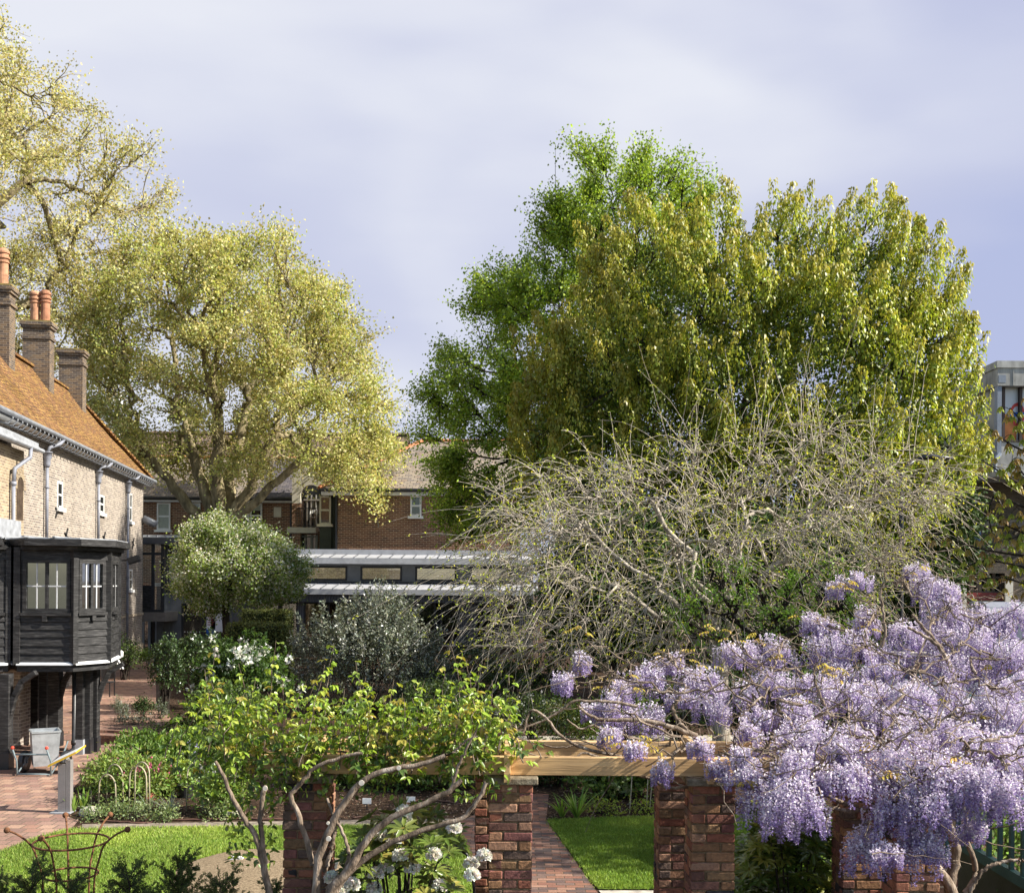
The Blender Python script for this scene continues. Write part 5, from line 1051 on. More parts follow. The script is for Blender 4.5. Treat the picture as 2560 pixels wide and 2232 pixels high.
# clipped yew blocks
def topiary(label, px0, px1, yt, Z, dep, cols):
    a, b = P(px0, yt, Z), P(px1, yt, Z); th = thing('clipped_hedge', label, 'hedge', GX((px0+px1)/2, Z+dep/2)); x0, x1, z1 = a.x, b.x, a.z
    mb = MB(); mb.box(x0+.06, x1-.06, Z+.06, Z+dep-.06, 0, z1-.06); mb.build('branch_core', M('dark_hedge_core', (.02, .028, .012), .95, .1, .3, 8), th)
    n = 9000; lb = LB(); k = rng.random(n); u = rng.random(n); v = rng.random(n); C = np.zeros((n, 3)); Nn = np.zeros((n, 3))
    fr = k < .42; tp_ = (k >= .42) & (k < .6); rt = (k >= .6) & (k < .88); lf = k >= .88
    wv = lambda a_, b_: .03*np.sin(a_*9+b_*5)
    for sel, f in ((fr, lambda u, v: (x0+(x1-x0)*u, Z+wv(u, v), z1*v, (0, -1, 0))), (tp_, lambda u, v: (x0+(x1-x0)*u, Z+dep*v, z1+wv(u, v), (0, 0, 1))), (rt, lambda u, v: (x1+wv(u, v), Z+dep*u, z1*v, (1, 0, 0))), (lf, lambda u, v: (x0+wv(u, v), Z+dep*u, z1*v, (-1, 0, 0)))):
        x, y, z, nn = f(u[sel], v[sel]); C[sel] = np.stack(np.broadcast_arrays(x, y, z), 1); Nn[sel] = nn
    C += rng.normal(size=C.shape)*.03; lb.add(C, nrm(rdir(n)+Nn*.8), rdir(n), .085, .045, jcol(n, cols, .2)); lb.build('foliage', LFD, th)
YW = [(.12, .135, .035), (.085, .10, .028), (.155, .165, .045), (.065, .075, .024)]
topiary('taller rear block of the stepped clipped yew hedge', 602, 712, 1530, 37.5, 1.4, YW); topiary('lower front block of the stepped clipped yew hedge', 567, 702, 1563, 35.6, 1.5, YW)
# left border shrubs
bush('dark_shrub', 'narrow dark shrub at the edge of the brick path beside the lectern with yellow top', 'shrub', 413, 29.2, .95, 2.0, [(.05, .085, .028), (.07, .11, .035), (.035, .06, .02)], 3600, .075, .04, LFG, .5, shoots=.08)
bush('dark_shrub', 'broad dark glossy shrub left of the clipped yew hedge', 'shrub', 485, 30.5, 1.9, 2.15, DG, 6000, .09, .05, LFG, .42, shoots=.06)
bush('lilac_bush', 'green bush with clusters of white flowers in front of the clipped hedge', 'shrub', 610, 26.5, 2.4, 2.1, [(.06, .11, .025), (.08, .14, .03), (.045, .085, .02)], 6500, .10, .06, LF, .55, flowers=(46, .15, [(.72, .72, .66), (.6, .62, .52)], 16), shoots=.05, lump=.35)
bush('lilac_bush', 'low leafy dark bush beneath the white flowered bush', 'shrub', 560, 24.5, 2.1, 1.2, DG+MG, 4500, .09, .055, LF, .45)
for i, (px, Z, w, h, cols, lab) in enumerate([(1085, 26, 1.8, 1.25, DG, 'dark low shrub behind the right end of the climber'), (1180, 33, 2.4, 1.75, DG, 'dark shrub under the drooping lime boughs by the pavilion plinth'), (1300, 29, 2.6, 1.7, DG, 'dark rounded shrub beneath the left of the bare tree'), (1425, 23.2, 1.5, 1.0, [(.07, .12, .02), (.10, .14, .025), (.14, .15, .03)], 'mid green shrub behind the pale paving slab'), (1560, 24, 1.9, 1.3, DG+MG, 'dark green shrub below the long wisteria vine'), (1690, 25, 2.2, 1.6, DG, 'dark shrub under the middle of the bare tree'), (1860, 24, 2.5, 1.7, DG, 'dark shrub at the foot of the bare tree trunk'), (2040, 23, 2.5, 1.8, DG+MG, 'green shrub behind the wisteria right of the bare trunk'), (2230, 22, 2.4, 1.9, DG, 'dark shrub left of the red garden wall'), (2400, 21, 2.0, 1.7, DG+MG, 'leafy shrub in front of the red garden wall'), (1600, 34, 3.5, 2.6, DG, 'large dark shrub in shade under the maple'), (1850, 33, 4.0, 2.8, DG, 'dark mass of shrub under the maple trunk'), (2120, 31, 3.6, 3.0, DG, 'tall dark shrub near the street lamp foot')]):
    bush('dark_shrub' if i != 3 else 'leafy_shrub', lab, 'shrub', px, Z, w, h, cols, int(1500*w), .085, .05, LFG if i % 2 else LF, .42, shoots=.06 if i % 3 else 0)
bush('white_flower_shrub', 'dark shrub dotted with small white flowers under the bare tree', 'shrub', 1330, 25, 1.9, 1.05, DG, 3000, .07, .035, LF, .45, flowers=(90, .045, [(.6, .6, .55)], 5))
# island and edge plants
bush('lavender', 'grey-green lavender clump left in the island bed on the brick paving', 'plant', 300, 27.6, .55, .5, SG, 700, .09, .014, LF, .3, shoots=.2)
bush('box_ball', 'dark clipped ball plant in the middle of the paving island bed', 'plant', 358, 28.2, .5, .55, DG, 1200, .05, .03, LFD, .5)
bush('lavender', 'small grey plant right of the dark ball in the island bed', 'plant', 398, 28.4, .42, .42, SG, 500, .07, .014, LF, .3, shoots=.2)
bush('ground_plant', 'spreading pale low foliage at the edge of the island bed', 'plant', 338, 27.2, .9, .18, SG, 500, .05, .03, LF, .3)
straps('strap_plant', 'upright green strappy clump at the corner where the paving turns', 'plant', 452, 1846, 40, .45, MG, .03, .4, .5)
bush('ground_plant', 'low mixed foliage between paving and white canes', 'plant', 430, 24.8, 1.2, .4, MG+DG, 1100, .06, .035, LF, .3)
bush('ground_plant', 'small bright green tuft against the almshouse corner', 'plant', 345, 48.2, .7, .5, BG, 500, .08, .05, LF, .35); bush('ground_plant', 'second bright green tuft further from the almshouse corner', 'plant', 370, 48.0, .8, .42, BG, 500, .08, .05, LF, .35)
bush('wall_shrub', 'dark shrub against the almshouse wall beneath the timber bay corner', 'shrub', 312, 39, 1.2, 1.5, DG+MG, 1800, .08, .045, LF, .45)
bush('potted_bamboo', 'straw coloured bushy plant in a black planter seen between the dark posts', 'plant', 60, 29.5, 1.0, 1.9, [(.12, .11, .05), (.16, .14, .07), (.08, .09, .04)], 1600, .10, .02, LF, .65, shoots=.15)
tub = thing('black_planter', 'large black planter behind the annexe posts', 'planter', GX(60, 29.4)); mb = MB(); p = GX(60, 29.4); mb.lathe([(.42, 0), (.5, .8), (.54, .8), (.54, .88), (.46, .88), (.45, .8)], p, 20); mb.build('pot', BLACKM, tub)
# terracotta pots
for px, Z, r, lab in ((495, 26.2, .27, 'terracotta pot half hidden by climber leaves, left of two'), (560, 26.0, .3, 'terracotta pot under the low leafy dark bush')):
    p = GX(px, Z); th = thing('terracotta_pot', lab, 'pot', p); mb = MB(); mb.lathe([(r*.7, 0), (r*.95, r*1.5), (r*1.08, r*1.5), (r*1.08, r*1.8), (r*.92, r*1.8), (r*.9, r*1.55)], p, 20); mb.build('pot', M('terracotta', (.26, .115, .075), .85, .2, .2, 5), th, smooth=False)
    mb = MB(); mb.lathe([(r*.9, 0), (.01, .03)], p+Vector((0, 0, r*1.6)), 16); mb.build('soil', SOIL, th)
def bleeding(label, px, py, w, h, fc, nf):
    Z = G(px, py).y; th = bush('bleeding_heart', label, 'plant', px, Z, w, h, [(.20, .30, .06), (.26, .36, .09), (.15, .24, .05), (.20, .22, .06)], 2600, .075, .035, LF, .35, 'hex', lump=.35, shell=.7)
    b = G(px, py); fb = LB(); gr = []
    for i in range(nf):
        a = rng.uniform(0, 6.28); r = w*rng.uniform(.2, .55); p0 = np.array(b)+np.array([0, 0, h*.6]); p1 = np.array(b)+np.array([r*math.cos(a), r*math.sin(a)*.8, h*rng.uniform(.5, 1.05)]); Q = bez(p0, (0, 0, 1), p1, 7, .02); gr.append((Q[None], np.full((1, 7), .004)))
        m = 8; k = rng.integers(3, 7, m); C = Q[k]+rng.normal(size=(m, 3))*.012; fb.add(C, nrm(np.tile([0, 0, -1.], (m, 1))+rdir(m)*.3), rdir(m), .05, .036, jcol(m, [fc], .1)); fb.add(C, nrm(np.tile([0, 0, -1.], (m, 1))+rdir(m)*.3), rdir(m), .05, .036, jcol(m, [fc], .1))
    tubes('flower_stalk', gr, BARKD, th); fb.build('blossom', LFP, th)
bleeding('pink flowered bleeding heart clump under the bent cane hoops', 330, 2005, 1.25, .72, (.62, .16, .28), 26)
bleeding('pink bleeding heart at the right of the hooped clump', 420, 1985, .7, .55, (.66, .22, .34), 14)
bleeding('white flowered bleeding heart clump inside the pair of right-hand hoops', 552, 2032, .85, .78, (.72, .70, .66), 14)
bleeding('small outlying bleeding heart near the paving edge behind the hoops', 268, 1975, .6, .45, (.6, .2, .32), 8)
straps('tulip_leaves', 'broad green tulip leaves beside the lectern post', 'plant', 208, 2026, 16, .36, BG, .06, .3, .45); straps('strap_plant', 'narrow green leaves at the foot of the lectern', 'plant', 182, 2030, 12, .28, BG, .04, .4, .5)
for px, py, w, lab in ((235, 2050, .5, 'low pale-leaved edging plant nearest the lectern'), (330, 2046, .55, 'low pale edging plant in front of the pink bleeding heart'), (288, 2040, .4, 'small green weed tuft between the two pale edging plants'), (545, 2046, .6, 'low white-green edging plant in front of the white bleeding heart'), (412, 2050, .5, 'tuft of pale edging plant near the brown hose bend')):
    bush('edging_plant', lab, 'plant', px, G(px, py).y, w, .2, [(.22, .28, .12), (.30, .36, .18), (.16, .22, .08)], 420, .045, .025, LF, .3)
straps('iris', 'grey strappy tuft right of the pink bleeding heart', 'plant', 425, 2036, 42, .34, [(.28, .32, .22), (.34, .38, .28)], .014, .9, .8); straps('iris', 'smaller grey strappy tuft in front of the hooped clump', 'plant', 372, 2030, 36, .3, [(.28, .32, .22), (.22, .27, .16)], .014, .9, .8)
straps('iris', 'silvery upright leaf fan behind the bare soil patch', 'plant', 480, 1945, 34, .55, [(.30, .36, .25), (.24, .31, .2)], .03, .3, .35, flowers=((.5, .45, .6), 4)); straps('iris', 'silvery leaf fan nearest the left climber stem', 'plant', 585, 2025, 30, .5, [(.28, .34, .22)], .025, .4, .4)
for px, py, w, h, lab in ((345, 1925, 1.2, .72, 'tall leafy peony clump at the back left of the border'), (420, 1918, .9, .6, 'leafy perennial beside the tall peony'), (470, 1905, .9, .65, 'leafy perennial behind the silvery leaf fan'), (530, 1925, .9, .7, 'leafy green perennial behind the right-hand hoops'), (600, 1930, .8, .7, 'green perennial behind the climber left stems'), (290, 1945, .55, .4, 'low feathery yellow-green plant by the paving edge')):
    bush('leafy_perennial', lab, 'plant', px, G(px, py).y, w, h, MG+BG, 1500, .10, .035, LF, .4, 'hex', shoots=.12)
# centre border
for px, py, w, h, cols, lab in ((930, 1965, .9, .5, MG, 'leafy perennial left of two white plant labels'), (1035, 1975, .8, .45, MG, 'low leafy perennial between the two plant labels'), (1130, 1968, .9, .5, DG+MG, 'dark leafy plant at the border edge by the central pillar'), (1000, 1925, 1.3, .6, DG, 'dark shrub in the border behind the plant labels'), (1500, 2000, .8, .62, MG, 'viburnum bush carrying pale green snowball flowers'), (1560, 1990, .8, .6, DG+MG, 'leafy dark green plant between snowballs and canes'), (1640, 1990, .8, .75, BG, 'bright leafy shrub among the bamboo canes'), (1330, 1958, 1.0, .55, DG, 'low dark plant at the back edge of the brick path'), (1400, 1962, 1.0, .6, DG+MG, 'dark green plant behind the strappy day lily'), (790, 1965, .9, .5, MG, 'green perennial behind the left brick pillar'), (870, 1950, .9, .5, DG, 'dark perennial right of the left brick pillar')):
    bush('leafy_perennial', lab, 'plant', px, G(px, py).y, w, h, cols, 1500, .09, .04, LF, .42, 'hex', flowers=(12, .11, [(.42, .48, .22), (.5, .55, .3)], 26) if 'snowball' in lab else None)
straps('day_lily', 'strappy day lily with arching leaves beside the right lawn', 'plant', 1442, 2045, 46, .48, BG, .03, .8, .7); straps('day_lily', 'smaller strappy tuft left of the arching day lily', 'plant', 1405, 2042, 26, .38, BG, .025, .9, .8); straps('strap_plant', 'green strappy tuft near the second plant label', 'plant', 1000, 2035, 22, .32, MG, .03, .5, .5); straps('strap_plant', 'thin grassy tuft behind the pale paving slab', 'plant', 1290, 1822, 50, .6, MG, .012, .7, .7)
for px, py, lab in ((1510, 2036, 'low yellow-green sprig at the lawn edge under the snowball bush'), (1612, 2032, 'yellow-green sprig at the foot of the bamboo canes')): bush('edging_plant', lab, 'plant', px, G(px, py).y, .5, .16, [(.30, .36, .05), (.24, .32, .05)], 260, .06, .022, LF, .3)
# rhododendrons
def rhodo(label, px0, px1, yt, Z, ground_h, ncl, truss, cols, seed):
    a, b = P(px0, yt, Z), P(px1, yt, Z); th = thing('rhododendron', label, 'shrub', GX((px0+px1)/2, Z)); cx = (a.x+b.x)/2; w = b.x-a.x; lb = LB(); tips = []; base = np.array(GX((px0+px1)/2, Z))
    for i in range(ncl):
        u = rng.uniform(-1, 1); z = a.z*(1-.12*rng.random()-.45*abs(u)**3)-rng.random()**1.5*(a.z-.2)*.85; p = np.array([cx+u*w/2, Z+rng.uniform(-.45, .45)*w*.6, z]); q = 9; an = rng.uniform(0, 6.28)+np.arange(q)*2*np.pi/q; rad = np.stack([np.cos(an), np.sin(an), np.zeros(q)], 1); ax = nrm(np.array([[u*.5, -.3, .9]])+rng.normal(size=(1, 3))*.25)[0]; rad = nrm(rad-(rad@ax)[:, None]*ax)
        lb.add(p+rad*.012, nrm(rad+ax*rng.uniform(.0, .5)), np.tile(ax, (q, 1))-rad*.3, rng.uniform(.09, .13, q), .042, jcol(q, cols, .14, np.full(q, rng.integers(0, len(cols)))), 'hex', droop=.15); tips.append(p)
    lb.build('foliage', LFG, th); tips = np.array(tips); stems(th, base, tips[:: max(1, len(tips)//40)], .014)
    for px, py in truss:
        c = np.array(P(px, py, Z-w*.12+rng.normal()*.06)); n = 130; d = rdir(n); d[:, 2] = np.abs(d[:, 2])*.9-.25; fb = LB(); C = c+nrm(d)*.034; fb.add(C, nrm(nrm(d)+rdir(n)*.7), nrm(d)+rdir(n)*.7, .036, .030, jcol(n, [(.80, .79, .74), (.74, .74, .68), (.82, .79, .66)], .05), 'hex'); fb.build('blossom', LFP, th)
RC = [(.11, .15, .03), (.15, .19, .04), (.08, .115, .025), (.24, .22, .05)]
rhodo('white flowering rhododendron at the foot of the central brick pillar', 812, 1205, 2010, 8.2, 0, 210, [(1010, 2048), (955, 2092), (985, 2098), (922, 2128), (965, 2170), (940, 2185), (1000, 2140), (1085, 2138), (1080, 2120), (1135, 2070), (1180, 2188), (1178, 2160), (1210, 2140), (830, 2195), (880, 2212), (1030, 2170), (935, 2222), (1100, 2215), (850, 2230), (1010, 2030)], RC, 1)
rhodo('dark glossy evergreen rhododendron under the wisteria at lower right', 1835, 2125, 1995, 9.75, 0, 420, [], [(.11, .165, .025), (.15, .20, .03), (.08, .125, .02), (.24, .26, .045)], 2)

# ------------------------------------------------------------------ pergola
perg = thing('pergola', 'brick pillared garden pergola with new oak beams along the lawn', 'pergola', (0, 8.3, 0))
ZF, ZR = 8.3, 9.15
BCOL = [(.22, .085, .055), (.26, .11, .07), (.17, .075, .055), (.20, .12, .065), (.28, .15, .09), (.14, .07, .055), (.24, .13, .07), (.11, .075, .06), (.30, .17, .11), (.20, .085, .075)]
PB = VCOL('pillar_brick', .88, .15, 45, .9, .012); MORT = M('sandy_mortar', (.24, .165, .095), .95, .1, .3, 30, bstr=.9, bdist=.012)
rr = random.Random(5)
def pillar(px, Zc, top=2.135):
    c = GX(px, Zc); w = .33; x0, y0 = c.x-w/2, Zc; mb = MB(); mb.box(x0+.012, x0+w-.012, y0+.012, y0+w-.012, 0, top-.002); core = mb.build('pillar', MORT, perg)
    mb = MB(); hh = .0735; nC = int(round(top/hh)); hh = top/nC
    for k in range(nC):
        z0, z1 = k*hh+.006, (k+1)*hh-.005
        for side in range(4):
            segs = [(0, .215), (.228, w)] if (k+side) % 2 == 0 else [(0, .102), (.114, w)]
            for a, b in segs:
                if rr.random() < .015: continue
                col = rr.choice(BCOL); col = (.035, .032, .034) if rr.random() < .035 else col; f = rr.uniform(.82, 1.15); mb.cur = tuple(v*f for v in col)
                j = lambda s=.004: rr.uniform(-s, s); o = rr.uniform(-.004, .006); za, zb_ = z0+j(.003), z1+j(.003)
                if side == 0: Bx = (x0+a+j()-(o if a == 0 else 0), x0+b+j(), y0-o, y0+.10)
                elif side == 1: Bx = (x0+w-.10, x0+w+o, y0+a+.004+j(), y0+b+j())
                elif side == 2: Bx = (x0+w-b+j(), x0+w-a+j(), y0+w-.10, y0+w+o)
                else: Bx = (x0-o, x0+.10, y0+w-b+j(), y0+w-a-.004+j())
                b0 = len(mb.v); mb.box(*Bx, za, zb_)
                for q in range(b0, b0+8): mb.v[q] += Vector((j(.003), j(.003), j(.003)))
    mb.build('brickwork', PB, core, bevel=.006)
    mb = MB(); mb.box(c.x-.21, c.x+.21, y0-.05, y0+w+.05, top, top+.052); cap = mb.build('cap', M('lichen_cap_stone', (.20, .165, .115), .9, .15, .35, 16, bstr=.8, bdist=.012, c2=(.34, .30, .22)), core, bevel=.008)
for px in (758, 1272, 1779, 2291): pillar(px, ZF)
for px in (770, 1233, 1693, 2153): pillar(px, ZR)
zb0, zb1 = 2.192, 2.332
mb = MB(); xs = [X(612, ZF), X(1264, ZF), X(1790, ZF), X(2420, ZF)]
for a, b in zip(xs[:-1], xs[1:]): MB().box(a+.001, b-.001, ZF+.06, ZF+.135, zb0, zb1).build('beam', OAK, perg, bevel=.004)
xs = [X(665, ZR), X(1240, ZR), X(1705, ZR), X(2400, ZR)]
for a, b in zip(xs[:-1], xs[1:]): MB().box(a+.001, b-.001, ZR+.03, ZR+.105, zb0+.0, zb1+.002).build('beam', OAK, perg, bevel=.004)
OAKE = M('oak_end_grain', (.24, .13, .05), .8, .2, .3, 25)
for px in (755, 1271, 1781, 2291):
    x = X(px, ZF-.1); mb = MB(); mb.box(x-.025, x+.025, ZF-.10, ZF+.058, zb0-.03, zb1+.02); mb.box(x-.025, x+.025, ZF+.137, ZR+.30, zb0+.04, zb1+.021); mb.build('rafter', OAK, perg, bevel=.004)

# ------------------------------------------------------------------ climber over the left of the pergola
clm = thing('climbing_shrub', 'vigorous climber with bright young leaves trained over the left pergola bay', 'climber', GX(790, 8.15))
def zpx(lst, Z, ox=500., oy=1600., s=2.836): return [P(ox+a/s, oy+b/s, Z) for a, b in lst]
def smooth(pts, m=26, jit=.004):
    A = np.array([list(p) for p in pts]); t = np.linspace(0, len(A)-1, m); Q = np.stack([np.interp(t, np.arange(len(A)), A[:, i]) for i in range(3)], 1)
    for _ in range(2): Q[1:-1] = (Q[:-2]+2*Q[1:-1]+Q[2:])/4
    return Q+rng.normal(size=Q.shape)*jit
gr = []
S = [([(830, 2400), (830, 1790), (825, 1640), (840, 1530), (880, 1430), (930, 1320), (970, 1230), (1050, 1110), (1140, 1000), (1270, 925), (1450, 900), (1620, 870), (1740, 820)], 8.0, .034, .016), ([(800, 1600), (790, 1540), (740, 1370), (690, 1210), (640, 1130), (650, 1080), (720, 1000), (790, 920), (870, 870), (1020, 820), (1150, 800)], 8.05, .022, .012),
     ([(800, 2300), (900, 1790), (1000, 1690), (1080, 1600), (1130, 1480), (1200, 1390), (1330, 1260), (1480, 1200), (1600, 1160), (1790, 1060), (1850, 990)], 7.95, .034, .017), ([(870, 2000), (960, 1760), (1090, 1600), (1250, 1490), (1400, 1410), (1560, 1360), (1750, 1290), (1860, 1270), (1930, 1200), (1985, 1110), (2025, 1010)], 8.0, .026, .014),
     ([(560, 2300), (490, 1790), (450, 1600), (420, 1450), (370, 1340), (300, 1230), (220, 1100), (160, 950), (110, 860)], 8.1, .028, .012), ([(460, 1580), (440, 1400), (430, 1200), (460, 1050), (465, 1040)], 8.1, .02, .017), ([(900, 1760), (1010, 1690), (1050, 1560), (1055, 1480), (1010, 1350), (950, 1250), (900, 1120)], 8.05, .018, .009), ([(880, 1640), (930, 1500), (960, 1330), (990, 1250)], 8.1, .018, .012), ([(1780, 1060), (1830, 900), (1870, 800), (1960, 640)], 8.05, .014, .007), ([(1700, 830), (1800, 790), (1900, 700), (1975, 680)], 8.15, .012, .007), ([(480, 780), (700, 770), (950, 790), (1150, 805)], 8.6, .012, .008)]
for lst, Z, r0, r1 in S: Q = smooth(zpx(lst, Z-.3), 30); gr.append((Q[None], np.linspace(r0, r1, 30)[None]))
lb = LB(); CL = [(.27, .38, .045), (.33, .43, .06), (.20, .30, .04), (.39, .45, .08), (.42, .36, .08)]; CLd = [(.11, .18, .035), (.15, .23, .04), (.085, .14, .035)]
tops = [(512, 1672), (540, 1608), (572, 1700), (596, 1658), (640, 1690), (690, 1600), (668, 1730), (708, 1690), (738, 1740), (770, 1692), (785, 1712), (812, 1660), (835, 1608), (862, 1720), (889, 1652), (915, 1690), (935, 1705), (985, 1696), (1010, 1745), (1034, 1712), (1062, 1700), (1090, 1730), (1128, 1616), (1150, 1690), (1180, 1720), (1203, 1662), (1230, 1700), (1272, 1684), (1245, 1760), (1290, 1745), (1110, 1660), (490, 1745), (620, 1720), (955, 1740), (1165, 1650)]
tops += [(rng.uniform(490, 1290), rng.uniform(1730, 1850)) for _ in range(75)]
for i, (px, py) in enumerate(tops):
    Z = 8.0+rng.uniform(0, .75); x0 = px+rng.normal()*40-10; yb = rng.uniform(1870, 1960); p0, p1 = np.array(P(x0, yb, Z)), np.array(P(px, py, Z)); m = 12; Q = bez(p0, nrm(np.array([rng.normal()*.3, rng.normal()*.3, 1.])), p1, m, .03); gr.append((Q[None], np.linspace(.006, .0022, m)[None]))
    nn = int(np.linalg.norm(p1-p0)/.045); 
    for j in range(nn):
        t = (j+.5)/nn*11; q0 = np.stack([np.interp(t, np.arange(m), Q[:, k]) for k in range(3)]); frac = j/nn
        a = j*2.4+rng.normal()*.4; d = nrm(np.array([math.cos(a), math.sin(a), .35+.3*rng.normal()])); L = rng.uniform(.04, .11)*(1-.35*frac); q = 5 if frac < .85 else 3
        s = np.linspace(.45, 1, q)[:, None]; c = q0+d*L*s; c[:, 2] -= .25*L*s[:, 0]**2; sd = np.cross(d, [0, 0, 1]); sg_ = np.array([(-1)**k for k in range(q)])[:, None]; sg_[-1] = 0
        cols = CL if (frac > .35 or rng.random() < .5) else CLd
        lb.add(c, nrm(d*.6+sd*sg_*.9+np.array([0, 0, -.55])+rng.normal(size=(q, 3))*.25), np.array([0, 0, 1.])+rdir(q)*.6+d*.4, rng.uniform(.045, .075, q)*(1-.3*frac), rng.uniform(.026, .042, q), jcol(q, cols, .14, np.full(q, rng.integers(0, len(cols)))), 'hex', droop=.2)
def fill(n, box, Zr, cols, L=(.035, .065)):
    px = rng.uniform(box[0], box[2], n); py = rng.uniform(box[1], box[3], n); Z = rng.uniform(*Zr, n); C = np.array([list(P(a, b, z)) for a, b, z in zip(px, py, Z)]); k = np.array([mnoise.noise(Vector((a*.012, b*.012, 4))) for a, b in zip(px, py)]) > -.12; C = C[k]; q = len(C)
    lb.add(C, nrm(rdir(q)+np.array([0, 0, -.35])), rdir(q)+np.array([0, -.2, .9]), rng.uniform(*L, q), rng.uniform(.022, .038, q), jcol(q, cols, .2), 'hex', droop=.2)
fill(2200, (490, 1745, 1285, 1870), (8.0, 9.1), CL[:3]+CLd); fill(420, (490, 1880, 720, 2010), (8.0, 8.5), CLd+CL[:1]); fill(260, (560, 1980, 690, 2160), (8.05, 8.3), CLd+CL[:2]); fill(200, (700, 1900, 1000, 1990), (8.0, 8.3), CLd+CL[:2]); fill(160, (1100, 1880, 1270, 2000), (8.05, 8.3), CLd+CL[:2])
lb.build('foliage', LEAF('young_leaf', .38, .36, .5), clm); tubes('stem', gr, BARKV, clm, 8)
mb = MB()
for a, b, r in ((462, 1048, .017), (912, 1405, .018), (1145, 1010, .02), (1410, 905, .016), (908, 1295, .012)):
    c = P(500+a/2.836, 1600+b/2.836, 7.66); mb.lathe([(r, -.004), (r, .004)], (0, 0, 0), 10); mb.v[-20:] = [Vector((c.x+v.x, c.y+v.z, c.z+v.y)) for v in mb.v[-20:]]; mb.build('pruning_cut', M('cut_wood', (.66, .60, .50), .8, .2, .08), clm); mb = MB()

# ------------------------------------------------------------------ wisteria
wis = thing('wisteria', 'old wisteria in full lilac bloom sprawling over the right half of the pergola', 'climber', GX(2290, 8.6))
D = 1.2457
cl_ = [(1125, 1370, 45, 55), (1168, 1327, 28, 50), (1190, 1425, 38, 55), (1225, 1478, 45, 45), (1222, 1420, 40, 70), (1245, 1395, 60, 90), (1330, 1548, 35, 55), (1300, 1365, 70, 80), (1290, 1440, 85, 80), (1345, 1330, 60, 50), (1400, 1365, 90, 70), (1405, 1500, 45, 50), (1480, 1312, 100, 60), (1555, 1310, 90, 80), (1550, 1375, 100, 80), (1490, 1395, 80, 70), (1430, 1420, 70, 60), (1600, 1425, 90, 70), (1660, 1300, 85, 90), (1625, 1250, 40, 50), (1655, 1262, 50, 50), (1718, 1300, 70, 80), (1735, 1245, 55, 75), (1715, 1165, 70, 40), (1680, 1180, 40, 40), (1815, 1270, 65, 70), (1795, 1320, 70, 80), (1855, 1175, 45, 70), (1845, 1145, 50, 40), (1885, 1190, 70, 70), (1900, 1245, 100, 100), (1885, 1295, 80, 90), (1960, 1240, 40, 60), (1950, 1290, 110, 90), (2000, 1255, 70, 80), (2035, 1240, 60, 70), (2035, 1320, 80, 90), (1900, 1340, 90, 80), (1960, 1350, 110, 90), (1830, 1395, 100, 80), (1750, 1395, 90, 70), (1700, 1405, 110, 80), (1780, 1440, 110, 80), (1850, 1470, 130, 110), (1930, 1430, 100, 80), (1650, 1495, 130, 110), (1615, 1465, 90, 80), (1560, 1500, 100, 70), (1485, 1525, 80, 70), (1535, 1590, 100, 110), (1590, 1600, 110, 110), (1500, 1470, 60, 50), (1630, 1640, 60, 80), (1565, 1650, 70, 70), (1700, 1510, 70, 60), (1765, 1530, 110, 120), (1800, 1590, 110, 110), (1900, 1560, 110, 120), (1970, 1500, 120, 110), (2030, 1450, 100, 110), (1990, 1575, 90, 90), (2030, 1600, 80, 100), (1930, 1620, 80, 80), (1955, 1665, 70, 55), (1865, 1650, 60, 90), (1790, 1640, 110, 90), (1735, 1700, 80, 100), (1835, 1700, 90, 100), (1780, 1720, 70, 60), (1870, 1700, 60, 60), (2010, 1395, 80, 80), (1440, 1545, 45, 45), (1640, 1380, 80, 70), (1690, 1355, 70, 60), (2045, 1540, 60, 90), (1910, 1480, 90, 80), (1840, 1540, 90, 90), (2050, 1380, 60, 70), (1370, 1400, 60, 40), (1275, 1500, 35, 30), (1520, 1440, 70, 50), (1700, 1560, 80, 80), (1850, 1610, 100, 90), (1950, 1560, 100, 90), (1820, 1500, 100, 90), (1720, 1480, 80, 80), (1900, 1400, 90, 80), (1990, 1430, 90, 80), (1770, 1350, 70, 60), (2030, 1500, 70, 80), (1490, 1560, 60, 60), (1600, 1540, 90, 80), (1660, 1560, 70, 70)]
wtips = []
WC = np.array([(.78, .73, .76), (.72, .66, .73), (.65, .58, .69), (.84, .81, .82), (.70, .63, .72)]); WD = np.array([(.36, .27, .53), (.29, .20, .46), (.43, .34, .58)])
def wz(y): return float(np.interp(y, [1130, 1300, 1440, 1490, 1530, 1720], [11.5, 10.6, 9.5, 8.6, 8.0, 7.6]))
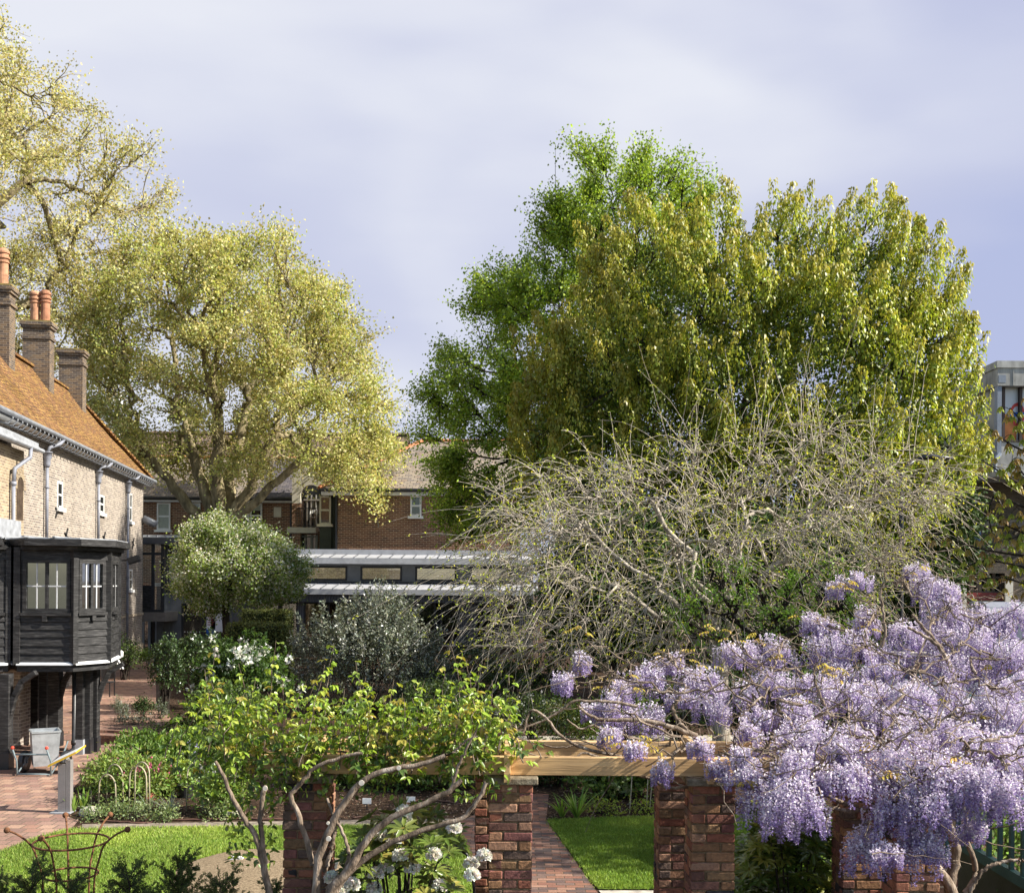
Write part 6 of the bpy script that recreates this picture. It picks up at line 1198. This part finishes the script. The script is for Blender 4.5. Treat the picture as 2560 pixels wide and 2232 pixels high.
for (x, y, w, h) in cl_:
    Zc = wz(y)+rng.normal()*.12; px, py, wp, hp = x*D, y*D, w*D*1.02, h*D*1.06; top = P(px, py-hp*.5, Zc); wm, hm = wp/F*Zc, hp/F*Zc
    cb = LB(); nr = int(9+wm*hm*190)
    per = 84; n = nr*per; a = rng.uniform(0, 6.28, nr); r = np.sqrt(rng.random(nr)); ox = np.cos(a)*r*wm*.5; oy = np.sin(a)*r*wm*.42
    rl = np.clip(hm*rng.uniform(.4, .7, nr), .12, .34); oz = -(1-np.sqrt(np.maximum(1-r**2*.9, 0)))*hm*.45-rng.random(nr)*np.maximum(hm-rl, .02)*.85
    base = np.array(top)+np.stack([ox, oy, oz], 1); k = np.repeat(np.arange(nr), per); t = rng.random(n)**.8; rad = (.027*(1-t*.85)+.004); aa = rng.uniform(0, 6.28, n); lean = np.stack([ox, oy, np.zeros(nr)], 1)/max(wm, .1)*.25
    d = np.stack([np.cos(aa), np.sin(aa), np.full(n, .1)], 1); C = base[k]+lean[k]*(t*rl[k])[:, None]+np.stack([np.zeros(n), np.zeros(n), -t*rl[k]], 1)+d*(rad*rng.uniform(.6, 1.05, n))[:, None]
    dark = np.clip((t-.36)*1.6+rng.normal(size=n)*.22, 0, 1)[:, None]; col = WC[rng.integers(0, 5, n)]*(1-dark)+WD[rng.integers(0, 3, n)]*dark; col = col*(1+.1*rng.normal(size=(n, 1)))  # darker tip buds, deepened further to paint shade on the lower parts
    cb.add(C, nrm(d+np.array([0, 0, .35])+rdir(n)*.5), nrm(d*.6+rdir(n)*.7+np.array([0, 0, .5])), .020*rng.uniform(.7, 1.3, n)*(1-.4*t), .019*rng.uniform(.7, 1.2, n)*(1-.35*t), np.clip(col, .02, .9))
    s2 = rng.random(n) < .5; C2 = C[s2]; q = len(C2); cb.add(C2+d[s2]*.006, nrm(d[s2]+np.array([0, 0, -.3])+rdir(q)*.3), rdir(q), .013, .010, np.clip(WD[rng.integers(0, 3, q)]*(1+.15*rng.normal(size=(q, 1))), .02, .9))
    cb.build('flower_cluster', LFP, wis); wtips.append(np.array(top)+np.array([0, .02, .01]))
wtips = np.array(wtips); gr = []
WPX = lambda lst, Z: smooth([P(a, b, Z) for a, b in lst], 30)
z7 = lambda lst: [(1100+a/2.836, 1600+b/2.836) for a, b in lst]; z8 = lambda lst: [(1900+a/2.835, 1600+b/2.835) for a, b in lst]; z9 = lambda lst: [(1800+a/2.704, 1300+b/2.704) for a, b in lst]
V = [(z8([(1350, 2400), (1330, 1900), (1350, 1700), (1400, 1500), (1330, 1300), (1250, 1100)]), 8.5, .055, .03), (z8([(1000, 2300), (980, 1800), (960, 1500), (930, 1300), (900, 1100)]), 8.45, .035, .022), (z8([(1500, 2300), (1380, 1800), (1250, 1600), (1150, 1450), (1100, 1250), (1000, 1000)]), 8.35, .05, .025), (z8([(1450, 1790), (1530, 1680), (1520, 1550), (1470, 1440), (1440, 1330), (1450, 1220), (1540, 1160), (1650, 1140)]), 8.2, .024, .013), (z8([(1480, 1790), (1560, 1650), (1650, 1580), (1780, 1555), (1900, 1560)]), 8.0, .018, .01),
     (z8([(700, 1180), (580, 1150), (470, 1100), (370, 1040), (270, 970), (220, 930)]), 8.2, .02, .01), (z8([(760, 1200), (620, 1210), (520, 1190), (400, 1180)]), 8.1, .019, .012), (z8([(2100, 960), (1760, 850), (1560, 780), (1450, 740), (1340, 740), (1240, 740), (900, 760), (680, 890), (520, 890)]), 8.9, .028, .012), (z8([(1950, 780), (1700, 700), (1500, 640), (1350, 600), (1200, 560)]), 8.8, .03, .015), (z8([(1410, 350), (1370, 250), (1320, 120), (1250, 30), (1150, -40), (1050, -90)]), 9.9, .024, .012), (z8([(1530, 240), (1500, 190), (1480, 120), (1560, 130), (1700, 140)]), 9.9, .016, .01),
     (z8([(520, 540), (450, 450), (390, 300), (380, 220), (430, 120)]), 9.3, .015, .008), (z8([(240, 640), (200, 560), (120, 480), (130, 420), (300, 470)]), 9.0, .02, .014),
     (z7([(1800, 930), (1650, 870), (1500, 860), (1300, 830), (1000, 760), (900, 715), (830, 660), (760, 560), (690, 490), (640, 485), (605, 550), (620, 640), (570, 670), (535, 640), (540, 590)]), 8.7, .017, .006), (z7([(520, 690), (600, 620), (700, 590), (870, 490), (960, 420), (1080, 435), (1200, 430), (1400, 470)]), 8.9, .008, .013), (z7([(1760, 1035), (1680, 1055), (1600, 1040), (1480, 970), (1350, 950), (1200, 860), (1030, 790), (990, 800), (940, 860), (860, 870), (620, 800), (480, 760)]), 8.3, .014, .005), (z7([(1815, 680), (1650, 620), (1480, 570), (1300, 560), (1150, 570), (1060, 540), (980, 460)]), 9.1, .024, .01), (z7([(1700, 400), (1640, 480), (1680, 560), (1760, 640), (1815, 700)]), 9.2, .016, .014), (z7([(1815, 800), (1650, 760), (1450, 720), (1200, 640), (1080, 600), (1000, 640), (900, 560)]), 9.0, .016, .006), (z7([(1230, 830), (1205, 880), (1210, 960), (1200, 1000)]), 8.25, .008, .004), (z7([(480, 670), (640, 720), (840, 765), (1000, 740), (1150, 730)]), 8.9, .009, .007),
     (z7([(1380, 0), (1290, 100), (1270, 190), (1180, 300), (1080, 300), (960, 300)]), 9.6, .007, .005), (z9([(1090, 860), (1120, 770), (1100, 600), (1080, 480), (1110, 420)]), 10.3, .016, .01), (z9([(1300, 640), (1430, 790), (1530, 900), (1570, 1040), (1610, 1150)]), 10.0, .014, .022)]
for lst, Z, r0, r1 in V: Q = WPX(lst, Z+.2); gr.append((Q[None], np.linspace(r0, r1, 30)[None]))
root = np.array(P(2230, 1960, 8.7)); g, t = grow(np.repeat(wtips, 2, 0)+rng.normal(size=(len(wtips)*2, 3))*.12, root, (-.4, .3, .8), .022, [4, 4, 3], .6, .14, 8, .011, .005, .05); gr += g
m = 8; n = 420; b = wtips[rng.integers(0, len(wtips), n)]+rng.normal(size=(n, 3))*.15; d = nrm(rng.normal(size=(n, 3))*np.array([1, .8, .5])); L = rng.uniform(.15, .6, n)[:, None, None]; tt = np.linspace(0, 1, m)[None, :, None]
gr.append((b[:, None]+d[:, None]*L*tt+rng.normal(size=(n, 1, 3))*.2*L*tt**2+rng.normal(size=(n, m, 3))*.008, np.broadcast_to(np.linspace(.006, .002, m)[None], (n, m))))
tubes('vine', gr, BARKV, wis, 8)
lb = LB(); lp2 = [(1365+40, 1340), (1440, 1260), (1660, 1345), (1670, 1365), (1695, 1170), (1830, 1145), (1745, 1255), (1620, 1240), (1260, 1490), (1310, 1500), (1290, 1490), (1790, 1460), (1800, 1555), (1930, 1530), (1960, 1440), (1560, 1320), (1385, 1310), (1270, 1380), (1225, 1375), (1610, 1410), (1750, 1500), (2000, 1330), (1880, 1410), (1165, 1260), (1690, 1180), (1650, 1350), (1340, 1310), (1475, 1285), (1525, 1270), (1500, 1560)]
for x, y in lp2:
    for _ in range(4):
        c = np.array(P(x*D+rng.normal()*14, y*D+rng.normal()*10, wz(y)-.12)); a = rng.uniform(0, 6.28); d = np.array([math.cos(a), math.sin(a)*.6, .3]); q = 7; s = np.linspace(.2, 1, q)[:, None]; cc = c+d*.11*s-np.array([0, 0, .05])*s**2; sd = np.cross(d, [0, 0, 1]); sg_ = np.array([(-1)**i for i in range(q)])[:, None]
        lb.add(cc, nrm(sd*sg_+np.array([0, 0, -.6])+d*.3), np.array([0, -.3, 1.])+rdir(q)*.5, .048, .018, jcol(q, [(.56, .46, .08), (.48, .40, .07), (.60, .42, .12)], .1), 'hex')
lb.build('young_leaf', LF, wis)

# ------------------------------------------------------------------ greenhouse, garden wall behind the wisteria
GRN = M('green_painted_frame', (.035, .085, .085), .5, .4, .15, 5)
gh = thing('greenhouse', 'dark green framed greenhouse with cresting on its ridge, half hidden by wisteria', 'greenhouse', (4.6, 12.6, 0), R_(-10))
mb = MB(); GL = 5.2
for k in range(12): x = GL*k/11; mb.box(x-.02, x+.02, -.02, .02, .5, 1.78); mb.bar((x, 0, 1.78), (x, 1.35, 2.5), .035, .05); mb.bar((x, 2.7, 1.78), (x, 1.35, 2.5), .035, .05)
for z in (.5, 1.78, 1.1): mb.bar((0, 0, z), (GL, 0, z), .06, .07)
mb.bar((-.1, 1.35, 2.52), (GL, 1.35, 2.52), .06, .08); mb.bar((0, 2.7, 1.78), (GL, 2.7, 1.78), .06, .07)
for y in (0, .68, 1.35, 2.02, 2.7): mb.box(-.02, .02, y-.02, y+.02, .5, 1.78+.72*(1-abs(y-1.35)/1.35))
mb.build('frame', GRN, gh, world=False)
mb = MB(); x = 0
while x < GL: mb.bar((x, 1.35, 2.56), (x+.06, 1.35, 2.68), .015, .015); mb.bar((x+.12, 1.35, 2.56), (x+.06, 1.35, 2.68), .015, .015); mb.ball((x+.06, 1.35, 2.70), .018, 6); x += .13
mb.build('cresting', GRN, gh, world=False)
mb = MB(); mb.slab([(0, 0, 1.79), (GL, 0, 1.79), (GL, 1.35, 2.51), (0, 1.35, 2.51)], (0, 0, .006)); mb.slab([(0, 2.7, 1.79), (0, 1.35, 2.51), (GL, 1.35, 2.51), (GL, 2.7, 1.79)], (0, 0, .006)); mb.build('roof_pane', GLASS('greenhouse_glass', .32, (.8, .86, .85)), gh, world=False)
mb = MB(); mb.box(0, GL, -.004, .004, .54, 1.74); mb.box(-.004, .004, .03, 2.67, .54, 1.74); mb.build('wall_pane', GLASS('greenhouse_glass'), gh, world=False)
mb = MB(); mb.box(-.05, GL, -.06, .06, 0, .47); mb.box(-.05, .05, .062, 2.7, 0, .47); mb.build('plinth', RB, gh, world=False)
cf = thing('cold_frame', 'green framed sloping glass cold frame at the lower right edge', 'cold frame', G(2470, 2300))
mb = MB(); a = P(2395, 2105, 9.9); b = P(2620, 2240, 8.6); up = Vector((0, 0, .65))
mb.bar(a, b, .06, .09); mb.bar(a+up, b+up, .05, .06); mb.bar(a-Vector((0, 0, .5)), b-Vector((0, 0, .5)), .05, .06)
for k in range(9): q = a.lerp(b, k/8); mb.bar(q, q+up, .03, .04)
mb.build('frame', GRN, cf); mb = MB(); mb.slab([a, b, b+up, a+up], (.006, .006, 0)); mb.build('pane', GLASS('greenhouse_glass'), cf); mb = MB(); mb.slab([a-Vector((0, 0, a.z)), b-Vector((0, 0, b.z)), b-Vector((0, 0, .06)), a-Vector((0, 0, .06))], (.03, .03, 0)); mb.build('panel', BLACKM, cf)
gw = thing('garden_wall', 'low red brick garden wall behind the wisteria and greenhouse', 'wall', GX(2400, 23)); a, b = X(2240, 23), X(2900, 23); mb = MB(); mb.box(a, b, 23, 23.3, 0, 2.15); mb.build('brickwork', BR('garden_wall_brick', BCOL[:6], (.22, .16, .1), .225, .075, .012), gw); mb = MB(); mb.box(a-.04, b, 22.95, 23.35, 2.152, 2.22); mb.build('coping', STONE, gw)
bush('fern_shrub', 'bright leafy plant low beside the right brick pillar under the wisteria', 'plant', 2085, 10.4, .5, 1.5, MG+BG, 1200, .06, .03, LF, .6); bush('dark_shrub', 'small leafy shrub in front of the cold frame at the bottom right', 'shrub', 2490, 8.9, .6, 1.0, DG+MG, 1500, .045, .024, LF, .5)

# ------------------------------------------------------------------ garden furniture and small things
ob_ = thing('plant_support', 'rusty iron flared plant support with ball tips in the foreground', 'plant support', GX(178, 9.0))
c = P(178, 2103, 9.0); cz1, cz2 = c.z, HZ(2184, 9.0, 178); r1, r2 = .298, .213
def ringm(r, z, th_=.009):
    mb = MB(); k = 40; pts = [(c.x+r*math.cos(2*math.pi*i/k), 9.0+r*math.sin(2*math.pi*i/k), z) for i in range(k+1)]; mb.tube(pts, th_, 7, False); return mb.build('ring', RUST, ob_, smooth=True)
ringm(r1, cz1); ringm(r2, cz2)
for a, lean in ((200, .07), (118, .05), (262, .02), (300-25, .0), (70, .05), (-12, .10)):
    if a == 275: continue
    A = R_(a); u = Vector((math.cos(A), math.sin(A), 0)); base = Vector((c.x, 9, 0)); pts = [base+u*r2*.98, base+u*r2*.98+Vector((0, 0, cz2*.6)), base+u*r2+Vector((0, 0, cz2)), base+u*(r2+.035)+Vector((0, 0, cz2+.1)), base+u*(r1-.005)+Vector((0, 0, cz1-.01)), base+u*(r1+.07+lean*.5)+Vector((0, 0, cz1+.09)), base+u*(r1+.12+lean)+Vector((0, 0, cz1+.13))]
    mb = MB(); mb.tube([Vector(q) for q in smooth(pts, 22, 0)], .0085, 7); o = mb.build('rod', RUST, ob_, smooth=True); mb = MB(); mb.ball(pts[-1], .026, 12); mb.build('ball_tip', RUST, o, smooth=True)
def yew(label, px, py, h, n):
    b = GX(px, 8.75); tz = P(px, py, 8.75).z; th = thing('young_yew', label, 'yew', b); gr = []; lb = LB(); YC = [(.055, .08, .02), (.075, .105, .025), (.04, .06, .016), (.12, .14, .035)]
    for i in range(n):
        u = i/n; a = rng.uniform(0, 6.28); z0 = tz*(.35+.55*u); L = (.36-.2*u)*rng.uniform(.7, 1.15); p0 = np.array([b.x, b.y, z0]); d = nrm(np.array([math.cos(a), math.sin(a)*.7, rng.uniform(.5, 1.3)])) if i else np.array([0, 0, 1.])
        if i == 0: p0[2] = tz-.45; L = .45
        m = 14; t = np.linspace(0, 1, m)[:, None]; Q = p0+d*L*t+np.array([math.cos(a)*.06, math.sin(a)*.06, .03])*t**2; gr.append((Q[None], np.linspace(.006, .002, m)[None]))
        q = 84; tt = rng.uniform(.08, 1, q); c0 = np.stack([np.interp(tt*(m-1), np.arange(m), Q[:, k]) for k in range(3)], 1); sd = nrm(np.cross(d, rdir(1)[0]*.4+np.array([0, -1., .2]))); s = np.sign(rng.normal(size=q))[:, None]
        lb.add(c0, nrm(sd*s*.9+d*.75+rng.normal(size=(q, 3))*.25), nrm(np.cross(sd, d))+rdir(q)*.3, .03*(1.15-.6*tt)*rng.uniform(.8, 1.2, q), .0065, jcol(q, YC, .2)*(1+.5*(tt[:, None] > .85)))
        for s_ in range(4):
            tq = rng.uniform(.25, .8); st_ = np.array([np.interp(tq*(m-1), np.arange(m), Q[:, k]) for k in range(3)]); d2 = nrm(d+sd*(-1)**s_*.9+rng.normal(size=3)*.2); L2 = L*.38; Q2 = st_+d2*L2*np.linspace(0, 1, 14)[:, None]; gr.append((Q2[None], np.linspace(.003, .0015, 14)[None])); q2 = 36; tt = rng.uniform(.05, 1, q2); c0 = st_+d2*(L2*tt)[:, None]; s3 = nrm(np.cross(d2, [0, -1., .3])); lb.add(c0, nrm(s3*np.sign(rng.normal(size=q2))[:, None]+d2*.7+rng.normal(size=(q2, 3))*.2), nrm(np.cross(s3, d2))+rdir(q2)*.3, .026*(1.1-.5*tt), .006, jcol(q2, YC, .2))
    gr.append((np.stack([np.array([b.x, b.y, 0]), np.array([b.x, b.y, tz*.5]), np.array([b.x, b.y, tz-.2])])[None], np.array([[.015, .011, .006]]))); tubes('stem', gr, BARKD, th); lb.build('foliage', LFD, th)
for px, py, n, lab in ((2, 2170, 22, 'young yew cut by the left picture edge'), (78, 2138, 34, 'young yew left of the rusty plant support'), (172, 2170, 26, 'young yew growing inside the rusty plant support'), (322, 2140, 38, 'young yew right of the rusty plant support with feathery spreading sprays'), (442, 2118, 44, 'tallest dark young yew in front of the sandy circle'), (552, 2168, 30, 'small bushy young yew before the left climber stems'), (690, 2190, 16, 'young yew shoot beside the left brick pillar')):
    yew(lab, px, py, 1.4, n)
# information lectern
le = thing('lectern_sign', 'grey metal lectern sign post with sloping yellow-edged panel on the paving edge', 'lectern', G(163, 2032)); b = G(163, 2032); mb = MB()
mb.box(b.x-.10, b.x+.02, b.y-.05, b.y+.06, .012, .78); mb.box(b.x+.022, b.x+.10, b.y-.05, b.y+.06, .012, .84); mb.build('post', M('grey_post', (.22, .20, .19), .5, .4, .08), le, bevel=.004)
mb = MB(); mb.slab([b+Vector((-.22, -.14, .74)), b+Vector((.20, -.10, .95)), b+Vector((.20, .30, 1.0)), b+Vector((-.22, .26, .79))], (0, 0, .03)); mb.build('panel', M('mustard_panel', (.55, .34, .03), .5, .3, .1), le); mb = MB(); mb.box(b.x-.2, b.x+.12, b.y-.12, b.y+.12, .0125, .03); mb.build('base_plate', LEAD, le)
mb = MB(); mb.slab([b+Vector((-.20, -.10, .79)), b+Vector((.18, -.07, .975)), b+Vector((.18, .27, 1.02)), b+Vector((-.20, .23, .835))], (0, 0, .004)); mb.build('face', WHITE, le)
le2 = thing('lectern_sign', 'distant grey post with tilted yellow panel beside the narrow dark shrub', 'lectern', GX(400, 31)); b = GX(400, 31); mb = MB(); mb.box(b.x-.1, b.x+.1, b.y-.05, b.y+.05, .012, .8); mb.build('post', MC['grey_post'], le2); mb = MB(); mb.slab([b+Vector((-.22, -.14, .74)), b+Vector((.16, -.10, .95)), b+Vector((.16, .2, 1.0)), b+Vector((-.22, .16, .79))], (0, 0, .03)); mb.build('panel', MC['mustard_panel'], le2)
# galvanised bin on a two wheeled barrow
ba = thing('barrow', 'two wheeled barrow carrying a square galvanised bin on the brick paving', 'barrow', G(103, 1940)); b = G(100, 1936); zb = b.y
STEEL = M('galvanised_steel', (.46, .48, .49), .42, .5, .18, 5, .55, bstr=.1); TUB = M('grey_green_tube', (.16, .2, .21), .5, .4, .15)
mb = MB(); rot = Matrix.Translation(b+Vector((0.0, .2, 0))) @ Matrix.Rotation(.5, 4, 'Z')
def ring4(w, z): return [rot @ Vector((sx*w/2, sy*w/2, z)) for sx, sy in ((-1, -1), (1, -1), (1, 1), (-1, 1))]
o0, o1, i1, i0 = ring4(.42, .16), ring4(.5, .80), ring4(.475, .80), ring4(.4, .2); vs = o0+o1+i1+i0
mb.add(vs, [(3, 2, 1, 0)]+[(i, (i+1) % 4, 4+(i+1) % 4, 4+i) for i in range(4)]+[(4+i, 4+(i+1) % 4, 8+(i+1) % 4, 8+i) for i in range(4)]+[(8+i, 8+(i+1) % 4, 12+(i+1) % 4, 12+i) for i in range(4)]+[(12, 13, 14, 15)])
for i in range(4): mb.bar(o1[i]+Vector((0, 0, .0)), o1[(i+1) % 4], .03, .03)
mb.build('bin', STEEL, ba)
mb = MB(); L_, R__ = b+Vector((-.33, -.22, 0)), b+Vector((.30, -.22, 0))
for s in (L_, R__):
    mb.tube([s+Vector((0, 0, .03)), s+Vector((0, -.02, .3)), s+Vector((-.06, -.06, .52))], .017, 7)
    mb.tube([s+Vector((0, 0, .05)), s+Vector((0, .5, .3)), s+Vector((0, .75, .55))], .015, 7)
mb.tube([L_+Vector((0, 0, .05)), R__+Vector((0, 0, .05))], .017, 7); mb.tube([L_+Vector((-.03, -.03, .42)), R__+Vector((-.03, -.03, .42))], .017, 7); mb.build('frame', TUB, ba, smooth=True)
for s in (L_, R__): MB().ball(s+Vector((-.06, -.06, .545)), .033, 10).build('handle_knob', M('red_knob', (.62, .06, .03), .45, .4, .05), ba, smooth=True)
for dx in (-.36, .42):
    mb = MB(); mb.lathe([(.13, -.035), (.19, -.045), (.21, -.02), (.21, .02), (.19, .045), (.13, .035)], (0, 0, 0), 22); mb.v = [Vector((b.x+dx+v.z, b.y+.15+v.x, .222+v.y)) for v in mb.v]; w = mb.build('wheel', BLACKM, ba, smooth=True); mb = MB(); mb.lathe([(.125, -.03), (.03, -.05), (.03, .05), (.125, .03)], (0, 0, 0), 16); mb.v = [Vector((b.x+dx+v.z, b.y+.15+v.x, .222+v.y)) for v in mb.v]; mb.build('rim', M('dull_rim', (.2, .2, .2), .5, .4), w)
# bent cane hoops, canes, labels, crates, hose
CANE = M('pale_cane', (.42, .36, .25), .7, .2, .2, 20)
def hoop(label, px0, px1, yb, yt):
    a, b = G(px0, yb), G(px1, yb+6); th = thing('cane_hoop', label, 'hoop', (a+b)/2, 0, 'bent cane hoops in the left border'); Z = (a.y+b.y)/2; zt = HZ(yt, Z, px0); w = (b-a).length/2; c = (a+b)/2; d = (b-a).normalized()
    pts = [c+d*(-w)]+[c-d*w*.92+Vector((0, 0, zt-w))]+[c+d*w*math.cos(math.pi-t)*.92+Vector((0, 0, zt-w+w*math.sin(t))) for t in np.linspace(.2, math.pi-.2, 10)]+[c+d*w*.92+Vector((0, 0, zt-w)), c+d*w]
    mb = MB(); mb.tube(pts, .011, 6); mb.build('cane', CANE, th, smooth=True)
hoop('low leftmost cane hoop over the pink bleeding heart', 246, 290, 2024, 1935); hoop('cane hoop second from left over the pink bleeding heart', 266, 308, 2014, 1910); hoop('tallest cane hoop at the back of the hooped clump', 306, 346, 1990, 1894); hoop('wide front cane hoop in the middle of the hooped clump', 322, 367, 2025, 1914); hoop('right rear cane hoop of the hooped clump', 336, 374, 2030, 1904); hoop('larger left hoop of the pair around the white bleeding heart', 466, 514, 2028, 1906); hoop('right hoop of the pair beside the climber stem', 516, 560, 2000, 1902)
def cane(label, px, yb, yt, lean=0): a = G(px, yb); b = P(px+lean, yt, a.y); th = thing('cane', label, 'cane', a, 0, 'upright garden canes'); mb = MB(); mb.tube([a, b], .008, 6); mb.build('stick', CANE, th)
for px, yb, yt, ln, lab in ((414, 1865, 1826, 2, 'leftmost pale stick by the paving corner'), (427, 1868, 1826, 0, 'second pale stick by the paving corner'), (434, 1872, 1834, 0, 'short third pale stick by the paving corner'), (441, 1866, 1816, 2, 'tall fourth pale stick by the paving corner'), (468, 1866, 1818, 2, 'single pale stick right of the four by the paving corner'), (229, 2015, 1975, -1, 'short cane stub beside the tulip leaves'), (1574, 2032, 1940, 6, 'leftmost bamboo cane before the right rear pillar'), (1616, 2026, 1945, 4, 'second bamboo cane before the right rear pillar'), (1624, 2028, 1950, 6, 'third bamboo cane touching the bright leafy shrub'), (1480, 1990, 1938, -22, 'leaning white stick left of the snowball bush')): cane(lab, px, yb, yt, ln)
for px, py, lab in ((917, 2024, 'small white plant label left of two in the mulch'), (1027, 2020, 'small white plant label right of two in the mulch')):
    a = G(px, py); th = thing('plant_label', lab, 'plant label', a); MB().box(a.x-.07, a.x+.07, a.y-.006, a.y+.006, .1, .19).build('plate', WHITE, th); MB().box(a.x-.01, a.x+.01, a.y+.007, a.y+.014, 0, .12).build('stake', BLACKM, th)
for px, py, lab in ((455, 1966, 'black plastic crate at the back of the soil patch'), (486, 1964, 'second black plastic crate beside the first')):
    a = G(px, py); th = thing('crate', lab, 'crate', a); mb = MB(); w = .2
    for z in (.02, .09, .16, .22): mb.box(a.x-w, a.x+w, a.y-.15, a.y-.135, z, z+.03); mb.box(a.x-w, a.x+w, a.y+.135, a.y+.15, z, z+.03); mb.box(a.x-w, a.x-w+.015, a.y-.134, a.y+.134, z, z+.03); mb.box(a.x+w-.015, a.x+w, a.y-.134, a.y+.134, z, z+.03)
    for x in np.linspace(-w, w, 6): mb.box(a.x+x-.012, a.x+x+.012, a.y-.156, a.y-.1505, .0, .25)
    mb.box(a.x-w, a.x+w, a.y-.134, a.y+.134, 0, .015); mb.build('tray', BLACKM, th)
def pot(label, px, py, r, h, m): a = G(px, py); th = thing('plastic_pot', label, 'pot', a); mb = MB(); mb.lathe([(r*.78, .01), (r, h), (r*1.08, h), (r*1.08, h+.02), (r*.95, h+.02), (r*.7, .04)], a, 20); mb.build('body', m, th)
pot('black plastic pot standing on the bare soil patch', 465, 1992, .13, .2, BLACKM); pot('dark grey bucket on the lawn beside the left brick pillar', 828, 2180, .085, .12, M('grey_plastic', (.06, .065, .07), .5, .4, .1))
def hose(label, pts, r, m): th = thing('hose', label, 'hose', G(*pts[0])); mb = MB(); mb.tube([Vector(q)+Vector((0, 0, r)) for q in smooth([G(*p) for p in pts], 40)], r, 7); mb.build('pipe', m, th, smooth=True)
HO = M('brown_hose', (.10, .05, .035), .6, .3, .2); hose('brown irrigation hose curving along the front of the left border', [(235, 2052), (300, 2056), (350, 2060), (420, 2050), (500, 2051), (590, 2047), (660, 2050), (720, 2048)], .016, HO); hose('brown irrigation hose in the mulch left of the central pillar', [(880, 2046), (930, 2040), (980, 2036), (1010, 2010), (1060, 1998), (1150, 2010)], .014, HO)
hose('thin brown hose line lying across the mulch behind the right lawn', [(1330, 2010), (1390, 2008), (1440, 2012), (1530, 2008)], .01, HO)
sp = thing('garden_spotlight', 'black garden spotlight on a bent stem beside the path near the central pillar', 'lamp', G(1183, 2190)); a = P(1183, 2240, 8.75); mb = MB(); mb.tube([Vector(q) for q in smooth([P(1184, 2300, 8.75), P(1184, 2190, 8.75), P(1176, 2150, 8.75), P(1160, 2128, 8.75)], 14)], .012, 7); mb.tube([P(1184, 2300, 8.75), GX(1184, 8.75)], .012, 7); mb.build('stem', BLACKM, sp, smooth=True); mb = MB(); mb.tube([P(1162, 2130, 8.75), P(1150, 2122, 8.72), P(1136, 2117, 8.7)], [.02, .034, .03], 10); mb.build('lamp_head', DARKF, sp, smooth=True)
hk = lambda: None
for px, Z, lab in ((264, 33.5, 'black metal chair standing on the brick path beyond the posts'),):
    a = GX(px, Z); th = thing('metal_chair', lab, 'chair', a); MB().box(a.x-.22, a.x+.22, a.y-.22, a.y+.22, .44, .47).build('seat', BLACKM, th); MB().box(a.x-.22, a.x+.22, a.y+.2, a.y+.225, .55, .85).build('backrest', BLACKM, th)
    for sx in (-.2, .2):
        for sy in (-.2, .2): MB().box(a.x+sx-.015, a.x+sx+.015, a.y+sy-.015, a.y+sy+.015, .012, .85 if sy > 0 else .44).build('leg', BLACKM, th)
for px, py, s_, lab in ((223, 2038, .16, 'rounded pale stone beside the tulip leaves'), (582, 2040, .15, 'white flint stone at the foot of the left climber'), (375, 2000, .12, 'reddish stone under the pink bleeding heart')):
    a = G(px, py); mb = MB(); mb.ball((0, 0, 0), 1, 12); mb.v = [a+Vector((v.x*s_*(1+.2*mnoise.noise(v*2)), v.y*s_*.8, .05+v.z*s_*.6*(1+.25*mnoise.noise(v*1.7+Vector((px, 0, 0)))))) for v in mb.v]; o = mb.build('stone', STONE if 'red' not in lab else M('red_stone', (.35, .11, .08), .9, .1), None, smooth=False); tag(o, lab, 'stone')
a = G(590, 2145, .11); o = MB().box(a.x-.09, a.x+.09, a.y-.03, a.y+.03, .10, .135).build('paper_scrap', WHITE, None); tag(o, 'small white chip lying on the sandy circle', 'chip')
# scattered bark chips on the borders
n = 9000; px = rng.uniform(120, 1700, n); py = 2078-rng.random(n)**1.3*150; C = np.array([list(G(a, b)) for a, b in zip(px, py)]); k = ~(inside(path_px, px, py) | inside(pave_px, px, py)) & ~((py > 2046) & (px > 205) & (px < 1140)); C = C[k]; C[:, 2] = .012; q = len(C)
lb = LB(); lb.add(C, nrm(rdir(q)*np.array([1, 1, .25])), nrm(rdir(q)*.5+np.array([0, 0, 1.])), .05*rng.uniform(.4, 1.4, q), .022, jcol(q, [(.13, .075, .045), (.20, .13, .085), (.08, .045, .03), (.32, .26, .19)], .2)); kind(lb.build('bark_mulch', LFD, None), 'stuff')
